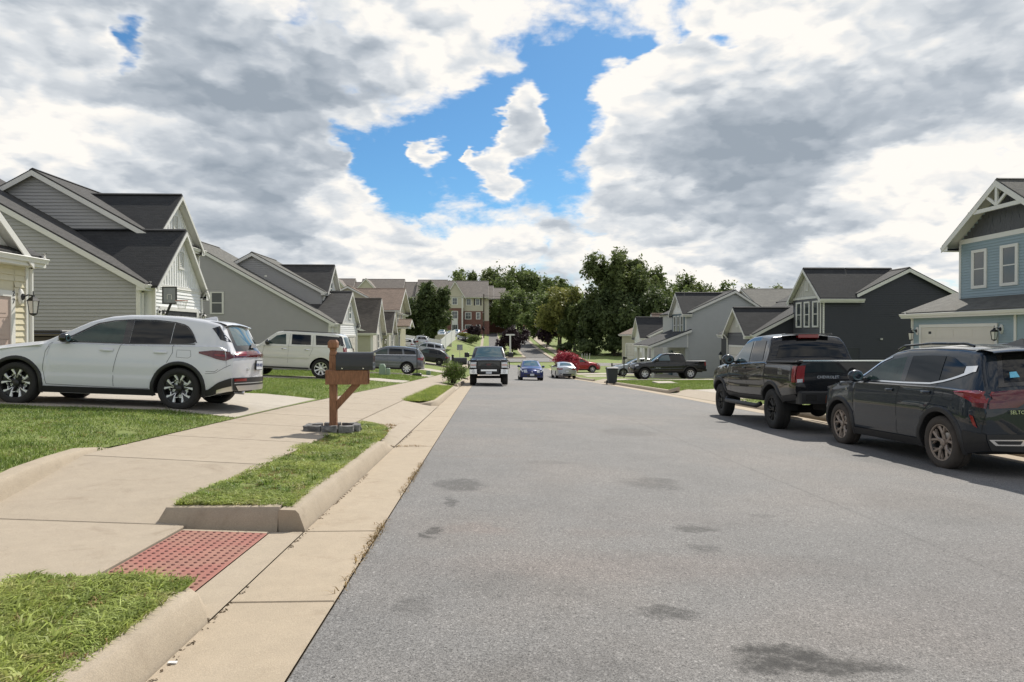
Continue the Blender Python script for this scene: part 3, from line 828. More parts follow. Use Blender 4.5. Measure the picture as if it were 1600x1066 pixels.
# right side: gutter, kerb, crossover, lawns
sheet('gutter_right', 7.40, 7.95, -6, 92, .004, GUTM, nx=1, **ST)
kerb('kerb', lin((7.95, 22.3), (7.95, -5), 14), side=1, **ST)
kerb('kerb', lin((7.95, 46.5), (7.95, 30.2), 14) + [(8.0, 29.8), (8.2, 29.4)], side=1, **ST)
kerb('kerb', lin((7.95, 86), (7.95, 51.5), 14), side=1, **ST)
for y0, y1 in ((22.2, 30.4), (46.4, 51.6)):
    sheet('driveway_apron', 7.95, 8.9, y0, y1, .0, CONC, zf=lambda X, Y: base(Y) - .2 + (X - 7.95) * .19 + .01, nx=3, **ST)
rows = []
for y in ystep(-4, 90):
    rows.append([(8.12, y, G(8.12, y) - (.12 if 22.2 < y < 29.8 or 46.4 < y < 51.6 else 0))] + [(x, y, G(x, y) + .012) for x in (8.9, 10, 12, 15, 18, 21, 30, 45, 60, 90)])
MB().grid(rows).build('lawn', LAWN, None, smooth=60, **ST)
driveway(23.2, 29.2, 21.0, 8.88, CONCP, 4.3, 4)
driveway(47.0, 51.0, 17.0, 8.88, CONCP, -3.5, 3)
driveway(60.5, 64.0, 16.0, 8.88, CONCP, .0, 2)
driveway(66.5, 70.0, 16.0, 8.88, CONCP, 1.0, 2)


# ------------------------------------------------------------------ grass blades (stuff)
_LX = np.array(LX); _LZ = np.array(LZ)
def Gv(X, Y):
    b = np.interp(Y, _BYx, _BYy)
    el = np.interp(Y, [0, 50, 60, 75, 90, 120, 150, 180, 230], [0, 0, .3, .75, 1.0, 1.2, 1.3, 1.0, 0])
    left = np.interp(X, _LX, _LZ) + el * np.clip((-1.5 - X) / 6.5, 0, 1)
    mid = -.023 * (X + .8)
    rf = np.interp(Y, [0, 33, 42, 60, 100, 200], [.8, .8, .1, -.1, -.2, 0])
    t = np.clip((X - 10) / 11, 0, 1)
    right = np.where(X < 8.1, -.05, np.where(X < 10, -.05 + (X - 8.1) / 1.9 * .03, -.02 + t * (rf + .02)))
    return b + np.where(X <= -.8, left, np.where(X <= 7.95, mid, right))


def blades(name, m, X, Y, Z, h, w, lean, label, broad=False, tris=3, group=None):
    """grass as one mesh of bent blades; every blade its own island"""
    n = len(X)
    a = rng.uniform(0, 2 * np.pi, n); hh = h * rng.uniform(.5, 1.25, n); ww = w * rng.uniform(.6, 1.3, n)
    ln = lean * rng.uniform(.2, 1.4, n) * hh; la = rng.uniform(0, 2 * np.pi, n)
    dx, dy = np.cos(a) * ww / 2, np.sin(a) * ww / 2
    ex, ey = np.cos(la) * ln, np.sin(la) * ln
    P = np.stack([X, Y, Z], 1)
    if tris == 3:
        v = np.zeros((n, 5, 3))
        v[:, 0] = P + np.stack([-dx, -dy, np.zeros(n)], 1); v[:, 1] = P + np.stack([dx, dy, np.zeros(n)], 1)
        mid = P + np.stack([ex * .35, ey * .35, hh * .62], 1)
        v[:, 2] = mid + np.stack([dx, dy, np.zeros(n)], 1) * .9; v[:, 3] = mid - np.stack([dx, dy, np.zeros(n)], 1) * .9
        v[:, 4] = P + np.stack([ex, ey, hh * (1 - .25 * np.minimum(lean, 1.6))], 1)
        o = np.arange(n) * 5
        loops = np.stack([o, o + 1, o + 2, o + 3, o + 3, o + 2, o + 4], 1).ravel()
        sizes = np.tile([4, 3], n)
        nv = n * 5
    else:
        v = np.zeros((n, 3, 3))
        v[:, 0] = P + np.stack([-dx, -dy, np.zeros(n)], 1); v[:, 1] = P + np.stack([dx, dy, np.zeros(n)], 1)
        v[:, 2] = P + np.stack([ex, ey, hh], 1)
        loops = np.arange(n * 3); sizes = np.full(n, 3); nv = n * 3
    me = bpy.data.meshes.new(name)
    me.vertices.add(nv); me.vertices.foreach_set('co', v.astype(np.float32).ravel())
    me.loops.add(len(loops)); me.loops.foreach_set('vertex_index', loops.astype(np.int32))
    me.polygons.add(len(sizes)); me.polygons.foreach_set('loop_start', np.concatenate([[0], np.cumsum(sizes)[:-1]]).astype(np.int32))
    try: me.polygons.foreach_set('loop_total', sizes.astype(np.int32))
    except Exception: pass
    me.update(calc_edges=True); me.materials.append(m)
    o = bpy.data.objects.new(name, me); COL.objects.link(o)
    return tag(o, label, 'grass', group, 'stuff')


def clumpy(X, Y, s, seed):
    """keep-mask with a clumped pattern from a few sines"""
    r = np.random.default_rng(seed); f = np.zeros(len(X))
    for k in range(7):
        a, b, c = r.uniform(-1, 1, 3) * s; f += np.sin(X * a * 6 + Y * b * 6 + c * 9)
    return f / 7


def scat(n, x0, x1, y0, y1, pw=1.0):
    return rng.uniform(x0, x1, n), y0 + (y1 - y0) * rng.uniform(0, 1, n) ** pw


def islz(X, Y): return np.interp(Y, _BYx, _BYy) + np.interp(X, [-2.3, -1.5], [.175, .145])
# near verge at the bottom left: coarse, weedy
X, Y = scat(30000, -2.33, -1.49, 1.9, 3.52)
k = clumpy(X, Y, 2.2, 3); keep = k > -.45; X, Y, k = X[keep], Y[keep], k[keep]
blades('grass', GRASSW, X, Y, islz(X, Y) - .01, .034 + .045 * np.clip(k + .3, 0, 1), .0070, 1.35, 'coarse weedy grass on the nearest verge in the bottom left corner')
# second verge around the mailbox
def isl1v(Y): return np.where(Y < 9.8, -1.50, -1.50 - .95 * (1 - np.sqrt(np.clip(1 - ((Y - 9.8) / 2.5) ** 2, 0, 1))))
X, Y = scat(62000, -2.36, -1.46, 5.22, 12.3, 1.25)
keep = (X < isl1v(Y)) & (clumpy(X, Y, 2.0, 5) > -.55); X, Y = X[keep], Y[keep]
k = clumpy(X, Y, 1.4, 8)
blades('grass', GRASSW, X, Y, islz(X, Y) - .01, .034 + .045 * np.clip(k + .3, 0, 1), .0078, 1.3, 'bright green grass on the verge in front of the wooden mailbox post')
X, Y = scat(12000, -2.30, -1.50, 18.4, 29.8, 1.2)
keep = X < np.where(Y < 18.85, -1.53 - .75 * (1 - np.sqrt(np.clip((Y - 18.35) / .5, 0, 1))), -1.5); X, Y = X[keep], Y[keep]
blades('grass', GRASSW, X, Y, islz(X, Y) - .01, .09, .014, .9, 'bright green grass on the verge beyond the driveway crossover', tris=1)
# left lawns
sw = lambda Y: np.interp(Y, [0, 5, 7.2, 14, 30, 90], [-3.72, -3.75, -4.1, -4.1, -3.7, -3.6])
X, Y = scat(150000, -14.5, -3.6, 4.4, 11.3, 1.1)
keep = (X < np.where(Y < 7.3, -.19, .02) + sw(Y)) & (X > -.92 * Y - 1.0) & (clumpy(X, Y, 1.2, 15) > -.5); X, Y = X[keep], Y[keep]
lz = np.where(Y < 7.2, .03, .0)
k = clumpy(X, Y, .9, 18)
blades('grass', GRASS, X, Y, Gv(X, Y) + lz, .045 + .035 * np.clip(k + .4, 0, 1), .0078, 1.0, 'short mown lawn grass between the footway and the white crossover')
X, Y = scat(90000, -16, -3.7, 16.5, 33, 1.35)
keep = (X < sw(Y)) & (X > -.75 * Y) & ~((Y > 30 - 4.6 * (-3.75 - X) / 8.55) & (Y < 33.2 - 4.6 * (-3.75 - X) / 8.55)); X, Y = X[keep], Y[keep]
blades('grass', GRASS, X, Y, Gv(X, Y) + .01, .062, .013, .8, 'lawn grass behind the wooden mailbox up to the second driveway', tris=1)
X, Y = scat(30000, -12, -3.7, 33, 58, 1.3)
keep = (X < sw(Y)) & (X > -.5 * Y) & ~((Y > 43.0) & (Y < 48.1)); X, Y = X[keep], Y[keep]
blades('grass', GRASS, X, Y, Gv(X, Y) + .01, .08, .025, .8, 'lawn grass around the grey crossover down the street', tris=1)
X, Y = scat(45000, 8.14, 17, 29.8, 46.4, 1.2)
keep = ~((Y > 46.8 - 3.5 * (X - 8.9) / 8.1)) & ~(Y < 29.4 + 4.3 * (X - 8.88) / 12.1) ; X, Y = X[keep], Y[keep]
blades('grass', GRASS, X, Y, Gv(X, Y) + .0, .07, .02, .8, 'lawn grass on the right between the kerb and the black parked pickup', tris=1)
X, Y = scat(16000, 8.14, 10.5, 6, 22.4)
blades('grass', GRASS, X, Y, Gv(X, Y) + .0, .06, .012, .8, 'lawn grass behind the kerb on the far side of the two parked dark vehicles', tris=1)
# dry weeds along the edge of the asphalt
X = []; Y = []
for (y0, n) in ((4.45, 60), (5.05, 90), (4.75, 60), (6.6, 60), (7.2, 100), (7.6, 80), (8.1, 60), (9.95, 90), (3.9, 25)):
    s_ = .16 if y0 != 9.95 else .05
    q = rng.normal(0, s_, n); X.append(-.80 + rng.normal(0, .018, n) if y0 != 9.95 else rng.uniform(-1.5, -.9, n)); Y.append(y0 + (q if y0 != 9.95 else rng.normal(0, .03, n)))
X = np.concatenate(X); Y = np.concatenate(Y)
blades('dry_weeds', DRYG, X, Y, np.interp(Y, _BYx, _BYy) + .005, .028, .006, 2.2, 'straw coloured dry weeds in the joint along the asphalt edge')
# fallen scraps near the kerb
tag(MB().box(-1.325, -1.29, 2.86, 2.875, base(2.87) + .008, base(2.87) + .014).build('paper_scrap', SD_WHT, None), 'small white scrap of paper lying in the gutter near the kerb', 'litter')

# crumbs of leaf and grit lying along the foot of the kerb
n = 420
Y = rng.uniform(2.0, 12.0, n) ** 1.0; X = -1.335 + np.abs(rng.normal(0, .018, n))
k = clumpy(X * 0, Y, 1.6, 33) > -.05; X, Y = X[k], Y[k]
o = blades('gutter_litter', mat('litter_brown', (.12, .085, .05), .95, var=.4, vs=30), X, Y, np.interp(Y, _BYx, _BYy) + .007, .008, .014, 1.8, 'crumbs of dead leaf and grit lying along the foot of the kerb')
o['category'] = 'litter'

# coarse weed tufts and thin dry spots among the verge grass
def tufts(n, x0, x1, y0, y1, zf, h, w, label, m, seed):
    r = np.random.default_rng(seed); cx = r.uniform(x0, x1, n); cy = r.uniform(y0, y1, n)
    k = 16; X = np.repeat(cx, k) + r.normal(0, .018, n * k); Y = np.repeat(cy, k) + r.normal(0, .018, n * k)
    blades('weeds', m, X, Y, zf(X, Y) - .005, h, w, 1.5, label)
tufts(46, -2.28, -1.56, 2.0, 3.45, islz, .075, .011, 'broad bladed weed tufts in the nearest verge', GRASSW, 71)
tufts(90, -2.30, -1.58, 5.3, 11.5, islz, .070, .012, 'broad bladed weed tufts in the verge by the mailbox', GRASS, 72)
tufts(60, -2.30, -1.54, 2.0, 3.45, islz, .05, .006, 'straw coloured dead blades in the nearest verge', DRYG, 73)
tufts(110, -2.32, -1.55, 5.3, 11.8, islz, .05, .006, 'straw coloured dead blades in the verge by the mailbox', DRYG, 74)
tufts(170, -11.5, -4.3, 6.0, 11.0, Gv, .05, .010, 'straw coloured dead blades in the near lawn', DRYG, 75)
# ------------------------------------------------------------------ house building
def PT(pl, c, d):
    """point maker on a wall: pl 'Y' = wall at Y=c with h=X; pl 'X' = wall at X=c with h=Y; d = outward sign"""
    if pl == 'Y': return lambda h, z, o=0.0: (h, c + d * o, z)
    return lambda h, z, o=0.0: (c + d * o, h, z)


def hrange(poly, z):
    hs = []
    n = len(poly)
    for i in range(n):
        (h0, z0), (h1, z1) = poly[i], poly[(i + 1) % n]
        if min(z0, z1) - 1e-9 <= z <= max(z0, z1) + 1e-9:
            if abs(z1 - z0) < 1e-9: hs += [h0, h1]
            else: hs.append(h0 + (h1 - h0) * (z - z0) / (z1 - z0))
    return (min(hs), max(hs)) if hs else None


def box_on(mb, P, h0, h1, z0, z1, o0, o1):
    return mb.add([P(h0, z0, o0), P(h1, z0, o0), P(h1, z1, o0), P(h0, z1, o0), P(h0, z0, o1), P(h1, z0, o1), P(h1, z1, o1), P(h0, z1, o1)],
                  [(0, 3, 2, 1), (4, 5, 6, 7), (0, 1, 5, 4), (1, 2, 6, 5), (2, 3, 7, 6), (3, 0, 4, 7)])


def siding(root, poly, pl, c, d, step, m, single=False, lip=.028):
    P = PT(pl, c, d)
    z0 = min(p[1] for p in poly); z1 = max(p[1] for p in poly)
    zs = []
    z = z0
    while z < z1 - 1e-6: zs.append((z, min(z + step, z1))); z += step
    corners = sorted(set(p[1] for p in poly))
    mb = MB()
    for a, b in zs:
        cuts = [a] + [q for q in corners if a + 1e-4 < q < b - 1e-4] + [b]
        one = MB()
        for i in range(len(cuts) - 1):
            u, v = cuts[i], cuts[i + 1]
            ra, rb = hrange(poly, u + 1e-5), hrange(poly, v - 1e-5)
            if not ra or not rb: continue
            fu, fv = (u - a) / step, (v - a) / step
            ou, ov = lip * (1 - fu) + .004, lip * (1 - fv) + .004
            one.quad(P(ra[0], u, ou), P(ra[1], u, ou), P(rb[1], v, ov), P(rb[0], v, ov))
        r = hrange(poly, a + 1e-5)
        if r: one.quad(P(r[0], a, 0), P(r[1], a, 0), P(r[1], a, lip + .004), P(r[0], a, lip + .004))
        if single: one.build('siding_board', m, root)
        else: mb.add(one.v, one.f)
    if not single: mb.build('siding', m, root, kind='stuff')


def battens(root, poly, pl, c, d, step, m):
    P = PT(pl, c, d); mb = MB()
    pl2 = [(z, h) for h, z in poly]
    h0 = min(p[0] for p in poly); h1 = max(p[0] for p in poly)
    mb.add([P(h, z, .006) for h, z in poly], [tuple(range(len(poly)))])
    h = h0 + step / 2
    while h < h1:
        r = hrange(pl2, h)
        if r and r[1] - r[0] > .05: box_on(mb, P, h - .02, h + .02, r[0], r[1] - .03, .006, .028)
        h += step
    mb.build('batten_siding', m, root, kind='stuff')


def window(root, pl, c, d, h0, h1, z0, z1, frame=None, grid=(1, 2), casing=.09, glass=None, shutters=None):
    """double-hung window: casing, glass pane, bars"""
    P = PT(pl, c, d); F = frame or TRIM; mb = MB()
    k = casing
    for a in ((h0 - k, h0, z0 - k, z1 + k), (h1, h1 + k, z0 - k, z1 + k), (h0, h1, z1, z1 + k), (h0, h1, z0 - k, z0)):
        box_on(mb, P, *a, 0, .07)
    w = mb.build('window', F, root)
    g = MB(); box_on(g, P, h0, h1, z0, z1, .0, .040)
    g.build('pane', glass or GLASSW, w)
    b = MB(); s = min(.05, (h1 - h0) * .09)
    for i in range(1, grid[1]): z = z0 + (z1 - z0) * i / grid[1]; box_on(b, P, h0, h1, z - s / 2, z + s / 2, .040, .058)
    for i in range(1, grid[0]): h = h0 + (h1 - h0) * i / grid[0]; box_on(b, P, h - s / 3, h + s / 3, z0, z1, .040, .054)
    for a in ((h0, h0 + s * .8), (h1 - s * .8, h1)): box_on(b, P, *a, z0, z1, .040, .056)
    if b.v: b.build('sash_bar', F, w)
    if shutters:
        for a in ((h0 - k - .42, h0 - k - .04), (h1 + k + .04, h1 + k + .42)):
            s_ = MB(); box_on(s_, P, *a, z0 - k, z1 + k, 0, .05); s_.build('shutter', shutters, root)
    return w


def beam(mb, a, b, w, t, up=Vector((0, 0, 1)), below=True):
    """board between a and b, w tall (hanging below the line), t thick sideways"""
    a, b = Vector(a), Vector(b); d = (b - a).normalized(); s = d.cross(up).normalized(); u = Vector((0, 0, 1))
    o0, o1 = (-w, 0) if below else (-w / 2, w / 2)
    vs = [p + s * q * t / 2 + u * r for p in (a, b) for q in (-1, 1) for r in (o0, o1)]
    return mb.add(vs, [(0, 1, 3, 2), (4, 6, 7, 5), (0, 4, 5, 1), (2, 3, 7, 6), (0, 2, 6, 4), (1, 5, 7, 3)])


def volume(root, prof, a0, a1, axis, zb, wm, rm, oh=.32, g0=.22, g1=.22, trim=None, rake=(True, True), gut=(True, True), th=.12, roofname='roof', wallname='wall', rk=.20):
    """one gabled body. prof = roof profile [(h, z), ...] over the walls; axis 'Y': ridge along Y and h = X; 'X': ridge along X and h = Y"""
    T = trim or TRIM
    Q = (lambda h, a, z: (h, a, z)) if axis == 'Y' else (lambda h, a, z: (a, h, z))
    poly = [(prof[0][0], zb)] + list(prof) + [(prof[-1][0], zb)]
    mb = MB().prism(poly, lambda h, z: Q(h, a0, z - (.01 if z > zb else 0)), lambda h, z: Q(h, a1, z - (.01 if z > zb else 0)))
    wall = mb.build(wallname, wm, root)
    # roof line with overhang
    def ext(p, q, L):
        v = Vector((p[0] - q[0], p[1] - q[1])); v.normalize(); k = L / max(.2, abs(v.x)); return (p[0] + v.x * k, p[1] + v.y * k)
    rp = list(prof)
    rp[0] = ext(prof[0], prof[1], oh) if oh else rp[0]
    rp[-1] = ext(prof[-1], prof[-2], oh) if oh else rp[-1]
    mb = MB(); sof = MB()
    e0, e1 = a0 - g0, a1 + g1
    poly2 = [(h, z + th) for h, z in rp] + [(h, z + .03) for h, z in reversed(rp)]
    n = len(rp)
    mb.grid([[Q(h, e0, z + th) for h, z in rp], [Q(h, e1, z + th) for h, z in rp]])
    mb.grid([[Q(h, e0, z + th) for h, z in rp], [Q(h, e0, z + .03) for h, z in rp]])
    mb.grid([[Q(h, e1, z + th) for h, z in rp], [Q(h, e1, z + .03) for h, z in rp]])
    for (h, z) in (rp[0], rp[-1]): mb.quad(Q(h, e0, z + .03), Q(h, e1, z + .03), Q(h, e1, z + th), Q(h, e0, z + th))
    roof = mb.build(roofname, rm, root)
    # ridge caps
    for (h, z) in rp[1:-1]:
        r_ = MB()
        r_.add([Q(h - .13, e0 + .03, z + th - .03), Q(h, e0 + .03, z + th + .045), Q(h + .13, e0 + .03, z + th - .03), Q(h - .13, e1 - .03, z + th - .03), Q(h, e1 - .03, z + th + .045), Q(h + .13, e1 - .03, z + th - .03)],
               [(0, 1, 4, 3), (1, 2, 5, 4), (0, 2, 1), (3, 4, 5)])
        r_.build('ridge_cap', SH_DARK if rm in (SH_DARK, SH_MID) else rm, roof)
    sof.grid([[Q(h, e0 + .02, z + .028) for h, z in rp], [Q(h, e1 - .02, z + .028) for h, z in rp]])
    sof.build('soffit', T, root)
    for k, ea in ((0, e0), (1, e1)):
        if not rake[k]: continue
        s = -1 if k == 0 else 1
        for i in range(n - 1):
            (h0, z0), (h1, z1) = rp[i], rp[i + 1]
            b = MB()
            b.add([Q(h0, ea, z0 + .055), Q(h1, ea, z1 + .055), Q(h1, ea, z1 + .055 - rk), Q(h0, ea, z0 + .055 - rk),
                   Q(h0, ea + s * .03, z0 + .055), Q(h1, ea + s * .03, z1 + .055), Q(h1, ea + s * .03, z1 + .055 - rk), Q(h0, ea + s * .03, z0 + .055 - rk)],
                  [(0, 1, 2, 3), (4, 7, 6, 5), (0, 4, 5, 1), (3, 2, 6, 7), (0, 3, 7, 4), (1, 5, 6, 2)])
            b.build('rake_board', T, root)
    for k, (h, z) in ((0, rp[0]), (1, rp[-1])):
        if not gut[k]: continue
        s = -1 if h < rp[len(rp) // 2][0] else 1
        if n == 2: s = -1 if k == 0 else 1
        f = MB()
        prg = [(0, .05), (.10 * s, .05), (.115 * s, .035), (.085 * s, -.02), (.07 * s, -.07), (0, -.07)]
        f.prism(prg, lambda u, v: Q(h + u, e0, z + v), lambda u, v: Q(h + u, e1, z + v))
        f.build('gutter', T, root)
        # boxed eave
        s_ = MB(); hi = prof[0][0] if k == 0 else prof[-1][0]
        s_.add([Q(h, e0, z - .16), Q(h, e0, z), Q(hi, e0, z - .16), Q(hi, e0, (prof[0][1] if k == 0 else prof[-1][1])), Q(h, e1, z - .16), Q(h, e1, z), Q(hi, e1, z - .16), Q(hi, e1, (prof[0][1] if k == 0 else prof[-1][1]))],
               [(0, 1, 3, 2), (4, 6, 7, 5), (0, 4, 5, 1), (0, 2, 6, 4)])
        s_.build('eave_box', T, root)
    return wall


def downspout(root, x, y, z1, z0, dx, dy, out=.3):
    """gutter elbow and leader: starts at the gutter (offset by dx, dy) and runs down the wall corner"""
    mb = MB().tube([(x + dx * out, y + dy * out, z1), (x + dx * out, y + dy * out, z1 - .10), (x + dx * .05, y + dy * .05, z1 - .38), (x + dx * .05, y + dy * .05, z0)], .05, 6)
    mb.build('downspout', TRIM, root, smooth=40)


def garage_door(root, pl, c, d, h0, h1, z0, z1, m, panels=4, cols=4, windows=False):
    P = PT(pl, c, d)
    fr = MB()
    for a in ((h0 - .14, h0, z0, z1 + .14), (h1, h1 + .14, z0, z1 + .14), (h0, h1, z1, z1 + .14)): box_on(fr, P, *a, 0, .065)
    fr.build('door_trim', TRIM, root)
    gd = MB(); box_on(gd, P, h0, h1, z0, z1, .0, .018); g = gd.build('garage_door', m, root)
    ph = (z1 - z0) / panels
    for i in range(panels):
        p_ = MB(); box_on(p_, P, h0 + .01, h1 - .01, z0 + ph * i + .008, z0 + ph * (i + 1) - .008, .018, .034)
        cw = (h1 - h0) / cols
        for j in range(cols): box_on(p_, P, h0 + cw * j + .12, h0 + cw * (j + 1) - .12, z0 + ph * i + .11, z0 + ph * (i + 1) - .11, .034, .044)
        p_.build('door_panel', m, g)
    return g


def vent(root, pl, c, d, h, z, w=.34, hh=.62, m=None):
    P = PT(pl, c, d); mb = MB()
    for a in ((h - w / 2 - .05, h - w / 2, z - hh / 2 - .05, z + hh / 2 + .05), (h + w / 2, h + w / 2 + .05, z - hh / 2 - .05, z + hh / 2 + .05), (h - w / 2, h + w / 2, z + hh / 2, z + hh / 2 + .05), (h - w / 2, h + w / 2, z - hh / 2 - .05, z - hh / 2)):
        box_on(mb, P, *a, 0, .06)
    v = mb.build('gable_vent', m or TRIM, root)
    s = MB(); n = 8
    for i in range(n): box_on(s, P, h - w / 2, h + w / 2, z - hh / 2 + hh * i / n, z - hh / 2 + hh * (i + .55) / n, .0, .04)
    s.build('louvre', m or TRIM, v, kind='stuff')


def lantern(name, label, x, y, z, dx, dy, s=1.0, group=None):
    """wall lantern on an oval back plate; dx, dy = outward direction"""
    t = thing(name, label, 'wall lantern', (x, y, z), 0, group)
    px, py = -dy, dx
    def p(o, u, v): return (x + dx * o * s + px * u * s, y + dy * o * s + py * u * s, z + v * s)
    mb = MB(); mb.lathe([(.001, .035), (.05, .035), (.062, .02), (.065, 0)], 14, lambda a, r, h: p(h, math.cos(a) * r * .95, math.sin(a) * r * 2.0)); mb.build('back_plate', TRIM, t, smooth=40)
    mb = MB(); mb.lathe([(.001, .06), (.035, .055), (.04, .03)], 12, lambda a, r, h: p(h, math.cos(a) * r, math.sin(a) * r * 1.4)); mb.tube([p(.05, 0, .0), p(.12, 0, .03), p(.19, 0, .02), p(.2, 0, -.03)], .012 * s, 6)
    mb.build('arm', LAMPB, t, smooth=40)
    mb = MB(); mb.lathe([(.055, -.27), (.085, -.06)], 6, lambda a, r, h: p(.2 + math.cos(a) * r, math.sin(a) * r, h)); mb.build('glass', LGLASS, t)
    mb = MB()
    mb.lathe([(.02, .03), (.03, .0), (.07, -.03), (.10, -.065), (.085, -.07)], 6, lambda a, r, h: p(.2 + math.cos(a) * r, math.sin(a) * r, h))
    mb.lathe([(.001, -.31), (.02, -.30), (.06, -.28), (.058, -.262), (.001, -.262)], 6, lambda a, r, h: p(.2 + math.cos(a) * r, math.sin(a) * r, h))
    mb.tube([p(.2, 0, .02), p(.2, 0, .09)], .008 * s, 6)
    for k in range(6):
        a = k * math.pi / 3; mb.tube([p(.2 + math.cos(a) * .057, math.sin(a) * .057, -.27), p(.2 + math.cos(a) * .088, math.sin(a) * .088, -.06)], .006 * s, 4)
    mb.build('cage', LAMPB, t)
    return t


# ---------------- House A: cream house at the left edge
hA = thing('house', 'cream siding house at the left edge with the number 27 beside its garage door', 'house', (-11.2, 14, G(-11.2, 14)))
zg = G(-11.2, 15)
volume(hA, [(-11.2, 3.30), (-15.5, 5.6), (-19.8, 3.30)][::-1], 8.8, 17.0, 'Y', zg - .6, SD_YEL, SH_MID, g1=.22)
volume(hA, [(10.2, 3.32), (13.3, 5.95), (16.4, 3.32)], -15.6, -11.15, 'X', 3.28, SD_WHT, SH_MID, g1=.30, rake=(False, True), gut=(False, False))
battens(hA, [(10.5, 3.25), (13.3, 5.6), (16.1, 3.25)], 'X', -11.15, 1, .3, SD_WHT)
siding(hA, [(16.56, zg - .1), (16.93, zg - .1), (16.93, 3.12), (16.56, 3.12)], 'X', -11.2, 1, .146, SD_YEL, single=True)
siding(hA, [(9.0, 2.60), (16.55, 2.60), (16.55, 3.12), (9.0, 3.12)], 'X', -11.2, 1, .146, SD_YEL, single=True)
mb = MB(); P = PT('X', -11.2, 1); box_on(mb, P, 16.93, 17.02, zg - .2, 3.14, 0, .05); mb.build('corner_post', TRIM, hA)
mb = MB(); box_on(mb, P, 8.8, 17.1, 3.12, 3.34, 0, .06); mb.build('frieze_board', TRIM, hA)
garage_door(hA, 'X', -11.2, 1, 11.5, 16.38, zg, zg + 2.0, GAR_P)
downspout(hA, -11.2, 17.10, 3.32, zg - .1, 1, 0, .38)
for ch, zz in (('2', 2.30), ('7', 2.12)):
    o = bpy.data.objects.new('house_number', text_mesh(ch, .17, .006)); COL.objects.link(o); o.data.materials.append(BLACK)
    o.parent = hA; o.rotation_euler = (R(90), 0, R(90)); o.location = Vector((-11.13, 16.46, zz)) - hA.location
lantern('wall_lantern', 'black wall lantern on the cream house beside the number 27', -11.18, 16.76, 2.24, 1, 0, 1.5)

# dark lidded bins between the cream and the grey house
tb = thing('storage_box', 'low black lidded box standing beyond the cream house corner', 'storage box', (-11.9, 18.4, G(-11.9, 18.4)))
zt = tb.location.z
MB().cbox(-12.6, -11.0, 18.1, 18.9, zt, 1.30, .03).build('bin_body', BLACK, tb)
MB().cbox(-12.7, -10.75, 18.0, 19.0, 1.30, 1.37, .02).build('lid', BLACKG, tb)
MB().cbox(-12.4, -11.1, 18.2, 18.8, 1.37, 1.45, .03).build('lid_top', BLACK, tb)


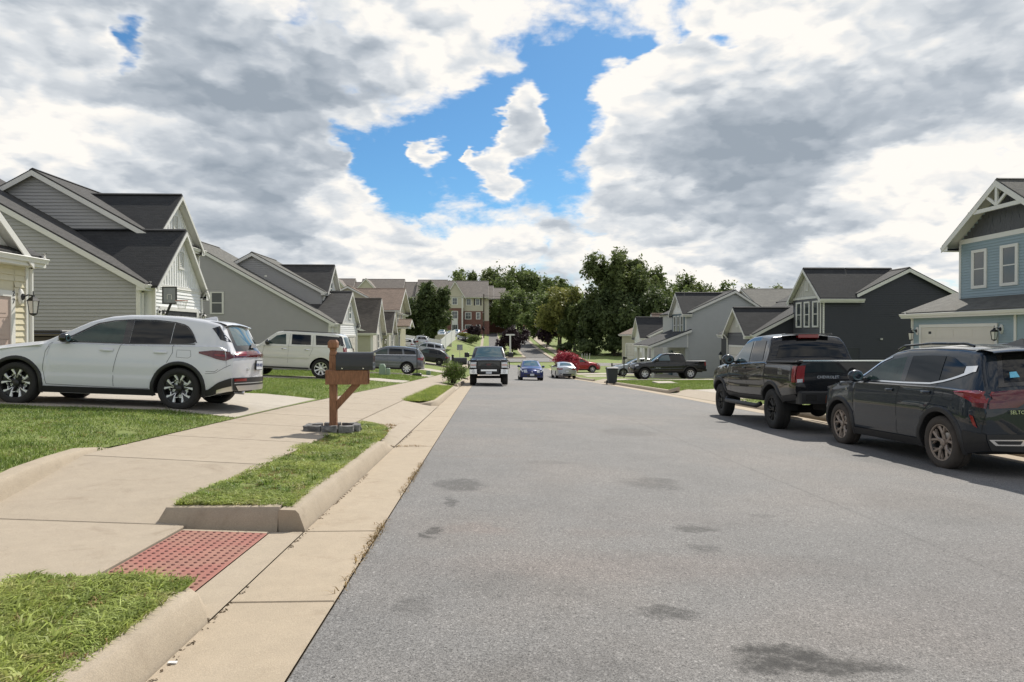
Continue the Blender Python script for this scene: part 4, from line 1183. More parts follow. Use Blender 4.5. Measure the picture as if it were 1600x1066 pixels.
def grey_house(label, x, y, zs, near, upper, apron, wall2, roofm, roofm2, gable_m, gwin=False, detail=True):
    """the two-storey houses of the left side: long street-facing roof slope, garage gable in front, upper gable behind.
       near=(Y near wall, Y far), x = X of the front wall, zs = shift of all heights"""
    y0, y1 = near
    z = lambda v: v + zs
    g = thing('house', label, 'house', (x, (y0 + y1) / 2, G(x, y0)))
    gr = G(x, (y0 + y1) / 2) - .5
    st = .127 if detail else .15
    # lower body
    xr = x - 9.6
    prof = [(xr - 3.5, z(3.2 + 9.6 * .56 - 2.0)), (xr, z(3.2 + 9.6 * .56)), (x, z(3.2))]
    volume(g, prof, y0, y1, 'Y', gr, wall2[0], roofm, oh=.30, g1=.2, gut=(False, True))
    siding(g, [(xr - 3.5, gr), (x, gr), (x, z(3.2)), (xr, z(3.2 + 9.6 * .56)), (xr - 3.5, z(3.2 + 9.6 * .56 - 2.0))], 'Y', y0, -1, st, wall2[0])
    mb = MB(); P = PT('Y', y0, -1); box_on(mb, P, x - .10, x + .012, gr, z(3.18), 0, .045); P = PT('X', x, 1); box_on(mb, P, y0 - .046, y0 + .10, gr, z(3.10), .0, .044); mb.build('corner_post', TRIM, g)
    # garage gable towards the street
    gy0, gap, gy1 = apron
    ez = 3.2; az = 5.25
    gf = x + .36
    volume(g, [(gy0, z(ez)), (gap, z(az)), (gy1, z(ez))], x - 4.2, gf, 'X', gr, gable_m, roofm2, oh=.26, g0=0, g1=.24, rake=(False, True), gut=(False, True), rk=.16)
    battens(g, [(gy0 + .08, z(ez - .05)), (gap, z(az - .08)), (gy1 - .08, z(ez - .05))], 'X', gf, 1, .2, gable_m)
    vent(g, 'X', gf, 1, gap, z(4.2))
    P = PT('X', gf, 1)
    mb = MB(); box_on(mb, P, gy0 + .06, gy1 - .06, z(3.06), z(3.17), 0, .04); mb.build('frieze_board', TRIM, g)
    siding(g, [(gy0 + .06, z(2.36)), (gy1 - .06, z(2.36)), (gy1 - .06, z(3.06)), (gy0 + .06, z(3.06))], 'X', gf, 1, .127, gable_m)
    siding(g, [(gy0 + .06, gr), (gy0 + .30, gr), (gy0 + .30, z(2.36)), (gy0 + .06, z(2.36))], 'X', gf, 1, .127, gable_m)
    siding(g, [(gy1 - .34, gr), (gy1 - .06, gr), (gy1 - .06, z(2.36)), (gy1 - .34, z(2.36))], 'X', gf, 1, .127, gable_m)
    siding(g, [(y0 + .1, gr), (gy0 - .02, gr), (gy0 - .02, z(3.0)), (y0 + .1, z(3.0))], 'X', x, 1, .127, gable_m)
    mb = MB(); box_on(mb, P, gy0 - .01, gy0 + .06, gr, z(3.06), -.08, .045); mb.build('corner_post', TRIM, g)
    garage_door(g, 'X', gf, 1, gy0 + .45, gy1 - .5, gr + .5, z(2.22), BLACK if not gwin else GAR_W)
    downspout(g, x, y0 + .12, z(3.2), gr + .3, 1, 0, .32)
    downspout(g, gf, gy1 - .02, z(3.2), gr + .3, 1, 0, .28)
    # upper body
    ux, uy0, uy1, ue, ua, uxr = upper
    volume(g, [(2 * uxr - ux, z(ue)), (uxr, z(ua)), (ux, z(ue))], uy0, uy1, 'Y', gr + 1, wall2[1], roofm, oh=.25, gut=(False, True))
    siding(g, [(2 * uxr - ux, z(3)), (ux, z(3)), (ux, z(ue)), (uxr, z(ua)), (2 * uxr - ux, z(ue))], 'Y', uy0, -1, st, wall2[1])
    vy0, vap, vy1, vaz = uy0 + .34, uy0 + 2.3, uy0 + 4.26, ue + 1.85
    volume(g, [(vy0, z(ue)), (vap, z(vaz)), (vy1, z(ue))], ux - 4.0, ux + .08, 'X', z(ue) - 2.0, gable_m, roofm2, oh=.22, g0=0, g1=.32, rake=(False, True), gut=(False, True), rk=.15)
    battens(g, [(vy0 + .05, z(ue - 1.9)), (vy0 + .05, z(ue)), (vap, z(vaz - .06)), (vy1 - .05, z(ue)), (vy1 - .05, z(ue - 1.9))], 'X', ux + .08, 1, .2, gable_m)
    if gwin: window(g, 'X', ux + .09, 1, vap - .3, vap + .3, z(ue - .1), z(ue + .7), glass=GLASSB); window(g, 'X', gf + .01, 1, gap - .3, gap + .3, z(3.5), z(4.3), glass=GLASSB)
    else: vent(g, 'X', ux + .08, 1, vap, z(ue + .8), .3, .5)
    downspout(g, ux + .05, uy1 - .1, z(ue), z(3.6), 1, 0, .26)
    return g


h1 = grey_house('large grey siding house with dark cross gables and a white garage gable', -12.25, 0, 0.0, (24.5, 29.0), (-13.25, 27.0, 31.7, 5.25, 7.55, -17.4), (24.8, 26.9, 28.75), (SD_GRY, SD_BLG), SH_MID, SH_DARK, SD_WHT)
lantern('wall_lantern', 'small wall lantern at the near corner of the white garage gable', -11.86, 25.05, 2.15, 1, 0, 1.1)
lantern('wall_lantern', 'small wall lantern at the far corner of the white garage gable', -11.86, 28.5, 2.15, 1, 0, 1.1)
h2 = grey_house('mid grey siding house with one white window in its side wall', -9.95, 0, -1.06, (43.5, 50.3), (-11.15, 46.3, 51.0, 5.3, 7.75, -15.7), (44.6, 47.7, 50.2), (SD_DGR, SD_BLG), SH_GREY, SH_MID, SD_WHT, gwin=True)
window(h2, 'Y', 43.5, -1, -17.32, -16.62, 2.68, 3.92, grid=(1, 2), casing=.08)
w_ = MB().box(-14.0, -13.9, 43.38, 43.5, 5.0 - .06, 5.06 - .02).build('wall_spigot', TRIMG, h2)

# ---------------- House with paired garage gables (sage siding, brown roof)
h3 = thing('house', 'sage siding house with two steep narrow brown gables and brown doors', 'house', (-10, 64, G(-10, 64)))
gb = G(-10, 62) - .4
volume(h3, [(-20, 1.9), (-15.5, 3.6), (-10.9, 1.7)], 60.0, 74.0, 'Y', gb, SD_GRN, SH_TAUPE, oh=.2, gut=(False, True))
siding(h3, [(-20, gb), (-10.9, gb), (-10.9, 1.7), (-15.5, 3.6), (-20, 1.9)], 'Y', 60.0, -1, .15, SD_GRN)
for (a, p, b, ap, x1) in ((59.9, 62.6, 65.2, 4.5, -10.0), (69.6, 71.5, 73.3, 3.55, -10.0)):
    volume(h3, [(a, 1.65), (p, ap), (b, 1.65)], -15.5, x1, 'X', gb, GAR_W, SH_TAUPE, oh=.25, g0=0, g1=.35, rake=(False, True), gut=(True, True), rk=.3)
    siding(h3, [(-15.4, gb), (x1, gb), (x1, 1.6), (-15.4, 1.6)], 'Y', a, -1, .15, SD_GRN)
    window(h3, 'X', x1, 1, p - .45, p + .45, .1, 1.3, grid=(2, 2))
    mb = MB(); P = PT('Y', a, -1); box_on(mb, P, x1 - .2, x1 + .02, gb, 1.6, 0, .04); mb.build('corner_post', TRIM, h3)
mb = MB(); P = PT('X', -10.9, 1); box_on(mb, P, 66.0, 68.4, gb, 1.3, 0, .05); mb.build('door', GAR_B, h3)
lantern('wall_lantern', 'black wall lantern on the sage house by the street door', -10.0 + .02, 64.8, .85, 1, 0, 1.6)

# ---------------- tall sage/tan house beyond with brown roof
h4 = thing('house', 'tan two storey house with a broad reddish brown roof', 'house', (-10, 82, G(-10, 82)))
gb = G(-10, 82) - .3
volume(h4, [(-22, 3.6), (-15.5, 6.6), (-10.4, 3.9)], 76.5, 86.0, 'Y', gb, SD_TAN, SH_BROWN, oh=.4, gut=(False, True))
volume(h4, [(74.8, 4.1), (79.5, 6.5), (84.5, 4.1)], -26.5, -10.1, 'X', gb, SD_TAN, SH_BROWN, oh=.5, g0=.3, g1=.6, rake=(True, True), gut=(True, True))
siding(h4, [(-26, gb), (-10.1, gb), (-10.1, 4.05), (-26, 4.05)], 'Y', 74.8, -1, .16, SD_TAN)
volume(h4, [(76.0, 2.2), (78.0, 2.9), (80.0, 2.2)], -10.1, -8.9, 'X', 1.95, TRIM, SH_BROWN, oh=.2, g0=0, g1=.3, gut=(False, False))
window(h4, 'X', -10.1, 1, 76.3, 77.4, 2.5, 3.7, grid=(2, 2)); window(h4, 'X', -10.1, 1, 79.5, 80.6, 2.5, 3.7, grid=(2, 2))
mb = MB(); P = PT('Y', 74.8, -1); box_on(mb, P, -10.4, -10.08, gb, 4.0, 0, .05); mb.build('corner_post', TRIM, h4)
window(h4, 'X', -10.1, 1, 77.6, 78.6, gb + .4, 1.7, grid=(1, 1))

# ---------------- right side: light blue house
h5 = thing('house', 'light blue two storey house with a white truss in its front gable', 'house', (21.0, 30, G(21, 30)))
zf5 = -.47; X5 = 21.0
volume(h5, [(21.0, 2.42), (22.9, 3.12)], 24.0, 33.0, 'Y', zf5 - .5, SD_LBL, SH_GREY, oh=.4, g1=.35, gut=(True, False), rake=(True, True))
siding(h5, [(27.3, 1.80), (32.92, 1.80), (32.92, 2.30), (27.3, 2.30)], 'X', X5, -1, .115, SD_LBL)
siding(h5, [(32.5, zf5), (32.92, zf5), (32.92, 1.80), (32.5, 1.80)], 'X', X5, -1, .115, SD_LBL)
siding(h5, [(26.5, zf5), (27.3, zf5), (27.3, 2.30), (26.5, 2.30)], 'X', X5, -1, .115, SD_LBL)
siding(h5, [(24.0, zf5), (26.42, zf5), (26.42, 2.30), (24.0, 2.30)], 'X', X5 + .12, -1, .115, SD_TEAL)
mb = MB(); P = PT('X', X5, -1)
box_on(mb, P, 32.92, 33.03, zf5, 2.40, 0, .04); mb.build('corner_post', TRIM, h5)
mb = MB(); box_on(mb, P, 26.38, 26.5, zf5, 2.30, 0, .04); mb.build('corner_post', TRIM, h5)
mb = MB(); box_on(mb, P, 24.0, 33.0, 2.30, 2.46, 0, .06); mb.build('frieze_board', TRIM, h5)
garage_door(h5, 'X', X5, -1, 27.5, 32.3, zf5, 1.66, GAR_W, 4, 4)
mb = MB(); box_on(mb, P, 31.55, 31.75, 1.35, 1.47, .03, .045); mb.build('door_sticker', BLACK, h5)
downspout(h5, X5, 33.0, 2.45, zf5, -1, 0, .38)
UX = 22.3
volume(h5, [(23.3, 5.75), (26.95 + 1.55, 7.95), (31.05, 5.75)][0:0] or [(25.4, 5.72), (28.45, 7.85), (31.5, 5.72)], UX, 33.0, 'X', 2.6, SD_LBL, SH_GREY, oh=.42, g0=.62, gut=(True, True), rake=(True, False), rk=.26)
siding(h5, [(25.45, 2.95), (31.45, 2.95), (31.45, 5.55), (25.45, 5.55)], 'X', UX, -1, .127, SD_LBL)
P = PT('X', UX, -1)
mb = MB(); box_on(mb, P, 25.4, 31.5, 5.55, 5.76, 0, .05); mb.build('frieze_board', TRIM, h5)
mb = MB(); box_on(mb, P, 31.40, 31.52, 2.9, 5.55, 0, .05); mb.build('corner_post', TRIM, h5)
# shake shingles in the gable, in rows of separate pieces
mb = MB(); z = 5.76
tri = [(25.5, 5.76), (28.45, 7.80), (31.4, 5.76)]
k = 0
while z < 7.6:
    r = hrange(tri, z + .12)
    if r:
        h = r[0] - rng.uniform(0, .1)
        while h < r[1]:
            w_ = rng.uniform(.11, .2); a = max(h, r[0]); b = min(h + w_ - .008, r[1])
            if b > a: box_on(mb, P, a, b, z - rng.uniform(0, .015), z + .16, .0, .018 + rng.uniform(0, .012))
            h += w_
    z += .155; k += 1
mb.build('shake_shingles', SD_CHAR, h5, kind='stuff')
# white truss standing proud of the gable
tz = 6.82
for a, b, w_ in (((UX - .58, 26.75, tz + .02), (UX - .58, 30.15, tz + .02), .17), ((UX - .58, 28.45, 7.75), (UX - .58, 28.45, tz - .1), .0),):
    if w_: mb = MB(); beam(mb, a, b, w_, .08); mb.build('truss_beam', TRIM, h5)
mb = MB().box(UX - .62, UX - .54, 28.38, 28.52, tz, 7.66); mb.build('truss_post', TRIM, h5)
for s in (-1, 1):
    mb = MB(); a = Vector((UX - .58, 28.45, tz + .04)); b = Vector((UX - .58, 28.45 + s * .66, tz + .55)); dv = Vector((0, b.y - a.y, b.z - a.z)).normalized(); nn = Vector((0, -dv.z, dv.y)) * .06
    mb.add([a + nn - Vector((.035, 0, 0)), a - nn - Vector((.035, 0, 0)), b - nn - Vector((.035, 0, 0)), b + nn - Vector((.035, 0, 0)), a + nn + Vector((.035, 0, 0)), a - nn + Vector((.035, 0, 0)), b - nn + Vector((.035, 0, 0)), b + nn + Vector((.035, 0, 0))],
           [(0, 1, 2, 3), (4, 7, 6, 5), (0, 4, 5, 1), (1, 5, 6, 2), (2, 6, 7, 3), (3, 7, 4, 0)])
    mb.build('truss_brace', TRIM, h5)
window(h5, 'X', UX, -1, 29.85, 30.55, 3.55, 5.05, grid=(1, 2), casing=.13)
window(h5, 'X', UX, -1, 28.05, 28.80, 3.55, 5.05, grid=(1, 2), casing=.13)
window(h5, 'X', UX, -1, 26.1, 26.9, 3.55, 5.05, grid=(1, 2), casing=.13)
lantern('wall_lantern', 'black wall lantern left of the light blue house garage door', X5 - .02, 32.62, 1.50, -1, 0, 1.6)
lantern('wall_lantern', 'black wall lantern right of the light blue house garage door', X5 - .02, 27.15, 1.55, -1, 0, 1.6)


def box_gable_house(label, X, Y, Y1, zs, wm, gm, roofm, win=True, z0=None, back=9.0, rx=(2.2, 3.75), ap=(5.1, 5.15)):
    """right side houses: side gable facing us, square bay with its own gable towards the street"""
    z = lambda v: v + zs
    g = thing('house', label, 'house', (X, Y, G(X, Y)))
    gr = z0 if z0 is not None else G(X, Y) - .3
    prof = [(X + rx[0], z(rx[1])), (X + ap[0], z(ap[1])), (X + back, z(3.2))]
    volume(g, prof, Y, Y1, 'Y', gr, wm, roofm, oh=.25, g0=.2, gut=(False, False))
    siding(g, [(X + rx[0], gr), (X + back, gr), (X + back, z(3.2)), (X + ap[0], z(ap[1])), (X + rx[0], z(rx[1]))], 'Y', Y, -1, .13, wm)
    pk = min(5.3, ap[1] - .1) if rx[0] < 1 else 5.3
    volume(g, [(Y - .0, z(3.6)), (Y + 1.95, z(pk)), (Y + 3.9, z(3.6))], X, X + rx[0] + .15, 'X', gr if z0 is not None else z(.6), wm, roofm, oh=.28, g0=.3, g1=0, rake=(True, False), gut=(True, True), rk=.18)
    volume(g, [(Y + .32, z(3.6 + .32 * (pk - 3.6) / 1.95)), (Y + 1.95, z(pk)), (Y + 3.9, z(3.6))], X + rx[0] + .15, X + ap[0] + .2, 'X', z(2.5), wm, roofm, oh=.28, g0=0, g1=0, rake=(False, False), gut=(False, False), rk=.18)
    siding(g, [(X, z(.5)), (X + rx[0] + .1, z(.5)), (X + rx[0] + .1, z(3.5)), (X, z(3.5))], 'Y', Y, -1, .13, wm)
    siding(g, [(Y + .05, z(.9)), (Y + 3.85, z(.9)), (Y + 3.85, z(3.5)), (Y + .05, z(3.5))], 'X', X, -1, .13, gm)
    battens(g, [(Y + .1, z(3.62)), (Y + 1.95, z(5.25)), (Y + 3.8, z(3.62))], 'X', X, -1, .25, SD_WHT if gm is not SD_CHAR else TRIMG)
    vent(g, 'X', X, -1, Y + 1.95, z(4.3), .3, .5)
    mb = MB(); P = PT('X', X, -1); box_on(mb, P, Y, Y + 3.9, z(3.5), z(3.64), 0, .05); mb.build('frieze_board', TRIM, g)
    for k in range(3):
        h = Y + .55 + k * 1.1
        window(g, 'X', X, -1, h, h + .55, z(1.85), z(3.25), grid=(1, 2), casing=.10)
    mb = MB(); P = PT('Y', Y, -1); box_on(mb, P, X - .01, X + .09, z(.9), z(3.5), 0, .03); mb.build('corner_post', TRIM, g)
    return g, gr, z

h6, gr6, z6 = box_gable_house('dark navy house with three tall windows over its front bay', 19.75, 39.6, 50.5, 0.0, SD_NAVY, SD_CHAR, SH_DARK, z0=-1.9)
volume(h6, [(44.0, 1.42), (45.9, 3.05), (47.8, 1.42)], 17.0, 22.5, 'X', -1.9, SD_CHAR, SH_DARK, oh=.28, g0=.34, g1=0, rake=(True, False), gut=(True, True), rk=.18)
battens(h6, [(44.1, 1.45), (45.9, 3.0), (47.7, 1.45)], 'X', 17.0, -1, .25, TRIMG)
vent(h6, 'X', 17.0, -1, 45.9, 2.1, .26, .45)
siding(h6, [(44.0, -1.8), (47.8, -1.8), (47.8, 1.38), (44.0, 1.38)], 'X', 17.0, -1, .13, SD_CHAR)
volume(h6, [(17.3, 1.35), (22.0, 3.75)], 43.6, 50.0, 'Y', -1.9, SD_NAVY, SH_DARK, oh=.2, gut=(True, False), rake=(True, True))
siding(h6, [(17.3, -1.8), (22.0, -1.8), (22.0, 3.7), (17.3, 1.33)], 'Y', 43.6, -1, .13, SD_NAVY)
garage_door(h6, 'X', 17.0, -1, 44.5, 47.3, -1.7, .45, GAR_W)
downspout(h6, 19.75, 39.75, 3.62, 0, -1, 0, .28); downspout(h6, 17.0, 47.75, 1.4, -1.7, -1, 0, .3)
MB().box(27.2, 27.3, 39.5, 39.6, 4.0, 4.08).build('wall_vent', TRIMG, h6); MB().box(23.2, 23.32, 39.5, 39.6, 1.0, 1.1).build('wall_vent', TRIMG, h6)
# low blue-grey house behind the street: far roof ridge seen over the others
h7, gr7, z7 = box_gable_house('pale blue grey house with a front porch beside the dark navy house', 16.2, 55.5, 64.0, -.45, SD_LGB, SD_TEAL, SH_DARK, z0=-2.4, back=7.4, rx=(.35, 3.62), ap=(4.1, 5.3))
volume(h7, [(13.4, .42), (16.4, 1.55)], 55.3, 61.0, 'Y', .25, TRIM, SH_DARK, oh=.25, g0=.15, gut=(True, False))
siding(h7, [(13.5, .25), (16.3, .25), (16.3, 1.4), (13.5, .40)], 'Y', 55.3, -1, .13, SD_LGB)
siding(h7, [(55.5, -2.4), (61, -2.4), (61, 1.0), (55.5, 1.0)], 'X', 16.2, -1, .13, SD_LGB)
for x, y in ((13.5, 55.45), (13.5, 57.9), (13.5, 60.8)):
    MB().box(x - .1, x + .1, y - .1, y + .1, -2.4, .3).build('porch_post', TRIM, h7)
window(h7, 'X', 16.2, -1, 57.0, 58.2, -1.6, -.2, grid=(1, 2)); MB().box(16.05, 16.2, 59.2, 60.1, -2.3, -.1).build('front_door', SD_TEAL, h7)
MB().box(13.3, 16.2, 55.4, 61, -2.5, -2.25).build('porch_floor', CONCP, h7)
# far right garage gables
h8 = thing('house', 'grey house with a white garage gable seen over the black crew cab pickup', 'house', (16.6, 72, G(16.6, 72)))
volume(h8, [(72.6, 1.1), (74.6, 3.1), (76.6, 1.1)], 16.6, 22, 'X', -3.2, SD_WHT, SH_DARK, oh=.25, g0=.35, rake=(True, False), gut=(True, True), rk=.22)
siding(h8, [(72.6, -3), (76.6, -3), (76.6, 1), (72.6, 1)], 'X', 16.6, -1, .2, SD_WHT)
volume(h8, [(17.3, 1.2), (22.5, 3.6), (27, 1.6)], 72.0, 80, 'Y', -3.2, SD_DGR, SH_MID, oh=.2, gut=(True, False))
siding(h8, [(17.3, -3), (27, -3), (27, 1.6), (22.5, 3.6), (17.3, 1.2)], 'Y', 72.0, -1, .15, SD_DGR)
garage_door(h8, 'X', 16.6, -1, 73.0, 76.2, -2.9, -.7, GAR_W)
h9 = thing('house', 'brown roofed house with a white lattice balcony at the edge of the trees', 'house', (19, 88, G(19, 88)))
volume(h9, [(18.6, 1.4), (24.5, 4.1), (30, 1.4)], 86, 94, 'Y', -3.2, SD_TAN, SH_BROWN, oh=.4, gut=(True, True))
volume(h9, [(86, 2.6), (87.6, 3.9), (89.2, 2.6)], 21.4, 25, 'X', 1.0, SD_TAN, SH_BROWN, oh=.2, g0=.3, rake=(True, False), gut=(False, False))
bal = MB().box(17.2, 21.3, 84.6, 86, -1.75, -1.55).build('balcony', TRIM, h9)
lt = MB()
for i in range(22):
    a = 17.3 + i * .18
    lt.box(a, a + .11, 84.60, 84.64, -1.5, .1)
for i in range(9): lt.box(17.2, 21.3, 84.56, 84.60, -1.5 + i * .19, -1.40 + i * .19)
lt.build('lattice', TRIM, bal, kind='stuff')
MB().box(17.2, 21.3, 84.55, 84.7, .1, .22).build('rail', TRIM, bal)
for x in (17.3, 21.2): MB().box(x - .1, x + .1, 84.6, 84.8, -3.2, 1.5 if x > 20 else .2).build('post', TRIM, bal)
window(h9, 'Y', 86, -1, 19.0, 19.8, -.8, 1.0, grid=(1, 2))
window(h9, 'Y', 86, -1, 20.4, 21.1, -.8, 1.0, grid=(1, 2))
# long roofs behind the right hand row
h10 = thing('house', 'long grey roof of a house standing behind the pale blue grey house', 'house', (36, 84, G(36, 84)))
volume(h10, [(80, 4.4), (86, 7.0), (92, 4.6)], 32.5, 43, 'X', -3, SD_DGR, SH_GREY, oh=.4)


# ---------------- apartment complex on the hill
apt = thing('apartment_building', 'four storey brick and cream apartment building at the end of the street', 'apartment building', (-5, 190, -.8))
D = 190.4
def apt_win(h0, h1, z0, z1, y, grid=(2, 2), sh=None, rt=apt): return window(rt, 'Y', y, -1, h0, h1, z0, z1, grid=grid, casing=.16, shutters=sh)
# gabled bay, main body, set-back corner
MB().box(-11.2, -7.1, D, D + 12, -1.2, 8.55).build('brick_wall', BRICK, apt)
volume(apt, [(-11.5, 12.1), (-9.05, 16.0), (-6.6, 12.1)], D - .05, D + 10, 'Y', 8.55, APT_C, SH_APT, oh=.5, g0=.3, gut=(False, False), rk=.4)
MB().box(-6.95, -1.4, D + 1.0, D + 12, -1.2, 7.75).build('brick_wall', BRICK, apt)
MB().box(-7.05, -1.25, D + .95, D + 12, 7.75, 11.75).build('upper_wall', APT_C, apt)
MB().box(-1.4, .45, D + 1.6, D + 12, -1.2, 5.0).build('brick_wall', BRICK, apt)
MB().box(-1.25, .35, D + 1.7, D + 12, 5.0, 11.6).build('upper_wall', APT_C, apt)
volume(apt, [(D + .4, 11.9), (D + 7, 16.55), (D + 13.5, 11.9)], -11.4, -.2, 'X', 11.6, APT_C, SH_APT, oh=.5, gut=(True, True), g1=.4)
volume(apt, [(D + 1.4, 11.5), (D + 7, 15.2), (D + 13, 11.5)], -.5, 1.5, 'X', 11.3, APT_C, SH_APT, oh=.4, g0=0, gut=(True, False))
MB().box(-7.25, -6.85, D - .1, D + .3, -1, 12.0).build('downspout', TRIM, apt)
apt_win(-9.8, -8.5, 9.6, 11.3, D - .05); apt_win(-9.9, -8.4, 5.7, 7.6, D); apt_win(-9.9, -8.4, 1.9, 3.9, D, (3, 1)); apt_win(-10.1, -8.4, -1.0, .9, D, (3, 1))
MB().box(-10.0, -8.3, D - .06, D, 3.95, 5.6).build('spandrel', TRIM, apt)
apt_win(-5.9, -4.7, 9.5, 11.1, D + .95); apt_win(-3.3, -2.3, 9.5, 11.1, D + .95, (2, 2), SHUT)
apt_win(-6.2, -4.7, 5.6, 7.3, D + 1); apt_win(-3.1, -2.2, 5.6, 7.3, D + 1)
apt_win(-6.2, -4.7, 2.0, 3.8, D + 1, (3, 1)); apt_win(-3.1, -2.2, 2.0, 3.8, D + 1, (2, 1))
apt_win(-6.3, -4.7, -1.2, .8, D + 1, (3, 1)); apt_win(-3.1, -2.2, -1.2, .8, D + 1, (2, 1))

ap2 = thing('apartment_building', 'lower apartment wing with dark shutters right of the main brick block', 'apartment building', (3, 204, 3))
D2 = 204
MB().box(-.4, 5.6, D2, D2 + 10, 1.0, 6.4).build('brick_wall', BRICK, ap2)
MB().box(-.5, 5.7, D2 - .05, D2 + 10, 6.4, 12.0).build('upper_wall', APT_C, ap2)
volume(ap2, [(D2 - .2, 12.1), (D2 + 5, 15.3), (D2 + 10, 12.1)], -1, 5.2, 'X', 12.0, APT_C, SH_APT, oh=.5)
volume(ap2, [(D2 + .4, 11.7), (D2 + 5, 14.2), (D2 + 10, 11.7)], 5.0, 6.9, 'X', 9.0, APT_C, SH_APT, oh=.4)
for zz in (10.0, 7.0): 
    apt_win(2.6, 3.6, zz, zz + 1.6, D2 - .05, (2, 2), SHUT, ap2); apt_win(.0, .7, zz, zz + 1.6, D2 - .05, (1, 2), SHUT, ap2)
apt_win(2.6, 3.7, 3.6, 5.2, D2, (2, 1), None, ap2)

ap3 = thing('apartment_building', 'long row of apartment roofs with cream gables above the left houses', 'apartment building', (-28, 208, 0))
D3 = 205
ap3z = 1.0
volume(ap3, [(D3, 13.2), (D3 + 7, 18.3), (D3 + 14, 13.2)], -48, -40.8, 'X', 0, APT_C, SH_APT, oh=.5)
volume(ap3, [(D3 + 1, 13.0), (D3 + 7, 17.2), (D3 + 14, 13.0)], -41, -38, 'X', 0, APT_C, SH_APT, oh=.5)
volume(ap3, [(D3, 13.2), (D3 + 7, 18.2), (D3 + 14, 13.2)], -38.3, -25.7, 'X', 0, APT_C, SH_APT, oh=.5)
volume(ap3, [(D3 + 1, 12.8), (D3 + 7, 17.3), (D3 + 14, 12.8)], -26, -21.0, 'X', 0, APT_C, SH_APT, oh=.5)
volume(ap3, [(D3, 13.2), (D3 + 7, 18.0), (D3 + 14, 13.2)], -21.3, -12.5, 'X', 0, APT_C, SH_APT, oh=.5)
volume(ap3, [(D3 + 1, 12.8), (D3 + 7, 16.8), (D3 + 14, 12.8)], -13, -9.0, 'X', 0, APT_C, SH_APT, oh=.5)
for hx, zt in ((-44.5, 17.8), (-36.0, 17.7), (-17.0, 17.2)):
    volume(ap3, [(hx - 4.0, 13.4), (hx, zt), (hx + 4.0, 13.4)], D3 - 1.5, D3 + 7, 'Y', 0, APT_C, SH_APT, oh=.4, rk=.4, gut=(False, False))
    apt_win(hx - .6, hx + .6, 12.2, 13.8, D3 - 1.5, (2, 2), None, ap3)
apt_win(-23.2, -22.3, 10.3, 12.1, D3 + 1, (2, 2), SHUT, ap3); apt_win(-33, -32, 10.2, 12.0, D3, (2, 2), SHUT, ap3); apt_win(-23.2, -22.3, 6.5, 8.3, D3 + 1, (2, 2), SHUT, ap3)
# red lot office behind: brick garage block
# ------------------------------------------------------------------ trees, shrubs
def leaf_mesh(name, m, lobes, n, size, seed, shell=.55, flat=.35):
    """crown of separate small leaf-clump faces spread through overlapping lobes; lobes = [(x,y,z,rx,ry,rz)]"""
    r = np.random.default_rng(seed)
    L = np.array(lobes, float); vol = (L[:, 3] * L[:, 4] * L[:, 5]) ** .75; pick = r.choice(len(L), n, p=vol / vol.sum())
    d = r.normal(size=(n, 3)); d /= np.linalg.norm(d, axis=1)[:, None]
    # small bunches: points gather round twig ends on each lobe
    nb = max(12, n // 28)
    bp = r.choice(len(L), nb, p=vol / vol.sum()); bd = r.normal(size=(nb, 3)); bd /= np.linalg.norm(bd, axis=1)[:, None]
    br = r.uniform(shell, 1.08, nb)
    bc = L[bp, :3] + bd * L[bp, 3:] * br[:, None]
    idx = r.integers(0, nb, n)
    spread = L[bp[idx], 3:] * r.uniform(.10, .22, (n, 1))
    c = bc[idx] + r.normal(size=(n, 3)) * spread
    loose = r.uniform(0, 1, n) < .22
    rad = r.uniform(shell, 1.0, n) ** .5
    c[loose] = (L[pick, :3] + d * L[pick, 3:] * rad[:, None])[loose]
    out = c - L[bp[idx], :3]; out /= np.linalg.norm(out, axis=1)[:, None] + 1e-6
    nrm = out * .6 + r.normal(size=(n, 3)) * .6 + np.array([0, 0, flat]); nrm /= np.linalg.norm(nrm, axis=1)[:, None]
    t = np.cross(nrm, r.normal(size=(n, 3))); t /= np.linalg.norm(t, axis=1)[:, None] + 1e-6; b = np.cross(nrm, t)
    s = (size * r.uniform(.5, 1.3, n))[:, None]
    k = r.uniform(.5, 1.0, (n, 1))
    v = np.stack([c - t * s, c - b * s * k * .6 + t * s * .1, c + t * s, c + b * s * k * .6 - t * s * .1 + nrm * s * .25], 1)
    me = bpy.data.meshes.new(name)
    me.vertices.add(n * 4); me.vertices.foreach_set('co', v.astype(np.float32).ravel())
    me.loops.add(n * 4); me.loops.foreach_set('vertex_index', np.arange(n * 4, dtype=np.int32))
    me.polygons.add(n); me.polygons.foreach_set('loop_start', (np.arange(n) * 4).astype(np.int32))
    try: me.polygons.foreach_set('loop_total', np.full(n, 4, np.int32))
    except Exception: pass
    me.update(calc_edges=True); me.materials.append(m)
    return me


def trunk_mb(h, r0, lobes, seed, n=4, lean=0.0):
    r = np.random.default_rng(seed); mb = MB()
    top = Vector((lean * h, 0, h))
    pts = [Vector((r.normal() * .02 * h * t + lean * h * t, r.normal() * .02 * h * t, h * t)) for t in (0, .25, .5, .75, 1.0)]
    mb.tube(pts, [r0 * k for k in (1.35, .95, .8, .62, .35)], 8)
    for i in range(n):
        l = lobes[int(r.integers(0, len(lobes)))]
        a = pts[1] + (pts[3] - pts[1]) * r.uniform(0, 1)
        e = Vector(l[:3]); m_ = (a + e) / 2 + Vector((0, 0, -.05 * h))
        mb.tube([a, m_, e], [r0 * .45, r0 * .3, r0 * .1], 6)
    return mb


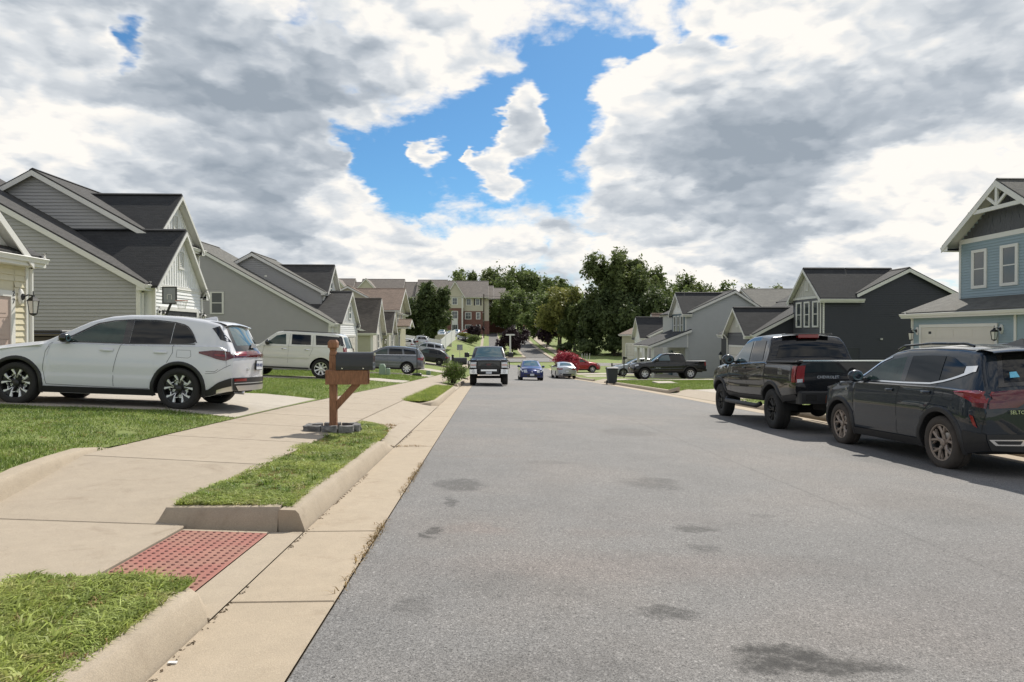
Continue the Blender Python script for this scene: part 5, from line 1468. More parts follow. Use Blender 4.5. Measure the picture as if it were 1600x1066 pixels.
def crown_lobes(w, h0, h1, seed, n=9, dep=None, shape='round'):
    """overlapping lobes filling a rounded crown w wide between heights h0 and h1"""
    r = np.random.default_rng(seed); out = []; dep = dep or w; H = h1 - h0
    for i in range(n):
        t = (i + .5) / n
        # lobe centres spread over an upright egg, broadest at two thirds of its height
        zc = .16 + .66 * t; env = math.sqrt(max(.05, 1 - ((zc - .52) / .50) ** 2))
        a = i * 2.4 + r.uniform(-.6, .6); q = (.30 + .28 * r.uniform()) * env if i % 3 else .12 * env
        s = r.uniform(.34, .50)
        out.append((math.cos(a) * w * q, math.sin(a) * dep * q, h0 + H * zc + r.uniform(-.04, .04) * H, w / 2 * s * (.75 + .25 * env), dep / 2 * s * (.75 + .25 * env), min(H * .24, w * .33) * r.uniform(.75, 1.1)))
    out.append((0, 0, h0 + H * .5, w * .30, dep * .30, H * .34))
    return out


def tree(name, label, loc, h, w, m, seed, n=6000, size=.35, cb=.22, tr=.2, lobes=12, group=None, shape='round', shell=.5, core=True, cat='tree', dz=0, tn=5, multi=1):
    x, y = loc[:2]; z = loc[2] if len(loc) > 2 else G(x, y)
    t = thing(name, label, cat, (x, y, z + dz), 0, group)
    L = crown_lobes(w, h * cb, h, seed, lobes, shape=shape)
    o = bpy.data.objects.new('crown', leaf_mesh('crown', m, L, n, size, seed, shell)); COL.objects.link(o); o.parent = t
    if core:
        # inner leaves, larger and fewer, fill the depth of the crown
        L2 = [(a, b, c, rx * .72, ry * .72, rz * .72) for a, b, c, rx, ry, rz in L]
        o2 = bpy.data.objects.new('inner_foliage', leaf_mesh('inner_foliage', m, L2, n // 4, size * 1.9, seed + 1, .2)); COL.objects.link(o2); o2.parent = t; o2['kind'] = 'stuff'
    r = np.random.default_rng(seed)
    mb = MB()
    for k in range(multi):
        q = trunk_mb(h * .72, tr / (1 if multi == 1 else 1.5), L, seed + k, tn, 0 if multi == 1 else r.uniform(-.12, .12))
        ox = r.uniform(-.15, .15) * w if multi > 1 else 0
        mb.add([(a + ox, b, c) for a, b, c in q.v], q.f)
    mb.build('trunk', BARK, t, smooth=50, local=True)
    return t


TG = 'tall trees at the end of the street'
# big dense pair of oaks in the middle distance
tree('oak_tree', 'largest dark oak, its crown the highest point of the tree line', (23.0, 124), 19.4, 9.8, LF_OAK, 11, 17000, .36, .14, .34, 20)
tree('oak_tree', 'tall dark oak right of the highest one, against the open sky', (27.6, 126), 18.0, 8.6, LF_OAK, 12, 15000, .36, .14, .32, 18)
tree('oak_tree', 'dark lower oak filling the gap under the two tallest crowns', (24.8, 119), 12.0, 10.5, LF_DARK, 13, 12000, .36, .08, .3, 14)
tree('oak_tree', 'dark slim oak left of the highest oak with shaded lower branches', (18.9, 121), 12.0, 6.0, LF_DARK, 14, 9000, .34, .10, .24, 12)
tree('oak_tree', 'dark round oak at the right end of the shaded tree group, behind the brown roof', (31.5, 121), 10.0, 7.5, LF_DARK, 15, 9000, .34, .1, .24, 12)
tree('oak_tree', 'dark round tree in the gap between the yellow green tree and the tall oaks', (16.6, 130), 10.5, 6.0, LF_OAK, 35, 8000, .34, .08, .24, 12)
tree('oak_tree', 'mid green tree filling in behind the yellow green tree', (13.5, 152), 12.0, 9.0, LF_MID, 36, 8000, .38, .08, .24, 12)
tree('locust_tree', 'yellow green airy tree leaning left of the tall oaks', (14.3, 134), 13.2, 8.5, LF_YEL, 16, 9500, .30, .2, .22, 13, shell=.35, core=True)
tree('locust_tree', 'lower yellow green tree beside the red roofed pavilion', (15.6, 150), 9.0, 6.5, LF_YEL, 17, 5500, .30, .25, .18, 10, shell=.3)
tree('maple_tree', 'mid green tree standing behind the red roofed pavilion', (9.0, 205), 15.5, 10.5, LF_MID, 18, 8000, .42, .14, .25, 12, dz=-1)
tree('maple_tree', 'dark green conical tree right of the cream apartment wing', (5.2, 196), 12.0, 7.0, LF_MID, 19, 6500, .40, .10, .22, 11)
tree('maple_tree', 'round mid green tree on the skyline left of the yellow green tree', (12, 240), 22.0, 17.0, LF_MID, 20, 9000, .6, .1, .3, 13)
tree('maple_tree', 'broad oak on the skyline directly behind the cream apartment wing', (2, 250), 24.0, 17.0, LF_OAK, 21, 8000, .6, .1, .3, 13)
tree('maple_tree', 'low crowned skyline tree over the roof of the brick block', (-9, 255), 20.5, 15.0, LF_MID, 22, 6000, .6, .1, .3, 12)
tree('maple_tree', 'ragged skyline tree with thin top twigs left of the largest oak', (20, 215), 17.5, 13.0, LF_MID, 23, 7000, .5, .1, .3, 12, shell=.3)
tree('maple_tree', 'skyline tree just right of the two tallest oaks', (44, 168), 15.0, 13.0, LF_MID, 24, 9000, .42, .08, .3, 13)
tree('maple_tree', 'rounded green skyline tree above the pale blue grey house', (52, 172), 16.8, 13.0, LF_OAK, 25, 9000, .42, .08, .3, 13)
tree('maple_tree', 'smaller skyline tree sloping down right above the pale blue grey house', (61, 172), 14.2, 12.0, LF_MID, 26, 7000, .42, .08, .3, 12)
tree('maple_tree', 'low skyline tree over the ridge of the pale blue grey house', (69, 176), 12.6, 10.0, LF_OAK, 27, 6000, .42, .08, .3, 10)
tree('maple_tree', 'shrubby green tree behind the brown roofed house', (37, 128), 9.5, 9.0, LF_MID, 28, 7000, .36, .08, .2, 11)
tree('maple_tree', 'mid green tree filling behind the white gabled grey house', (42, 134), 10.5, 10.0, LF_OAK, 29, 7000, .38, .08, .2, 11)
tree('crape_tree', 'thin leafy treetop over the roof between the two right hand houses', (41.6, 104), 11.4, 5.2, LF_MID, 30, 2600, .26, .45, .14, 9, core=False, shell=.3)
tree('crape_tree', 'small treetop left of the dark navy house bay gable', (44.5, 101), 10.6, 5.0, LF_YEL, 31, 2600, .26, .4, .14, 8, core=False, shell=.3)
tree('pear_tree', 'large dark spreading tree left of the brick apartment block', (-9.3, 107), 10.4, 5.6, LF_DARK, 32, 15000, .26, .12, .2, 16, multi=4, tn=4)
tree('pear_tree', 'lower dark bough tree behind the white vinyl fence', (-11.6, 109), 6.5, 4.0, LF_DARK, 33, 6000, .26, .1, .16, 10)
# plum trees
tree('plum_tree', 'dark purple plum tree standing on the median of the entrance', (4.3, 118), 5.2, 4.9, LF_PLUM, 40, 9000, .15, .12, .09, 11)
tree('plum_tree', 'small round purple plum tree left of the entrance lanes', (-3.2, 146), 3.3, 2.6, LF_PLUM, 41, 3500, .15, .22, .07, 8, dz=.7)
tree('plum_tree', 'oval purple plum tree right of the exit lane', (11.9, 137), 4.7, 3.4, LF_PLUM, 42, 5500, .16, .2, .08, 9, dz=.2)
tree('plum_tree', 'faint second purple plum crown behind the small round one', (-2.2, 152), 3.6, 2.2, LF_PLUM, 43, 2500, .16, .3, .07, 7, dz=.6)


def shrub(name, label, loc, w, h, m, seed, n=2500, size=.08, dz=0, d=None, twigs=True, **k):
    x, y = loc[:2]; z = loc[2] if len(loc) > 2 else G(x, y)
    t = thing(name, label, 'shrub', (x, y, z + dz))
    r = np.random.default_rng(seed); d = d or w
    L = []
    for i in range(9):
        a = i * 2.4; q = r.uniform(.15, .5)
        L.append((math.cos(a) * w / 2 * q, math.sin(a) * d / 2 * q, h * r.uniform(.25, .72), w * .26, d * .26, h * .27))
    o = bpy.data.objects.new('foliage', leaf_mesh('foliage', m, L, n, size, seed, .25, .5)); COL.objects.link(o); o.parent = t
    mb = MB()
    for i in range(9):
        l = L[i]; mb.tube([(l[0] * .25, l[1] * .25, -.05), (l[0] * .6, l[1] * .6, l[2] * .5), l[:3]], [.02 * h, .014 * h, .006 * h], 5)
    mb.build('stems', BARK, t, local=True)
    return t


shrub('crimson_shrub', 'crimson leaved shrub behind the silver sedan', (7.62, 66.9), 2.9, 2.7, LF_RED, 50, 9000, .11, dz=-.15)
sb = shrub('flowering_shrub', 'loose pink flowering shrub on the verge beside the black pickup', (-1.75, 34.3, isl(-1.8, 34.3)), 1.6, 1.15, LF_BUSH, 51, 5500, .045)
r = np.random.default_rng(4); n = 130
mbf = MB()
for i in range(n):
    a = r.uniform(0, 6.28); q = r.uniform(.2, 1) ** .5; p = Vector((math.cos(a) * .62 * q, math.sin(a) * .62 * q, r.uniform(.45, 1.1) * (1.1 - q * .35)))
    s = .022
    mbf.add([p + Vector((-s, 0, 0)), p + Vector((0, -s, s * .4)), p + Vector((s, 0, 0)), p + Vector((0, s, s * .6))], [(0, 1, 2, 3)])
mbf.build('blossom', FLOWER, sb, local=True, kind='stuff')
mbs = MB()
for i in range(16):
    a = r.uniform(0, 6.28); q = r.uniform(.1, .6); mbs.tube([(math.cos(a) * .1, math.sin(a) * .1, .3), (math.cos(a) * q, math.sin(a) * q, r.uniform(.9, 1.2))], .006, 4)
mbs.build('flower_stalks', LF_BUSH, sb, local=True, kind='stuff')
shrub('round_shrub', 'round green shrub at the kerb of the entrance below the small plum', (-3.0, 139), 3.6, 1.5, LF_MID, 52, 3500, .13, dz=.75)
shrub('round_shrub', 'yellow green shrub left of the round one on the grass bank', (-5.0, 141), 2.8, 1.1, LF_YEL, 53, 2500, .13, dz=1.0)
shrub('median_shrub', 'low dark shrub at the foot of the plum on the median', (3.7, 111), 2.0, 1.0, LF_DARK, 54, 2500, .10)
shrub('median_shrub', 'green shrub with spent flowers at the street end of the median', (3.2, 109.8), 1.2, .8, LF_MID, 55, 1800, .09)
shrub('round_shrub', 'wide dark green shrub left of the red roofed pavilion', (8.0, 172), 4.6, 2.6, LF_DARK, 56, 3500, .2)
shrub('foundation_shrub', 'low box shrub behind the rear wheel of the black crew cab pickup', (16.1, 53.8), 1.0, .7, LF_DARK, 57, 1500, .06)
# brush at the foot of the wood
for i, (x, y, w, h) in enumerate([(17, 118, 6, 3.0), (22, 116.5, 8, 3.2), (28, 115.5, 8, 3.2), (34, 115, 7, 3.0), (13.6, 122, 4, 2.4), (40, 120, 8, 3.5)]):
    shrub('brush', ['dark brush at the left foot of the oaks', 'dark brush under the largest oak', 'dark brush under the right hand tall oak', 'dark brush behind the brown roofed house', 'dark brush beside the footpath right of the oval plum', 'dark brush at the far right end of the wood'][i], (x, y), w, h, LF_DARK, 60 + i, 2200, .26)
for i, (x, y) in enumerate([(13.6, 95.5), (14.2, 97.0)]):
    t = thing('young_tree', ['young staked sapling on the far lawn, the nearer of two', 'young staked sapling on the far lawn, the farther of two'][i], 'sapling', (x, y, G(x, y)))
    MB().tube([(0, 0, 0), (0, 0, 1.5)], .03, 5).build('stem', BARK, t, local=True)
    for s in (-.35, .35): MB().tube([(s, 0, 0), (s, 0, 1.3)], .04, 5).build('stake', TRIM, t, local=True)
# a wooded ridge closing the horizon
r = np.random.default_rng(5)
L = []
for i in range(70):
    x = -420 + i * 12.4 + r.uniform(-5, 5); y = 330 + r.uniform(-30, 60); h = r.uniform(9, 15) + (5 if 0 < x < 90 else 0)
    L.append((x, y, 5 + h * .45, 10, 10, h * .6))
o = bpy.data.objects.new('woodland', leaf_mesh('woodland', LF_MID, L, 42000, 1.1, 9, .6)); COL.objects.link(o)
tag(o, 'distant wooded ridge along the horizon behind the houses', 'woodland', None, 'stuff')

# ------------------------------------------------------------------ street furniture
mx, my = -2.29, 10.22; mz = isl(mx, my)
t = thing('mailbox', 'black mailbox on a brown wooden post standing in a ring of grey blocks', 'mailbox', (mx, my, mz))
pw = .052
mb = MB().cbox(mx - pw, mx + pw, my - pw, my + pw, mz - .1, 1.04, .008); mb.build('post', WOOD, t)
mb = MB()
for z0, z1, a, b in ((1.04, 1.10, pw, .040), (1.10, 1.135, .040, .048),):
    mb.add([(mx - a, my - a, z0), (mx + a, my - a, z0), (mx + a, my + a, z0), (mx - a, my + a, z0), (mx - b, my - b, z1), (mx + b, my - b, z1), (mx + b, my + b, z1), (mx - b, my + b, z1)], [(0, 3, 2, 1), (4, 5, 6, 7), (0, 1, 5, 4), (1, 2, 6, 5), (2, 3, 7, 6), (3, 0, 4, 7)])
q = [(1.135, .040), (1.15, .068), (1.225, .068), (1.262, .045)]
for i in range(3):
    z0, a = q[i]; z1, b = q[i + 1]
    mb.add([(mx - a, my - a, z0), (mx + a, my - a, z0), (mx + a, my + a, z0), (mx - a, my + a, z0), (mx - b, my - b, z1), (mx + b, my - b, z1), (mx + b, my + b, z1), (mx - b, my + b, z1)], [(0, 3, 2, 1), (4, 5, 6, 7), (0, 1, 5, 4), (1, 2, 6, 5), (2, 3, 7, 6), (3, 0, 4, 7)])
mb.build('finial', WOOD, t)
MB().cbox(mx - .10, mx + .52, my - .092, my - .054, .605, .815, .005).build('side_board', WOOD, t)
MB().cbox(mx - .10, mx + .52, my + .054, my + .092, .605, .815, .005).build('side_board', WOOD, t)
MB().cbox(mx + .053, mx + .515, my - .05, my + .05, .78, .815, .004).build('shelf_board', WOOD, t)
mb = MB()
a, b = Vector((mx + .05, my, .27)), Vector((mx + .36, my, .61))
for yy in (0,):
    mb.add([(mx + .052, my - .035, .22), (mx + .052, my - .035, .36), (mx + .28, my - .035, .607), (mx + .41, my - .035, .607), (mx + .052, my + .035, .22), (mx + .052, my + .035, .36), (mx + .28, my + .035, .607), (mx + .41, my + .035, .607)],
           [(0, 1, 2, 3), (7, 6, 5, 4), (0, 3, 7, 4), (1, 0, 4, 5), (2, 1, 5, 6), (3, 2, 6, 7)])
mb.build('brace', WOOD, t)
def mailprof(w, h, n=10): return [(-w / 2, 0)] + [(-w / 2 * math.cos(math.pi * k / n), h - w / 2 + w / 2 * math.sin(math.pi * k / n)) for k in range(n + 1)] + [(w / 2, 0)]
pf = mailprof(.205, .262)
mb = MB().prism(pf, lambda u, v: (mx + .058, my + u, .82 + v), lambda u, v: (mx + .575, my + u, .82 + v)); mb.build('box', BLKP2, t, smooth=30)
pf2 = mailprof(.218, .270)
mb = MB().prism(pf2, lambda u, v: (mx + .565, my + u, .815 + v), lambda u, v: (mx + .60, my + u, .815 + v)); d_ = mb.build('door', BLKP2, t, smooth=30)
mb = MB().box(mx + .60, mx + .625, my - .02, my + .02, 1.03, 1.07); mb.build('latch', CHROME, d_)
for q in (.14, .45): MB().box(mx + q, mx + q + .02, my - .108, my - .1025, .835, .85).build('screw', CHROME, t)
MB().box(mx - .03, mx + .0, my - pw - .012, my - pw, .84, .93).build('flag_bracket', WOOD, t)
# ring of blocks
i = 0
for (cx, cy, sx, sy, rz) in [(-.27, -.15, .25, .11, .05), (-.02, -.175, .23, .105, -.04), (.22, -.15, .22, .11, .06), (.335, .03, .11, .24, .05), (.20, .20, .24, .11, -.1), (-.06, .21, .25, .10, .03), (-.30, .15, .22, .11, .25), (-.375, -.01, .10, .2, 0)]:
    bm = bmesh.new(); bmesh.ops.create_cube(bm, size=1)
    bmesh.ops.subdivide_edges(bm, edges=bm.edges, cuts=2, use_grid_fill=True)
    rr = np.random.default_rng(i + 90)
    c, s = math.cos(rz), math.sin(rz)
    for v in bm.verts:
        k = 1 - .05 * (abs(v.co.x) > .4) * (abs(v.co.y) > .4) - .04 * (abs(v.co.z) > .4)
        x, y, z = v.co.x * sx * k, v.co.y * sy * k, v.co.z * .125
        x += rr.normal() * .006; y += rr.normal() * .006; z += rr.normal() * .004
        v.co = Vector((mx + cx + x * c - y * s, my + cy + x * s + y * c, mz + .065 + z)) - t.location * 0
    me = bpy.data.meshes.new('stone_block')
    bm.to_mesh(me); bm.free(); me.materials.append(STONE)
    o = bpy.data.objects.new('stone_block', me); COL.objects.link(o)
    tag(o, ['grey block at the left front of the mailbox ring', 'grey block right in front of the wooden mailbox post', 'grey block at the right front of the mailbox ring', 'grey block at the right side of the mailbox ring', 'grey block at the right back of the mailbox ring', 'grey block straight behind the wooden mailbox post', 'grey block at the left back of the mailbox ring', 'grey block at the left side of the mailbox ring'][i], 'stone block', 'blocks ringing the mailbox post')
    i += 1
MB().box(mx - .3, mx + .3, my - .13, my + .17, mz - .02, mz + .03).build('soil_bed', DIRT, t)

# second mailbox, dark, by the pickup
x, y = -1.85, 36.2; z = isl(-1.8, y)
t = thing('mailbox', 'black mailbox on a black braced post beside the black pickup', 'mailbox', (x, y, z))
MB().cbox(x - .06, x + .06, y - .06, y + .06, z, z + 1.35, .01).build('post', LAMPB, t)
MB().ball((x, y, z + 1.4), .07, .07, .07).build('finial', LAMPB, t, smooth=60)
mb = MB().prism(mailprof(.25, .30), lambda u, v: (x + .06, y + u, z + 1.0 + v), lambda u, v: (x + .75, y + u, z + 1.0 + v)); mb.build('box', BLKP2, t, smooth=30)
mb = MB().tube([(x + .05, y, z + .45), (x + .55, y, z + .98)], .045, 6); mb.build('brace', LAMPB, t)
MB().box(x + .06, x + .72, y - .07, y + .07, z + .92, z + 1.0).build('shelf', LAMPB, t)

# basketball hoop in the second driveway
x, y = -11.1, 24.35; z = G(x, y)
t = thing('basketball_hoop', 'portable basketball hoop with a dark framed backboard before the white garage gable', 'basketball hoop', (x, y, z))
MB().tube([(x - .15, y, z), (x - .15, y, z + 2.2), (x + .02, y, 2.45)], .045, 8).build('pole', BLACK, t, smooth=40)
MB().cbox(x - .6, x + .2, y - .3, y + .3, z, z + .2, .04).build('base', BLACK, t)
b = MB(); b.box(x - .24, x + .20, y - .055, y - .025, 2.43, 2.98); b.build('backboard', mat('backboard', (.22, .24, .27), .2, var=.2, vs=8), t)
f = MB()
for a in ((x - .27, x + .23, 2.40, 2.44), (x - .27, x + .23, 2.965, 3.005), (x - .27, x - .23, 2.44, 2.965), (x + .19, x + .23, 2.44, 2.965)): f.box(a[0], a[1], y - .065, y - .02, a[2], a[3])
f.build('frame', BLACK, t)
f = MB()
for a in ((x - .10, x + .06, 2.72, 2.735), (x - .10, x - .085, 2.56, 2.735), (x + .045, x + .06, 2.56, 2.735)): f.box(a[0], a[1], y - .062, y - .055, a[2], a[3])
f.build('target_square', TRIM, t)
rg = MB(); cx, cy = x + .42, y - .1
pts = [(cx + .2 * math.cos(k * math.pi / 10), cy + .2 * math.sin(k * math.pi / 10), 2.52) for k in range(21)]; rg.tube(pts, .009, 5); rg.build('rim', mat('rim_orange', (.35, .08, .03), .5), t)
nt_ = MB()
for k in range(12):
    a = k * math.pi / 6
    for s in (-1, 1): nt_.tube([(cx + .2 * math.cos(a), cy + .2 * math.sin(a), 2.52), (cx + .15 * math.cos(a + s * .26), cy + .15 * math.sin(a + s * .26), 2.38), (cx + .11 * math.cos(a), cy + .11 * math.sin(a), 2.22)], .004, 3)
nt_.build('net', TRIM, t, kind='stuff')

# stand next to the grey crossover
x, y = -4.45, 43.2; z = G(x, y)
t = thing('hoop_stand', 'thin dark pole on a weighted base behind the grey crossover', 'pole stand', (x, y, z))
MB().tube([(x, y, z), (x, y, z + 1.9)], .03, 6).build('pole', LAMPB, t)
MB().cbox(x - .28, x + .28, y - .2, y + .2, z + .02, z + .2, .04).build('base', BLACK, t)
# utility boxes
x, y = -6.05, 39.6; z = G(x, y)
t = thing('utility_box', 'pale green utility pedestal on the lawn in front of the grey crossover', 'utility box', (x, y, z))
MB().cbox(x - .2, x + .16, y - .15, y + .15, z, z + .58, .04).build('housing', UTIL, t)
MB().cbox(x - .17, x + .12, y - .12, y + .12, z + .58, z + .66, .03).build('cap', UTIL, t)
MB().cbox(x + .2, x + .42, y - .1, y + .1, z, z + .42, .03).build('side_housing', UTIL, t)
x, y = -4.2, 48.6; z = G(x, y)
tag(MB().cbox(x - .15, x + .15, y - .12, y + .12, z, z + .35, .03).build('meter_box', UTIL, None), 'small grey green meter box on the strip of lawn beyond the grey crossover', 'utility box')

# wheelie bin at the right kerb
x, y = 7.85, 42.9; z = base(43) - .2
t = thing('wheelie_bin', 'dark wheeled rubbish bin at the right kerb', 'wheelie bin', (x, y, z))
mb = MB()
def rr_(z_, hx, hy): return [(x - hx, y - hy, z_), (x + hx, y - hy, z_), (x + hx, y + hy, z_), (x - hx, y + hy, z_)]
A = rr_(z + .1, .25, .26) + rr_(z + 1.0, .33, .36); mb.add(A, [(0, 3, 2, 1), (4, 5, 6, 7), (0, 1, 5, 4), (1, 2, 6, 5), (2, 3, 7, 6), (3, 0, 4, 7)]); mb.build('body', BINM, t)
mb = MB(); mb.cbox(x - .36, x + .36, y - .39, y + .39, z + .99, z + 1.05, .015); mb.build('rim', BINM, t)
mb = MB(); mb.grid([[(x - .36, y - .4, z + 1.05), (x, y - .42, z + 1.06), (x + .36, y - .4, z + 1.05)], [(x - .34, y, z + 1.12), (x, y, z + 1.14), (x + .34, y, z + 1.12)], [(x - .36, y + .4, z + 1.06), (x, y + .42, z + 1.08), (x + .36, y + .4, z + 1.06)]]); mb.build('lid', BINM, t, smooth=60)
mb = MB(); mb.tube([(x - .28, y + .42, z + 1.05), (x + .28, y + .42, z + 1.05)], .02, 6); mb.build('handle', BINM, t)
for s in (-1, 1):
    mb = MB(); mb.lathe([(.001, -.03), (.13, -.03), (.13, .03), (.001, .03)], 14, lambda a, r, h: (x + s * .28 + h, y + .25 + r * math.cos(a), z + .13 + r * math.sin(a))); mb.build('wheel', RUBBER, t)
tag(MB().box(x + .02, x + .1, y + .3, y + .36, z + 1.05, z + 1.35).build('bin_bag_stick', LAMPB, None), 'short dark stick poking up behind the wheeled bin', 'stick')

# lamp post of the pale blue grey house, thin pole by the silver crossover, small covers
x, y = 16.9, 49.0; z = G(x, y) 
t = thing('garden_lamp', 'black garden lamp left of the large black pickup truck mirror', 'garden lamp', (x, y, z))
MB().tube([(x, y, z), (x, y, z + 1.4)], .05, 7).build('post', LAMPB, t)
MB().lathe([(.06, 1.4), (.13, 1.75)], 6, lambda a, r, h: (x + r * math.cos(a), y + r * math.sin(a), z + h)).build('glass', LGLASS, t)
MB().lathe([(.16, 1.75), (.1, 1.88), (.01, 2.0)], 6, lambda a, r, h: (x + r * math.cos(a), y + r * math.sin(a), z + h)).build('cap', LAMPB, t)
x, y = 11.05, 55.0; z = G(x, y)
t = thing('lamp_post', 'thin dark post in front of the silver crossover on the right', 'post', (x, y, z))
MB().tube([(x, y, z), (x, y, z + 1.55)], .045, 6).build('pole', LAMPB, t); MB().cbox(x - .09, x + .09, y - .09, y + .09, z + 1.5, z + 1.75, .02).build('head', LAMPB, t)
t = tag(MB().cbox(9.6, 10.7, 38.0, 39.6, G(10, 39) + .02, G(10, 39) + .09, .01).build('inlet_cover', CONCP, None), 'pale concrete cover slab set in the lawn behind the right kerb', 'inlet cover')
# signs
x, y = -3.3, 81.0; z = G(x, y)
t = thing('street_sign', 'grey backed sign on a thin post at the side street', 'street sign', (x, y, z))
MB().tube([(x, y, z), (x, y, z + 2.35)], .035, 6).build('post', TRIMG, t)
MB().cbox(x - .33, x + .33, y - .03, y - .015, z + 1.7, z + 2.35, .02).build('sign_plate', mat('sign_back', (.28, .30, .33), .4, .6, var=.05), t)
x, y = 3.55, 107.6; z = base(108) + .15
t = thing('entrance_marker', 'white post with a crossbar at the street end of the median', 'marker post', (x, y, z))
MB().cbox(x - .13, x + .13, y - .13, y + .13, z, z + 3.4, .02).build('post', TRIM, t)
MB().cbox(x - .7, x + .7, y - .1, y + .1, z + 3.4, z + 3.62, .02).build('crossbar', TRIM, t)
MB().cbox(x - 1.95, x - 1.8, y - .08, y + .08, z, z + 1.9, .02).build('low_post', TRIM, t)
# fence: white vinyl, one run with separate boards as far as they can be told apart
t = thing('vinyl_fence', 'white vinyl fence climbing the bank left of the green mound', 'fence', (-8, 92, G(-8, 92)))
fp = [(-12.8, 94.0, -.25), (-8.0, 92.5, -.9), (-6.3, 92.2, -1.15), (-5.9, 96, -.6), (-5.5, 104, .1), (-5.3, 112, .35)]
for i in range(len(fp) - 1):
    (xa, ya, za), (xb, yb, zb_) = fp[i], fp[i + 1]
    L_ = math.hypot(xb - xa, yb - ya); nseg = max(1, int(L_ / 2.4)); mb = MB()
    nb = int(L_ / .17)
    for k in range(nb):
        u = k / nb; v = (k + .86) / nb
        p0 = Vector((xa + (xb - xa) * u, ya + (yb - ya) * u, za + (zb_ - za) * u)); p1 = Vector((xa + (xb - xa) * v, ya + (yb - ya) * v, za + (zb_ - za) * v))
        nn = Vector((-(yb - ya), xb - xa, 0)).normalized() * .02
        mb.add([p0 - nn, p1 - nn, p1 - nn + Vector((0, 0, 1.7)), p0 - nn + Vector((0, 0, 1.7)), p0 + nn, p1 + nn, p1 + nn + Vector((0, 0, 1.7)), p0 + nn + Vector((0, 0, 1.7))], [(0, 1, 2, 3), (7, 6, 5, 4), (0, 4, 5, 1), (3, 2, 6, 7), (0, 3, 7, 4), (1, 5, 6, 2)])
    mb.build('pickets', SD_WHT, t, kind='stuff')
    MB().cbox(xa - .07, xa + .07, ya - .07, ya + .07, za - .2, za + 1.85, .01).build('post', SD_WHT, t)
# wall behind the tree on the left
t = tag(MB().box(-15, -6.2, 118, 118.4, -1.5, 1.3).build('garden_wall', APT_C, None), 'long low cream wall under the dark spreading tree', 'wall')
# red roofed pavilion
x, y, z = 11.4, 188.5, base(188.5) + .1
t = thing('pavilion', 'open pavilion with a red hipped roof at the top of the exit lane', 'pavilion', (x, y, z))
for a in (-1, 1):
    for b in (-1, 1): MB().box(x + a * 1.35 - .11, x + a * 1.35 + .11, y + b * 1.35 - .11, y + b * 1.35 + .11, z - .2, z + 2.5).build('post', ROOFRED if False else LAMPB, t)
mb = MB().add([(x - 1.9, y - 1.9, z + 2.5), (x + 1.9, y - 1.9, z + 2.5), (x + 1.9, y + 1.9, z + 2.5), (x - 1.9, y + 1.9, z + 2.5), (x - .5, y - .5, z + 3.5), (x + .5, y - .5, z + 3.5), (x + .5, y + .5, z + 3.5), (x - .5, y + .5, z + 3.5)], [(0, 1, 5, 4), (1, 2, 6, 5), (2, 3, 7, 6), (3, 0, 4, 7), (4, 5, 6, 7), (0, 3, 2, 1)]); mb.build('roof', ROOFRED, t)
mb = MB().add([(x - .5, y - .5, z + 3.65), (x + .5, y - .5, z + 3.65), (x + .5, y + .5, z + 3.65), (x - .5, y + .5, z + 3.65), (x, y, z + 4.1)], [(0, 1, 4), (1, 2, 4), (2, 3, 4), (3, 0, 4), (0, 3, 2, 1)]); mb.build('cupola', ROOFRED, t)
MB().box(x - 2.5, x + 5, y - 2.2, y + 2.5, z - .1, z + .06).build('floor', CONCP, t)
t = thing('pergola_post', 'slim dark post frame standing right of the pavilion', 'post', (x + 4.3, y, z))
MB().tube([(x + 4.3, y, z), (x + 4.3, y, z + 2.9)], .10, 6).build('post', LAMPB, t); MB().box(x + 3.6, x + 4.5, y - .08, y + .08, z + 2.7, z + 2.85).build('arm', LAMPB, t)
# overhead wires
t = thing('power_line', 'pair of thin overhead wires crossing before the trees right of the apartments', 'power line', (12, 176, 0))
for k in range(2):
    z0 = 11.2 - k * .7; mb = MB().tube([(-1 + 34 * i / 12, 176, z0 - 1.0 * math.sin(math.pi * i / 12) * .6) for i in range(13)], .035, 4); mb.build('wire', LAMPB, t)
for xx in (-1, 33): MB().tube([(xx, 176, base(176)), (xx, 176, 11.6)], .14, 7).build('utility_pole', BARK, t)
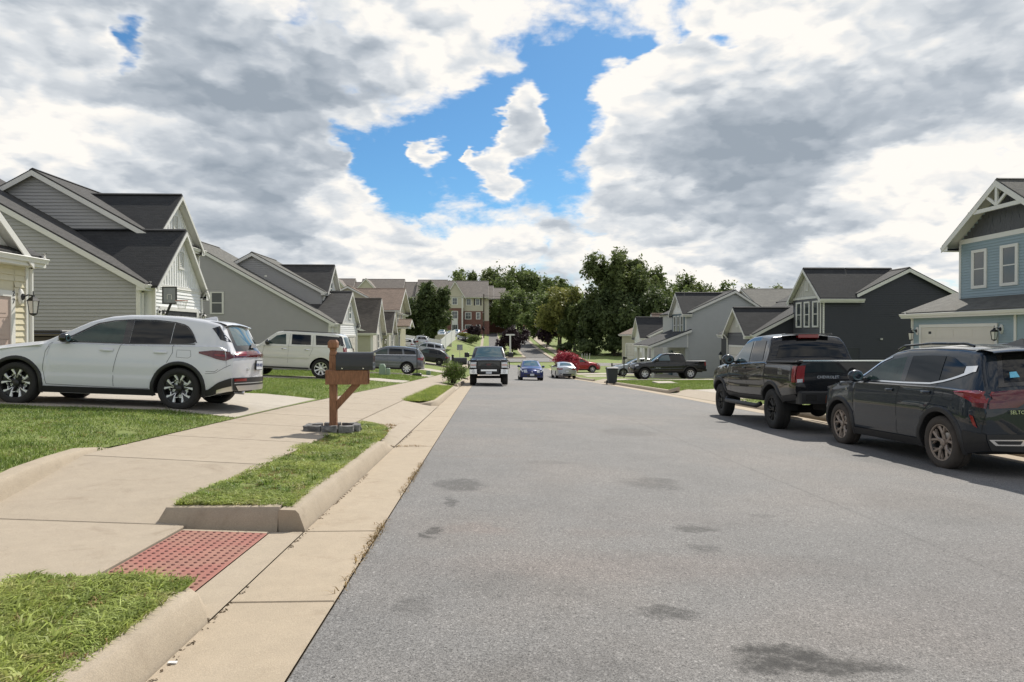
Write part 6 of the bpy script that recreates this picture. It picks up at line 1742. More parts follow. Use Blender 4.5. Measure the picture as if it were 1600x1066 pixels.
# ------------------------------------------------------------------ vehicles
class Car:
    """vehicle body lofted from its side profile: x runs forward from the rear bumper, y to the left, z up"""
    def __init__(s, name, label, L, Wd, ra, fa, r, top, bot, belt, paint, tw=.225, tum=.30, crown=.045, Bf=.22, Br=.14, aR=None, step=.045,
                 taper=(.16, .7, .12, .6), clad=None, clad_w=.055, cat='car', wheel=('five', ALLOY, RIMD), rd=.07, seg=28, tuck=.06, tyre_m=None, rimf=.66, group=None, beltin=.03):
        s.L, s.hw, s.ra, s.fa, s.r, s.tw, s.tum, s.crown, s.Bf, s.Br = L, Wd / 2, ra, fa, r, tw, tum, crown, Bf, Br
        s.aR = aR or r + .055; s.taper = taper; s.rd = rd; s.tuck = tuck; s.beltin = beltin; s.seg = seg; s.bot0 = bot; s.paint = paint
        s.root = thing(name, label, cat, (0, 0, 0), 0, group)
        xs = np.linspace(0, L, int(L / .01) + 1)
        z = np.interp(xs, [p[0] for p in top], [p[1] for p in top])
        k = 9; ker = np.hanning(k + 2)[1:-1]; ker /= ker.sum()
        zp = np.pad(z, k // 2, mode='edge'); z = np.convolve(zp, ker, 'valid')
        s.tx, s.tz = xs, z
        s.bx, s.bz = [p[0] for p in bot], [p[1] for p in bot]
        s.ex, s.ez = [p[0] for p in belt], [p[1] for p in belt]
        cols = set(np.round(np.linspace(0, L, int(L / step) + 1), 4))
        n = 18
        for c in (ra, fa):
            lo = s.B0(c)
            for i in range(n + 1):
                a = math.pi * i / n; x = c + s.aR * math.cos(a)
                if 0 <= x <= L: cols.add(round(x, 4))
            for d in (-1, 1): cols.add(round(c + d * (s.aR + .004), 4))
        for p in top: cols.add(round(p[0], 4))
        s.cols = sorted(c for c in cols if 0 <= c <= L)
        s.body(); s.under(); s.wheels(wheel, tyre_m or RUBBER, rimf)
        if clad: s.cladding(clad, clad_w)
    def T(s, x): return float(np.interp(x, s.tx, s.tz))
    def B0(s, x): return float(np.interp(x, s.bx, s.bz))
    def E(s, x): return float(np.interp(x, s.ex, s.ez))
    def Bt(s, x):
        b = s.B0(x)
        for c in (s.ra, s.fa):
            d = abs(x - c)
            if d < s.aR: b = max(b, s.r + math.sqrt(s.aR ** 2 - d * d) * (1.0))
        return min(b, s.T(x) - .02)
    def W(s, x, z):
        f, fl, r_, rl = s.taper
        k = 1.0
        if x > s.L - fl: k -= f * ((x - s.L + fl) / fl) ** 2.6
        if x < rl: k -= r_ * ((rl - x) / rl) ** 2.6
        y = s.hw * k
        b, e, t = s.B0(x), s.E(x), s.T(x)
        e = min(e, t)
        if z <= e:
            u = (z - b) / max(.05, e - b)
            if u < .28: y -= s.tuck * ((.28 - u) / .28) ** 1.6
            if u > .5: y -= .045 * ((u - .5) / .5) ** 2
            # concave door with a crease above it
            if .1 < x / s.L < .9: y -= .014 * math.exp(-((u - .42) / .11) ** 2) * min(1, 6 * min(x / s.L - .1, .9 - x / s.L))
        else:
            y -= (.045 + s.beltin) * min(1, (z - e) / .035) + s.tum * (z - e) * (1 + .25 * (z - e))
        d = t - z; r = s.rd
        if d < r: y -= (r - math.sqrt(max(0, r * r - (r - d) ** 2)))
        return max(y, .05)
    def Y(s, v):
        """local coordinates; the ends of the flanks are drawn in, so that bumpers curve in plan within the car's length"""
        x = v[0]; zf_ = min(.75, s.L - s.fa - s.aR - .02); zr_ = min(.6, s.ra - s.aR - .02)
        fx = min(1, max(0, (x - (s.L - zf_)) / zf_)); rx = min(1, max(0, (zr_ - x) / zr_))
        return (x + s.Br * rx * rx * (3 - 2 * rx) - s.Bf * fx * fx * (3 - 2 * fx) - s.L / 2, v[1], v[2])
    def add(s, name, mb, m, parent=None, smooth=35, **p):
        mb.v = [s.Y(v) for v in mb.v]
        o = mb.build(name, m, parent or s.root, smooth=smooth, local=True, **p); return o
    def body(s):
        mb = MB()
        for sg in (1, -1):
            rows = []
            for x in s.cols:
                b, t = s.Bt(x), s.T(x); r = min(s.rd, (t - b) * .5)
                e = s.E(x)
                if e + .06 < t - r and e > b + .02: zs = [b + (e - b) * k / 8 for k in range(9)] + [e + .0175, e + .035] + [e + .035 + (t - r - e - .035) * k / 3 for k in (1, 2, 3)]
                else: zs = [b + (t - r - b) * k / 13 for k in range(14)]
                zs += [t - r + r * math.sin(math.pi / 2 * k / 4) for k in range(1, 5)]
                rows.append([(x, sg * s.W(x, z), z) for z in zs])
            mb.grid(rows)
        # path over the top
        path = []
        b, t = s.Bt(0), s.T(0)
        for k in range(8): path.append((0.0, b + (t - b) * k / 8, k / 8))
        for x in s.cols: path.append((x, s.T(x), 1.0))
        b, t = s.Bt(s.L), s.T(s.L)
        for k in range(1, 9): path.append((s.L, t + (b - t) * k / 8, 1 - k / 8))
        s.path = path
        s.pl = [0.0]
        for i in range(1, len(path)): s.pl.append(s.pl[-1] + math.hypot(path[i][0] - path[i - 1][0], path[i][1] - path[i - 1][1]))
        rows = []
        vs = [-1, -.94, -.85, -.7, -.5, -.25, 0, .25, .5, .7, .85, .94, 1]
        for q in s.pl: rows.append([s.P(q, v) for v in vs])
        mb.grid(rows)
        s.o = s.add('body', mb, s.paint, smooth=32)
    def P(s, q, v, off=0.0):
        i = np.interp(q, s.pl, range(len(s.pl))); i0 = int(min(i, len(s.pl) - 2)); f = i - i0
        a, b = s.path[i0], s.path[i0 + 1]
        x, z, cw = [a[k] + (b[k] - a[k]) * f for k in range(3)]
        w = s.W(x, z)
        u = 1 - v * v
        zf_ = min(.75, s.L - s.fa - s.aR - .02); zr_ = min(.6, s.ra - s.aR - .02)
        fx = max(0, (x - (s.L - zf_)) / zf_); rx = max(0, (zr_ - x) / zr_)
        fx = fx * fx * (3 - 2 * fx); rx = rx * rx * (3 - 2 * rx)
        X = x + s.Bf * fx * u - s.Br * rx * u
        p = (X, w * v, z + s.crown * cw * u)
        if off:
            e = .01
            du = Vector(s.P(min(q + e, s.pl[-1]), v)) - Vector(s.P(max(q - e, 0), v)); dv = Vector(s.P(q, min(1, v + e))) - Vector(s.P(q, max(-1, v - e)))
            n = du.cross(dv).normalized()
            c = Vector(p) - Vector((s.L / 2, 0, .7))
            if n.dot(c) < 0: n = -n
            p = tuple(Vector(p) + n * off)
        return p
    def near(s, x, z):
        return s.pl[min(range(len(s.path)), key=lambda i: (s.path[i][0] - x) ** 2 + (s.path[i][1] - z) ** 2)]
    def strip(s, name, a, b, va, vb, m, off=.004, parent=None, n=8, k=10, **p):
        """patch on the over-the-top surface from profile point a to b; va and vb = (v0, v1) at each end"""
        qa, qb = s.q(a), s.q(b); rows = []
        for i in range(n + 1):
            f = i / n; q = qa + (qb - qa) * f; v0 = va[0] + (vb[0] - va[0]) * f; v1 = va[1] + (vb[1] - va[1]) * f
            rows.append([s.P(q, v0 + (v1 - v0) * j / k, off) for j in range(k + 1)])
        return s.add(name, MB().grid(rows), m, parent, **p)
    def q(s, a):
        """profile point: (x, z) pairs are snapped on the vertical end faces by z and elsewhere by x"""
        x, z = a
        if x <= 0: return float(np.interp(z, [p[1] for p in s.path[:9]], s.pl[:9]))
        if x >= s.L:
            pp = s.path[-9:]; return float(np.interp(-z, [-p[1] for p in pp], s.pl[-9:]))
        i0 = 8; i1 = len(s.path) - 8
        return float(np.interp(x, [p[0] for p in s.path[i0:i1]], s.pl[i0:i1]))
    def side(s, name, lo, hi, m, sides=(1, -1), off=.004, parent=None, n=12, k=5, both=False, smooth=40, **p):
        """patch on the flank between the polylines lo and hi (x, z)"""
        def res(pl, n):
            d = [0.0]
            for i in range(1, len(pl)): d.append(d[-1] + math.hypot(pl[i][0] - pl[i - 1][0], pl[i][1] - pl[i - 1][1]))
            return [(float(np.interp(d[-1] * i / n, d, [q[0] for q in pl])), float(np.interp(d[-1] * i / n, d, [q[1] for q in pl]))) for i in range(n + 1)]
        A, B_ = res(lo, n), res(hi, n); out = []
        for sg in sides:
            rows = []
            for (xa, za), (xb, zb) in zip(A, B_):
                row = []
                for j in range(k + 1):
                    x, z = xa + (xb - xa) * j / k, za + (zb - za) * j / k
                    row.append((x, sg * (s.W(x, z) + off), z))
                rows.append(row)
            mb = MB().grid(rows)
            if off > .02:
                for ln in (rows[0], rows[-1], [r[0] for r in rows], [r[-1] for r in rows]):
                    mb.grid([ln, [(a, b - sg * off, c) for a, b, c in ln]])
            out.append(s.add(name, mb, m, parent, smooth=smooth, **p))
        return out
    def seam(s, pts, sides=(1, -1), w=.006, m=None):
        for sg in sides:
            dens = []
            for i in range(len(pts) - 1):
                for k in range(8): dens.append((pts[i][0] + (pts[i + 1][0] - pts[i][0]) * k / 8, pts[i][1] + (pts[i + 1][1] - pts[i][1]) * k / 8))
            dens.append(pts[-1])
            rows = []
            for i, (x, z) in enumerate(dens):
                a, b = dens[max(0, i - 1)], dens[min(len(dens) - 1, i + 1)]
                d = math.hypot(b[0] - a[0], b[1] - a[1]) or 1; nx, nz = -(b[1] - a[1]) / d * w / 2, (b[0] - a[0]) / d * w / 2
                rows.append([(x - nx, sg * (s.W(x - nx, z - nz) + .0025), z - nz), (x + nx, sg * (s.W(x + nx, z + nz) + .0025), z + nz)])
            s.add('panel_gap', MB().grid(rows), m or UNDER, None)
    def under(s):
        mb = MB(); z = min(s.bz) + .04; w = s.hw * .86
        mb.box(.25, s.L - .25, -w, w, z, z + .1)
        s.add('underbody', mb, UNDER, smooth=None)
        for c in (s.ra, s.fa):
            for sg in (1, -1):
                mb = MB(); n = 14; rows = []
                for i in range(n + 1):
                    a = math.pi * i / n; x, zz = c + (s.aR + .0) * math.cos(a), s.r + s.aR * math.sin(a)
                    zz = min(zz, s.T(min(max(x, 0), s.L)) - .04)
                    yo = s.W(min(max(x, 0), s.L), max(zz, s.B0(c))) - .004
                    rows.append([(x, sg * yo, zz), (x, sg * (s.hw - .36), zz)])
                mb.grid(rows)
                mb.add([(c + s.aR * math.cos(math.pi * i / n), sg * (s.hw - .36), min(s.r + s.aR * math.sin(math.pi * i / n), s.T(min(max(c + s.aR * math.cos(math.pi * i / n), 0), s.L)) - .05)) for i in range(n + 1)], [tuple(range(n + 1))])
                s.add('wheel_well', mb, UNDER)
    def wheels(s, style, tm, rimf):
        n = s.seg; st, m1, m2 = style; r, tw = s.r, s.tw
        R_ = r * rimf
        def F(sg, cy): return lambda a, rr, h: (rr * math.cos(a), sg * (cy + h), rr * math.sin(a))
        for (c, ax) in ((s.ra, 0), (s.fa, 1)):
            for sg in (1, -1):
                cy = 0
                f = F(sg, cy)
                mb = MB(); hw = tw / 2
                prof = [(R_ * .96, -hw * .7), (R_ * 1.02, -hw * .92), (r * .88, -hw), (r * .97, -hw * .86), (r, -hw * .6), (r, -.012), (r - .008, -.008), (r - .008, .008), (r, .012), (r, hw * .6), (r * .97, hw * .86), (r * .88, hw), (R_ * 1.06, hw * .95), (R_ * 1.01, hw * .86), (R_ * .97, hw * .72)]
                mb.lathe(prof, n, f)
                me = mb.mesh('wheel', tm, 50)
                w = bpy.data.objects.new('wheel', me); COL.objects.link(w); w.parent = s.root
                w.location = (c - s.L / 2, sg * (s.hw - tw / 2 - .012), r)
                mb = MB(); mb.lathe([(R_ * .985, hw * .80), (R_ * .95, hw * .72), (R_ * .90, hw * .25), (R_ * .86, -.02), (R_ * .15, -.03), (.001, -.03)], n, f)
                mb.build('rim', m2, w, smooth=40, local=True)
                mb = MB(); mb.lathe([(R_ * 1.0, hw * .72), (R_ * 1.0, hw * .86), (R_ * .95, hw * .84), (R_ * .93, hw * .70)], n, f, closed=False)
                mb.build('rim_lip', m1 if st != 'hrv' else m2, w, smooth=40, local=True)
                sp = MB(); ho = hw * .80
                def arm(a0, r0, w0, a1, r1, w1, h0, h1, th=.03):
                    p0 = Vector((math.cos(a0) * r0, 0, math.sin(a0) * r0)); p1 = Vector((math.cos(a1) * r1, 0, math.sin(a1) * r1))
                    d = (p1 - p0).normalized(); nn = Vector((-d.z, 0, d.x))
                    v = []
                    for p, ww, h in ((p0, w0, h0), (p1, w1, h1)):
                        for q, hh in ((-1, h - .012), (-.55, h), (.55, h), (1, h - .012), (1, h - th), (-1, h - th)):
                            pp = p + nn * ww / 2 * q; v.append((pp.x, sg * hh, pp.z))
                    sp.add(v, [(i, (i + 1) % 6, 6 + (i + 1) % 6, 6 + i) for i in range(6)] + [tuple(range(5, -1, -1)), tuple(range(6, 12))])
                if st == 'hrv':
                    for k in range(5):
                        a = 2 * math.pi * k / 5 + math.pi / 2
                        for q in (-1, 1):
                            arm(a + q * .08, R_ * .36, .014, a + q * .16, R_ * .60, .020, ho * .62, ho * .80)
                            arm(a + q * .16, R_ * .58, .020, a + q * .31, R_ * .94, .056, ho * .80, ho * .86)
                            arm(a + q * .20, R_ * .66, .020, a + q * .56, R_ * .56, .016, ho * .80, ho * .72)
                    sp2 = sp; sp = MB()
                    for k in range(5): a = 2 * math.pi * k / 5 + math.pi / 2; arm(a, R_ * .1, .075, a, R_ * .55, .07, ho * .5, ho * .66); arm(a, R_ * .5, .07, a, R_ * .95, .16, ho * .64, ho * .72)
                    sp.build('spokes', m2, w, smooth=30, local=True); sp2.build('spoke_faces', m1, w, smooth=30, local=True); sp = MB()
                elif st == 'vee':
                    for k in range(5):
                        a = 2 * math.pi * k / 5 + math.pi / 2
                        arm(a, R_ * .12, .06, a, R_ * .48, .05, ho * .6, ho * .82)
                        for q in (-1, 1): arm(a + q * .03, R_ * .45, .035, a + q * .27, R_ * .95, .042, ho * .80, ho * .9)
                        for q in (-1, 1): arm(a + q * .06, R_ * .58, .02, a + q * .50, R_ * .93, .02, ho * .62, ho * .75)
                elif st == 'multi':
                    for k in range(8):
                        a = 2 * math.pi * k / 8 + math.pi / 8; arm(a, R_ * .12, .05, a, R_ * .97, .075, ho * .7, ho * .88)
                elif st == 'off':
                    for k in range(6):
                        a = 2 * math.pi * k / 6
                        for q in (-1, 1): arm(a + q * .12, R_ * .3, .03, a + q * .2, R_ * .95, .04, ho * .7, ho * .9)
                else:
                    for k in range(5):
                        a = 2 * math.pi * k / 5 + math.pi / 2
                        for q in (-1, 1): arm(a + q * .14, R_ * .22, .035, a + q * .17, R_ * .96, .045, ho * .68, ho * .86)
                if sp.v: sp.build('spokes', m1, w, smooth=30, local=True)
                mb = MB(); mb.lathe([(R_ * .20, ho * .55), (R_ * .20, ho * .80), (R_ * .14, ho * .86), (.001, ho * .87)], 12, f); mb.build('hub', m2 if st == 'hrv' else m1, w, smooth=40, local=True)
                mb = MB(); mb.lathe([(R_ * .55, -.012), (R_ * .55, .0), (.001, .0)], 16, f); mb.build('brake_disc', ALLOY, w, smooth=40, local=True)
    def cladding(s, m, w):
        for c in (s.ra, s.fa):
            for sg in (1, -1):
                rows = []; n = 22
                a0 = math.asin(max(-1, min(1, (s.B0(c) - s.r) / s.aR))) + .02
                for i in range(n + 1):
                    a = a0 + (math.pi - 2 * a0) * i / n; row = []
                    for q, o in ((0, -.03), (0, .014), (.3, .022), (.8, .020), (1, .001)):
                        rr = s.aR + w * q - (.0 if q else .0); x = min(max(c + rr * math.cos(a), .0), s.L); z = s.r + rr * math.sin(a)
                        row.append((x, sg * (s.W(x, max(z, s.Bt(x) if False else s.B0(x))) + o), z))
                    rows.append(row)
                s.add('wheel_arch_trim', MB().grid(rows), m)
        segs = [(0.02, s.ra - s.aR - w * .3), (s.ra + s.aR + w * .3, s.fa - s.aR - w * .3), (s.fa + s.aR + w * .3, s.L - .02)]
        for a, b in segs:
            if b - a > .05:
                n = 10; lo = [(a + (b - a) * k / n, s.B0(a + (b - a) * k / n) + .005) for k in range(n + 1)]
                s.side('sill_trim', lo, [(x, z + .105) for x, z in lo], m, off=.014)
    def handle(s, x, z, m, w=.17, sides=(1, -1)):
        for sg in sides:
            y = s.W(x, z); mb = MB()
            mb.grid([[(x - w / 2 + w * i / 6, sg * (y + .004 + o * math.sin(math.pi * min(max(i, .4), 5.6) / 6)), z + dz) for i in range(7)] for o, dz in ((.0, -.02), (.04, -.014), (.045, .006), (.035, .018), (.0, .022))])
            s.add('door_handle', mb, m, smooth=60)
    def mirror(s, x, z, m, w=.15, h=.13, l=.17, glass_m=None, out=.05):
        for sg in (1, -1):
            y = s.W(x, z)
            mb = MB(); mb.ball((x + .03, sg * (y + out + l / 2), z + .05), w * .52, l * .62, h * .62, 14, 8); o = s.add('side_mirror', mb, m, smooth=60)
            mb = MB(); mb.box(x - .0, x + .08, min(sg * (y - .03), sg * (y + out + .03)), max(sg * (y - .03), sg * (y + out + .03)), z - .02, z + .02); s.add('mirror_arm', mb, BLACK, smooth=None)
            mb = MB(); mb.lathe([(.001, 0), (1, 0)], 14, lambda a, r, hh: (x + .03 - w * .46, sg * (y + out + l / 2) + r * l * .42 * math.cos(a), z + .05 + r * h * .42 * math.sin(a))); s.add('mirror_glass', mb, glass_m or GLASSB, smooth=None)
    def place(s, x, y, ang, axle=None, zf=None, dz=0.0, both=None):
        """x, y = ground point under the middle of the rear (axle='r') or front axle; ang = heading from +X, degrees"""
        a = R(ang); fw = Vector((math.cos(a), math.sin(a), 0)); lf = Vector((-fw.y, fw.x, 0))
        ax = (s.ra if axle == 'r' else s.fa) - s.L / 2
        o = Vector((x, y, 0)) - fw * ax
        zf = zf or G
        pr, pf = o + fw * (s.ra - s.L / 2), o + fw * (s.fa - s.L / 2)
        zr, zff = zf(pr.x, pr.y), zf(pf.x, pf.y)
        pl_, prr = o + lf * s.hw, o - lf * s.hw
        zl, zr2 = zf(pl_.x, pl_.y), zf(prr.x, prr.y)
        X = Vector((fw.x, fw.y, (zff - zr) / (s.fa - s.ra))).normalized()
        Yv = Vector((lf.x, lf.y, (zl - zr2) / (2 * s.hw)))
        Z = X.cross(Yv).normalized(); Yv = Z.cross(X)
        t = (0 - (s.ra - s.L / 2)) / (s.fa - s.ra)
        zc = zr + (zff - zr) * t
        M_ = Matrix((X, Yv, Z)).transposed().to_4x4(); M_.translation = Vector((o.x, o.y, zc + dz))
        s.root.matrix_world = M_
        s.root.location = M_.translation; s.root.rotation_euler = M_.to_euler()
        return s.root
    def plate(s, x, z, txt='', front=False, w=.30, h=.15, dx=.03, m=None):
        """licence plate on the end face"""
        q = s.q((s.L if front else 0, z)); p = Vector(s.P(q, 0, 0)); sg = 1 if front else -1
        X = p.x + sg * dx
        f = MB().box(min(X - sg * .02, X), max(X - sg * .02, X), -w / 2 - .012, w / 2 + .012, z - h / 2 - .012, z + h / 2 + .012); s.add('plate_frame', f, BLACK, smooth=None)
        o = s.add('licence_plate', MB().box(min(X, X + sg * .004), max(X, X + sg * .004), -w / 2, w / 2, z - h / 2, z + h / 2), m or PLATE, smooth=None)
        if txt:
            t = bpy.data.objects.new('plate_lettering', text_mesh(txt, .085, .001)); COL.objects.link(t); t.data.materials.append(mat('plate_blue', (.03, .05, .16), .5, var=0)); t.parent = s.root
            t.rotation_euler = (R(90), 0, R(90 if front else -90)); t.location = (s.Y((X + sg * .007, 0, z))[0], 0, z)
    def letters(s, txt, y, z, size, m, dx=.006, rear=True):
        q = s.q((0 if rear else s.L, z)); p = Vector(s.P(q, y / s.hw, 0)); sg = -1 if rear else 1
        t = bpy.data.objects.new('lettering', text_mesh(txt, size, .002)); COL.objects.link(t); t.data.materials.append(m); t.parent = s.root
        t.rotation_euler = (R(90), 0, R(-90 if rear else 90)); t.location = (s.Y((p.x + sg * dx, y, z))[0], y, z)
    def side_letters(s, txt, x, z, size, m, sides=(1, -1)):
        for sg in sides:
            t = bpy.data.objects.new('lettering', text_mesh(txt, size, .001)); COL.objects.link(t); t.data.materials.append(m); t.parent = s.root
            t.rotation_euler = (R(90), 0, R(180 if sg > 0 else 0)); t.location = (s.Y((x, 0, z))[0], sg * (s.W(x, z) + .006), z)


def hz(c, x): return c.T(x)

# ---- pearl white crossover on the near driveway (rear overhang .98, wheelbase 2.655)
c = Car('parked_car', 'pearl white crossover parked on the nearest left driveway, black wheels with silver spokes', 4.56, 1.84, 1.0, 3.655, .352,
        [(0, .93), (.03, 1.0), (.10, 1.10), (.22, 1.27), (.36, 1.44), (.44, 1.475), (.7, 1.525), (1.1, 1.57), (1.6, 1.585), (2.0, 1.57), (2.3, 1.53), (2.6, 1.44), (2.95, 1.25), (3.22, 1.095), (3.3, 1.07), (3.7, 1.02), (4.1, .95), (4.4, .84), (4.52, .72), (4.56, .6)],
        [(0, .34), (.5, .24), (1.0, .22), (3.6, .22), (4.2, .22), (4.56, .26)], [(0, .95), (.3, 1.06), (.7, 1.05), (1.6, 1.025), (2.8, 1.02), (3.3, 1.0), (4.56, .8)], WHITEP, tw=.225, clad=BLACK, clad_w=.06, wheel=('hrv', ALLOYW, RIMD), tum=.38, aR=.40, rimf=.72, Br=.16, crown=.025, taper=(.17, .8, .15, .75), tyre_m=RUBBER)
c.side('front_window', [(2.92, 1.085), (1.98, 1.085)], [(2.82, 1.15), (2.45, 1.38), (2.2, 1.44), (2.0, 1.465)][::1], GLASSG, off=.005)
c.side('pillar_trim', [(1.98, 1.085), (1.87, 1.085)], [(2.0, 1.468), (1.88, 1.475)], BLACKG, off=.005)
c.side('rear_window', [(1.865, 1.085), (1.2, 1.10)], [(1.875, 1.475), (1.5, 1.478), (1.2, 1.455)], GLASSD, off=.005)
c.side('quarter_window', [(1.19, 1.10), (.86, 1.12), (.80, 1.13)], [(1.19, 1.455), (1.0, 1.41), (.88, 1.30), (.79, 1.15)], GLASSD, off=.005)
c.side('window_trim', [(3.0, 1.065), (1.9, 1.068), (.78, 1.10)], [(3.0, 1.082), (1.9, 1.085), (.78, 1.118)], BLACKG, off=.008, k=1)
c.side('window_trim', [(3.02, 1.08), (2.82, 1.155), (2.45, 1.385), (2.2, 1.446), (1.9, 1.478), (1.5, 1.482), (1.2, 1.46), (1.0, 1.415), (.88, 1.30), (.775, 1.13)], [(3.06, 1.09), (2.84, 1.175), (2.47, 1.405), (2.2, 1.466), (1.9, 1.496), (1.5, 1.50), (1.2, 1.478), (.98, 1.43), (.86, 1.31), (.755, 1.13)], BLACKG, off=.007, k=1, n=30)
c.strip('windshield', (3.2, 0), (2.35, 0), (-.86, .86), (-.84, .84), GLASSB)
c.strip('rear_window_glass', (.10, 0), (.37, 0), (-.80, .80), (-.74, .74), GLASSB)
c.strip('rear_glass_surround', (.04, 0), (.39, 0), (-.93, .93), (-.88, .88), BLACKG, off=.002)
c.side('rear_pillar_trim', [(.10, 1.16), (.33, 1.20)], [(.42, 1.435), (.56, 1.39)], BLACKG, off=.004)
mb = MB(); rows = [[(x, .60 * v, z + .035 * (1 - v * v)) for v in (-1.0, -.9, -.6, 0, .6, .9, 1.0)] for x, z in ((.66, 1.512), (.45, 1.497), (.28, 1.465), (.26, 1.45), (.32, 1.44), (.46, 1.44))]
c.add('roof_spoiler', MB().grid(rows), WHITEP, smooth=40)
mb = MB(); mb.add([(.95, -.01, 1.57), (.74, -.025, 1.53), (.74, .025, 1.53), (1.0, 0, 1.58), (.80, 0, 1.625), (.76, 0, 1.62)], [(0, 1, 5, 4), (0, 4, 3), (1, 2, 5), (2, 3, 4, 5)]); c.add('antenna_fin', mb, WHITEP, smooth=None)
c.strip('rear_wiper', (.06, 0), (.12, 0), (-.05, .35), (-.05, .05), BLACK, off=.03)
c.side('tail_light', [(.0, .90), (.12, .845), (.35, .875), (.68, .955)], [(.0, .93), (.04, .995), (.20, 1.015), (.45, 1.015), (.69, .985)], REDLD, off=.010)
c.strip('tail_light_bar', (0, .90), (.035, 1.0), (-1, 1), (-1, 1), REDLD, off=.009)
c.strip('tail_light_insert', (0, .925), (.03, 1.0), (.62, .985), (.60, .96), REDL, off=.013); c.strip('tail_light_insert', (0, .925), (.03, 1.0), (-.985, -.62), (-.96, -.60), REDL, off=.013)
c.side('tail_light_insert', [(.14, .915), (.36, .925)], [(.14, .95), (.40, .95)], REDL, off=.020)
c.plate(0, .78, 'VHN 8021')
c.strip('rear_bumper_trim', (0, .345), (0, .56), (-1, 1), (-1, 1), BLACK, off=.012); c.strip('rear_reflector', (0, .50), (0, .545), (.55, .95), (.55, .95), REDL, off=.017); c.strip('rear_reflector', (0, .50), (0, .545), (-.95, -.55), (-.95, -.55), REDL, off=.017)
c.strip('bumper_line', (0, .46), (0, .475), (-.95, .95), (-.95, .95), CHROME, off=.018)
c.strip('skid_plate', (0, .335), (0, .43), (-.85, .85), (-.92, .92), ALLOY, off=.02)
c.side('rear_bumper_side', [(0.0, .345), (.3, .30), (.62, .28)], [(0.0, .56), (.28, .47), (.60, .30)], BLACK, off=.012)
c.side('skid_plate_side', [(0.0, .335), (.32, .29)], [(0.0, .42), (.30, .35)], ALLOY, off=.02)
for xx in (-.0,):
    c.add('exhaust_tip', MB().tube([(.05, .5, .31), (-.12, .5, .30)], .03, 8), CHROME)
c.seam([(3.12, 1.05), (3.19, .9), (3.21, .6), (3.14, .36)]); c.seam([(1.98, 1.06), (2.02, .9), (2.07, .6), (2.05, .36)]); c.seam([(1.13, 1.08), (1.12, .95), (1.2, .78)]); c.seam([(3.14, .36), (2.05, .34), (1.48, .34)]); c.seam([(.28, .70), (.36, .66), (.55, .66)]); c.seam([(.03, .78), (.33, .64), (.56, .62)])
c.seam([(1.05, .88), (1.05, 1.0), (.83, 1.0), (.81, .90), (.86, .87), (1.05, .88)], w=.004)
c.handle(2.20, .955, WHITEP, .22); c.handle(1.32, .95, WHITEP, .22); c.mirror(2.83, 1.08, BLACKG)
c.side('headlight', [(4.05, .80), (4.45, .74)], [(4.05, .88), (4.45, .83)], CLEARL, off=.006)
c.letters('HR-V', .42, .70, .07, CHROME)
c.place(-5.18, 12.45, 180, 'r', dz=.005)

# ---- cream white full-size SUV on the second driveway
c = Car('parked_car', 'cream white full size SUV with eight spoke wheels on the second left driveway', 5.13, 2.0, 1.12, 4.07, .405,
        [(0, 1.0), (.03, 1.12), (.10, 1.35), (.22, 1.66), (.34, 1.84), (.5, 1.88), (1.2, 1.92), (2.2, 1.93), (2.8, 1.91), (3.08, 1.87), (3.4, 1.62), (3.66, 1.38), (3.8, 1.30), (4.5, 1.22), (4.95, 1.14), (5.08, 1.0), (5.13, .8)],
        [(0, .40), (1.1, .34), (4.0, .34), (5.13, .34)], [(0, 1.30), (2, 1.30), (3.8, 1.24), (5.13, 1.1)], CREAMP, tw=.26, tum=.24, wheel=('multi', ALLOYW, RIMD), aR=.47, Br=.10, taper=(.14, .7, .07, .4), rimf=.66, step=.06)
c.side('front_window', [(3.42, 1.36), (2.62, 1.36)], [(3.30, 1.50), (3.05, 1.72), (2.68, 1.80)], GLASSG, off=.006)
c.side('rear_window', [(2.40, 1.37), (1.60, 1.38)], [(2.42, 1.80), (1.64, 1.80)], GLASSD, off=.006)
c.side('quarter_window', [(1.38, 1.39), (.34, 1.42)], [(1.44, 1.80), (.42, 1.76)], GLASSD, off=.006)
c.side('rear_pillar_trim', [(.10, 1.38), (.32, 1.40)], [(.30, 1.80), (.45, 1.80)], BLACKG, off=.005)
c.strip('windshield', (3.66, 0), (3.10, 0), (-.88, .88), (-.85, .85), GLASSB); c.strip('rear_window_glass', (.08, 0), (.28, 0), (-.88, .88), (-.84, .84), GLASSB)
c.side('tail_light', [(0, 1.0), (.10, 1.0)], [(.03, 1.34), (.17, 1.34)], REDL, off=.01); c.strip('tail_light_face', (0, 1.0), (.09, 1.33), (.86, .99), (.86, .99), REDL); c.strip('tail_light_face', (0, 1.0), (.09, 1.33), (-.99, -.86), (-.99, -.86), REDL)
c.side('body_moulding', [(3.55, .80), (1.65, .80)], [(3.55, .86), (1.65, .86)], CREAMP, off=.022)
c.side('roof_rail', [(2.8, 1.935), (.6, 1.92)], [(2.8, 1.965), (.6, 1.95)], BLACK, off=.05, k=1)
for k in range(2):
    sg = (1, -1)[k]; c.add('running_board', MB().box(1.62, 3.52, sg * .82 if sg > 0 else -1.03, 1.03 if sg > 0 else -.82, .36, .42), BLACK, smooth=None)
c.seam([(3.5, 1.3), (3.56, .9), (3.50, .44)]); c.seam([(2.50, 1.80), (2.50, .44)]); c.seam([(1.52, 1.78), (1.50, 1.2), (1.62, .9)]); c.seam([(3.5, .42), (1.62, .42)])
c.handle(2.68, 1.17, CHROME, .2); c.handle(1.72, 1.17, CHROME, .2); c.mirror(3.32, 1.36, BLACKG, .2, .2, .2)
c.plate(0, .85); c.strip('rear_bumper', (0, .42), (0, .68), (-1, 1), (-1, 1), CREAMP, off=.05)
c.place(-7.0, 29.75, 180, 'r', dz=.03)

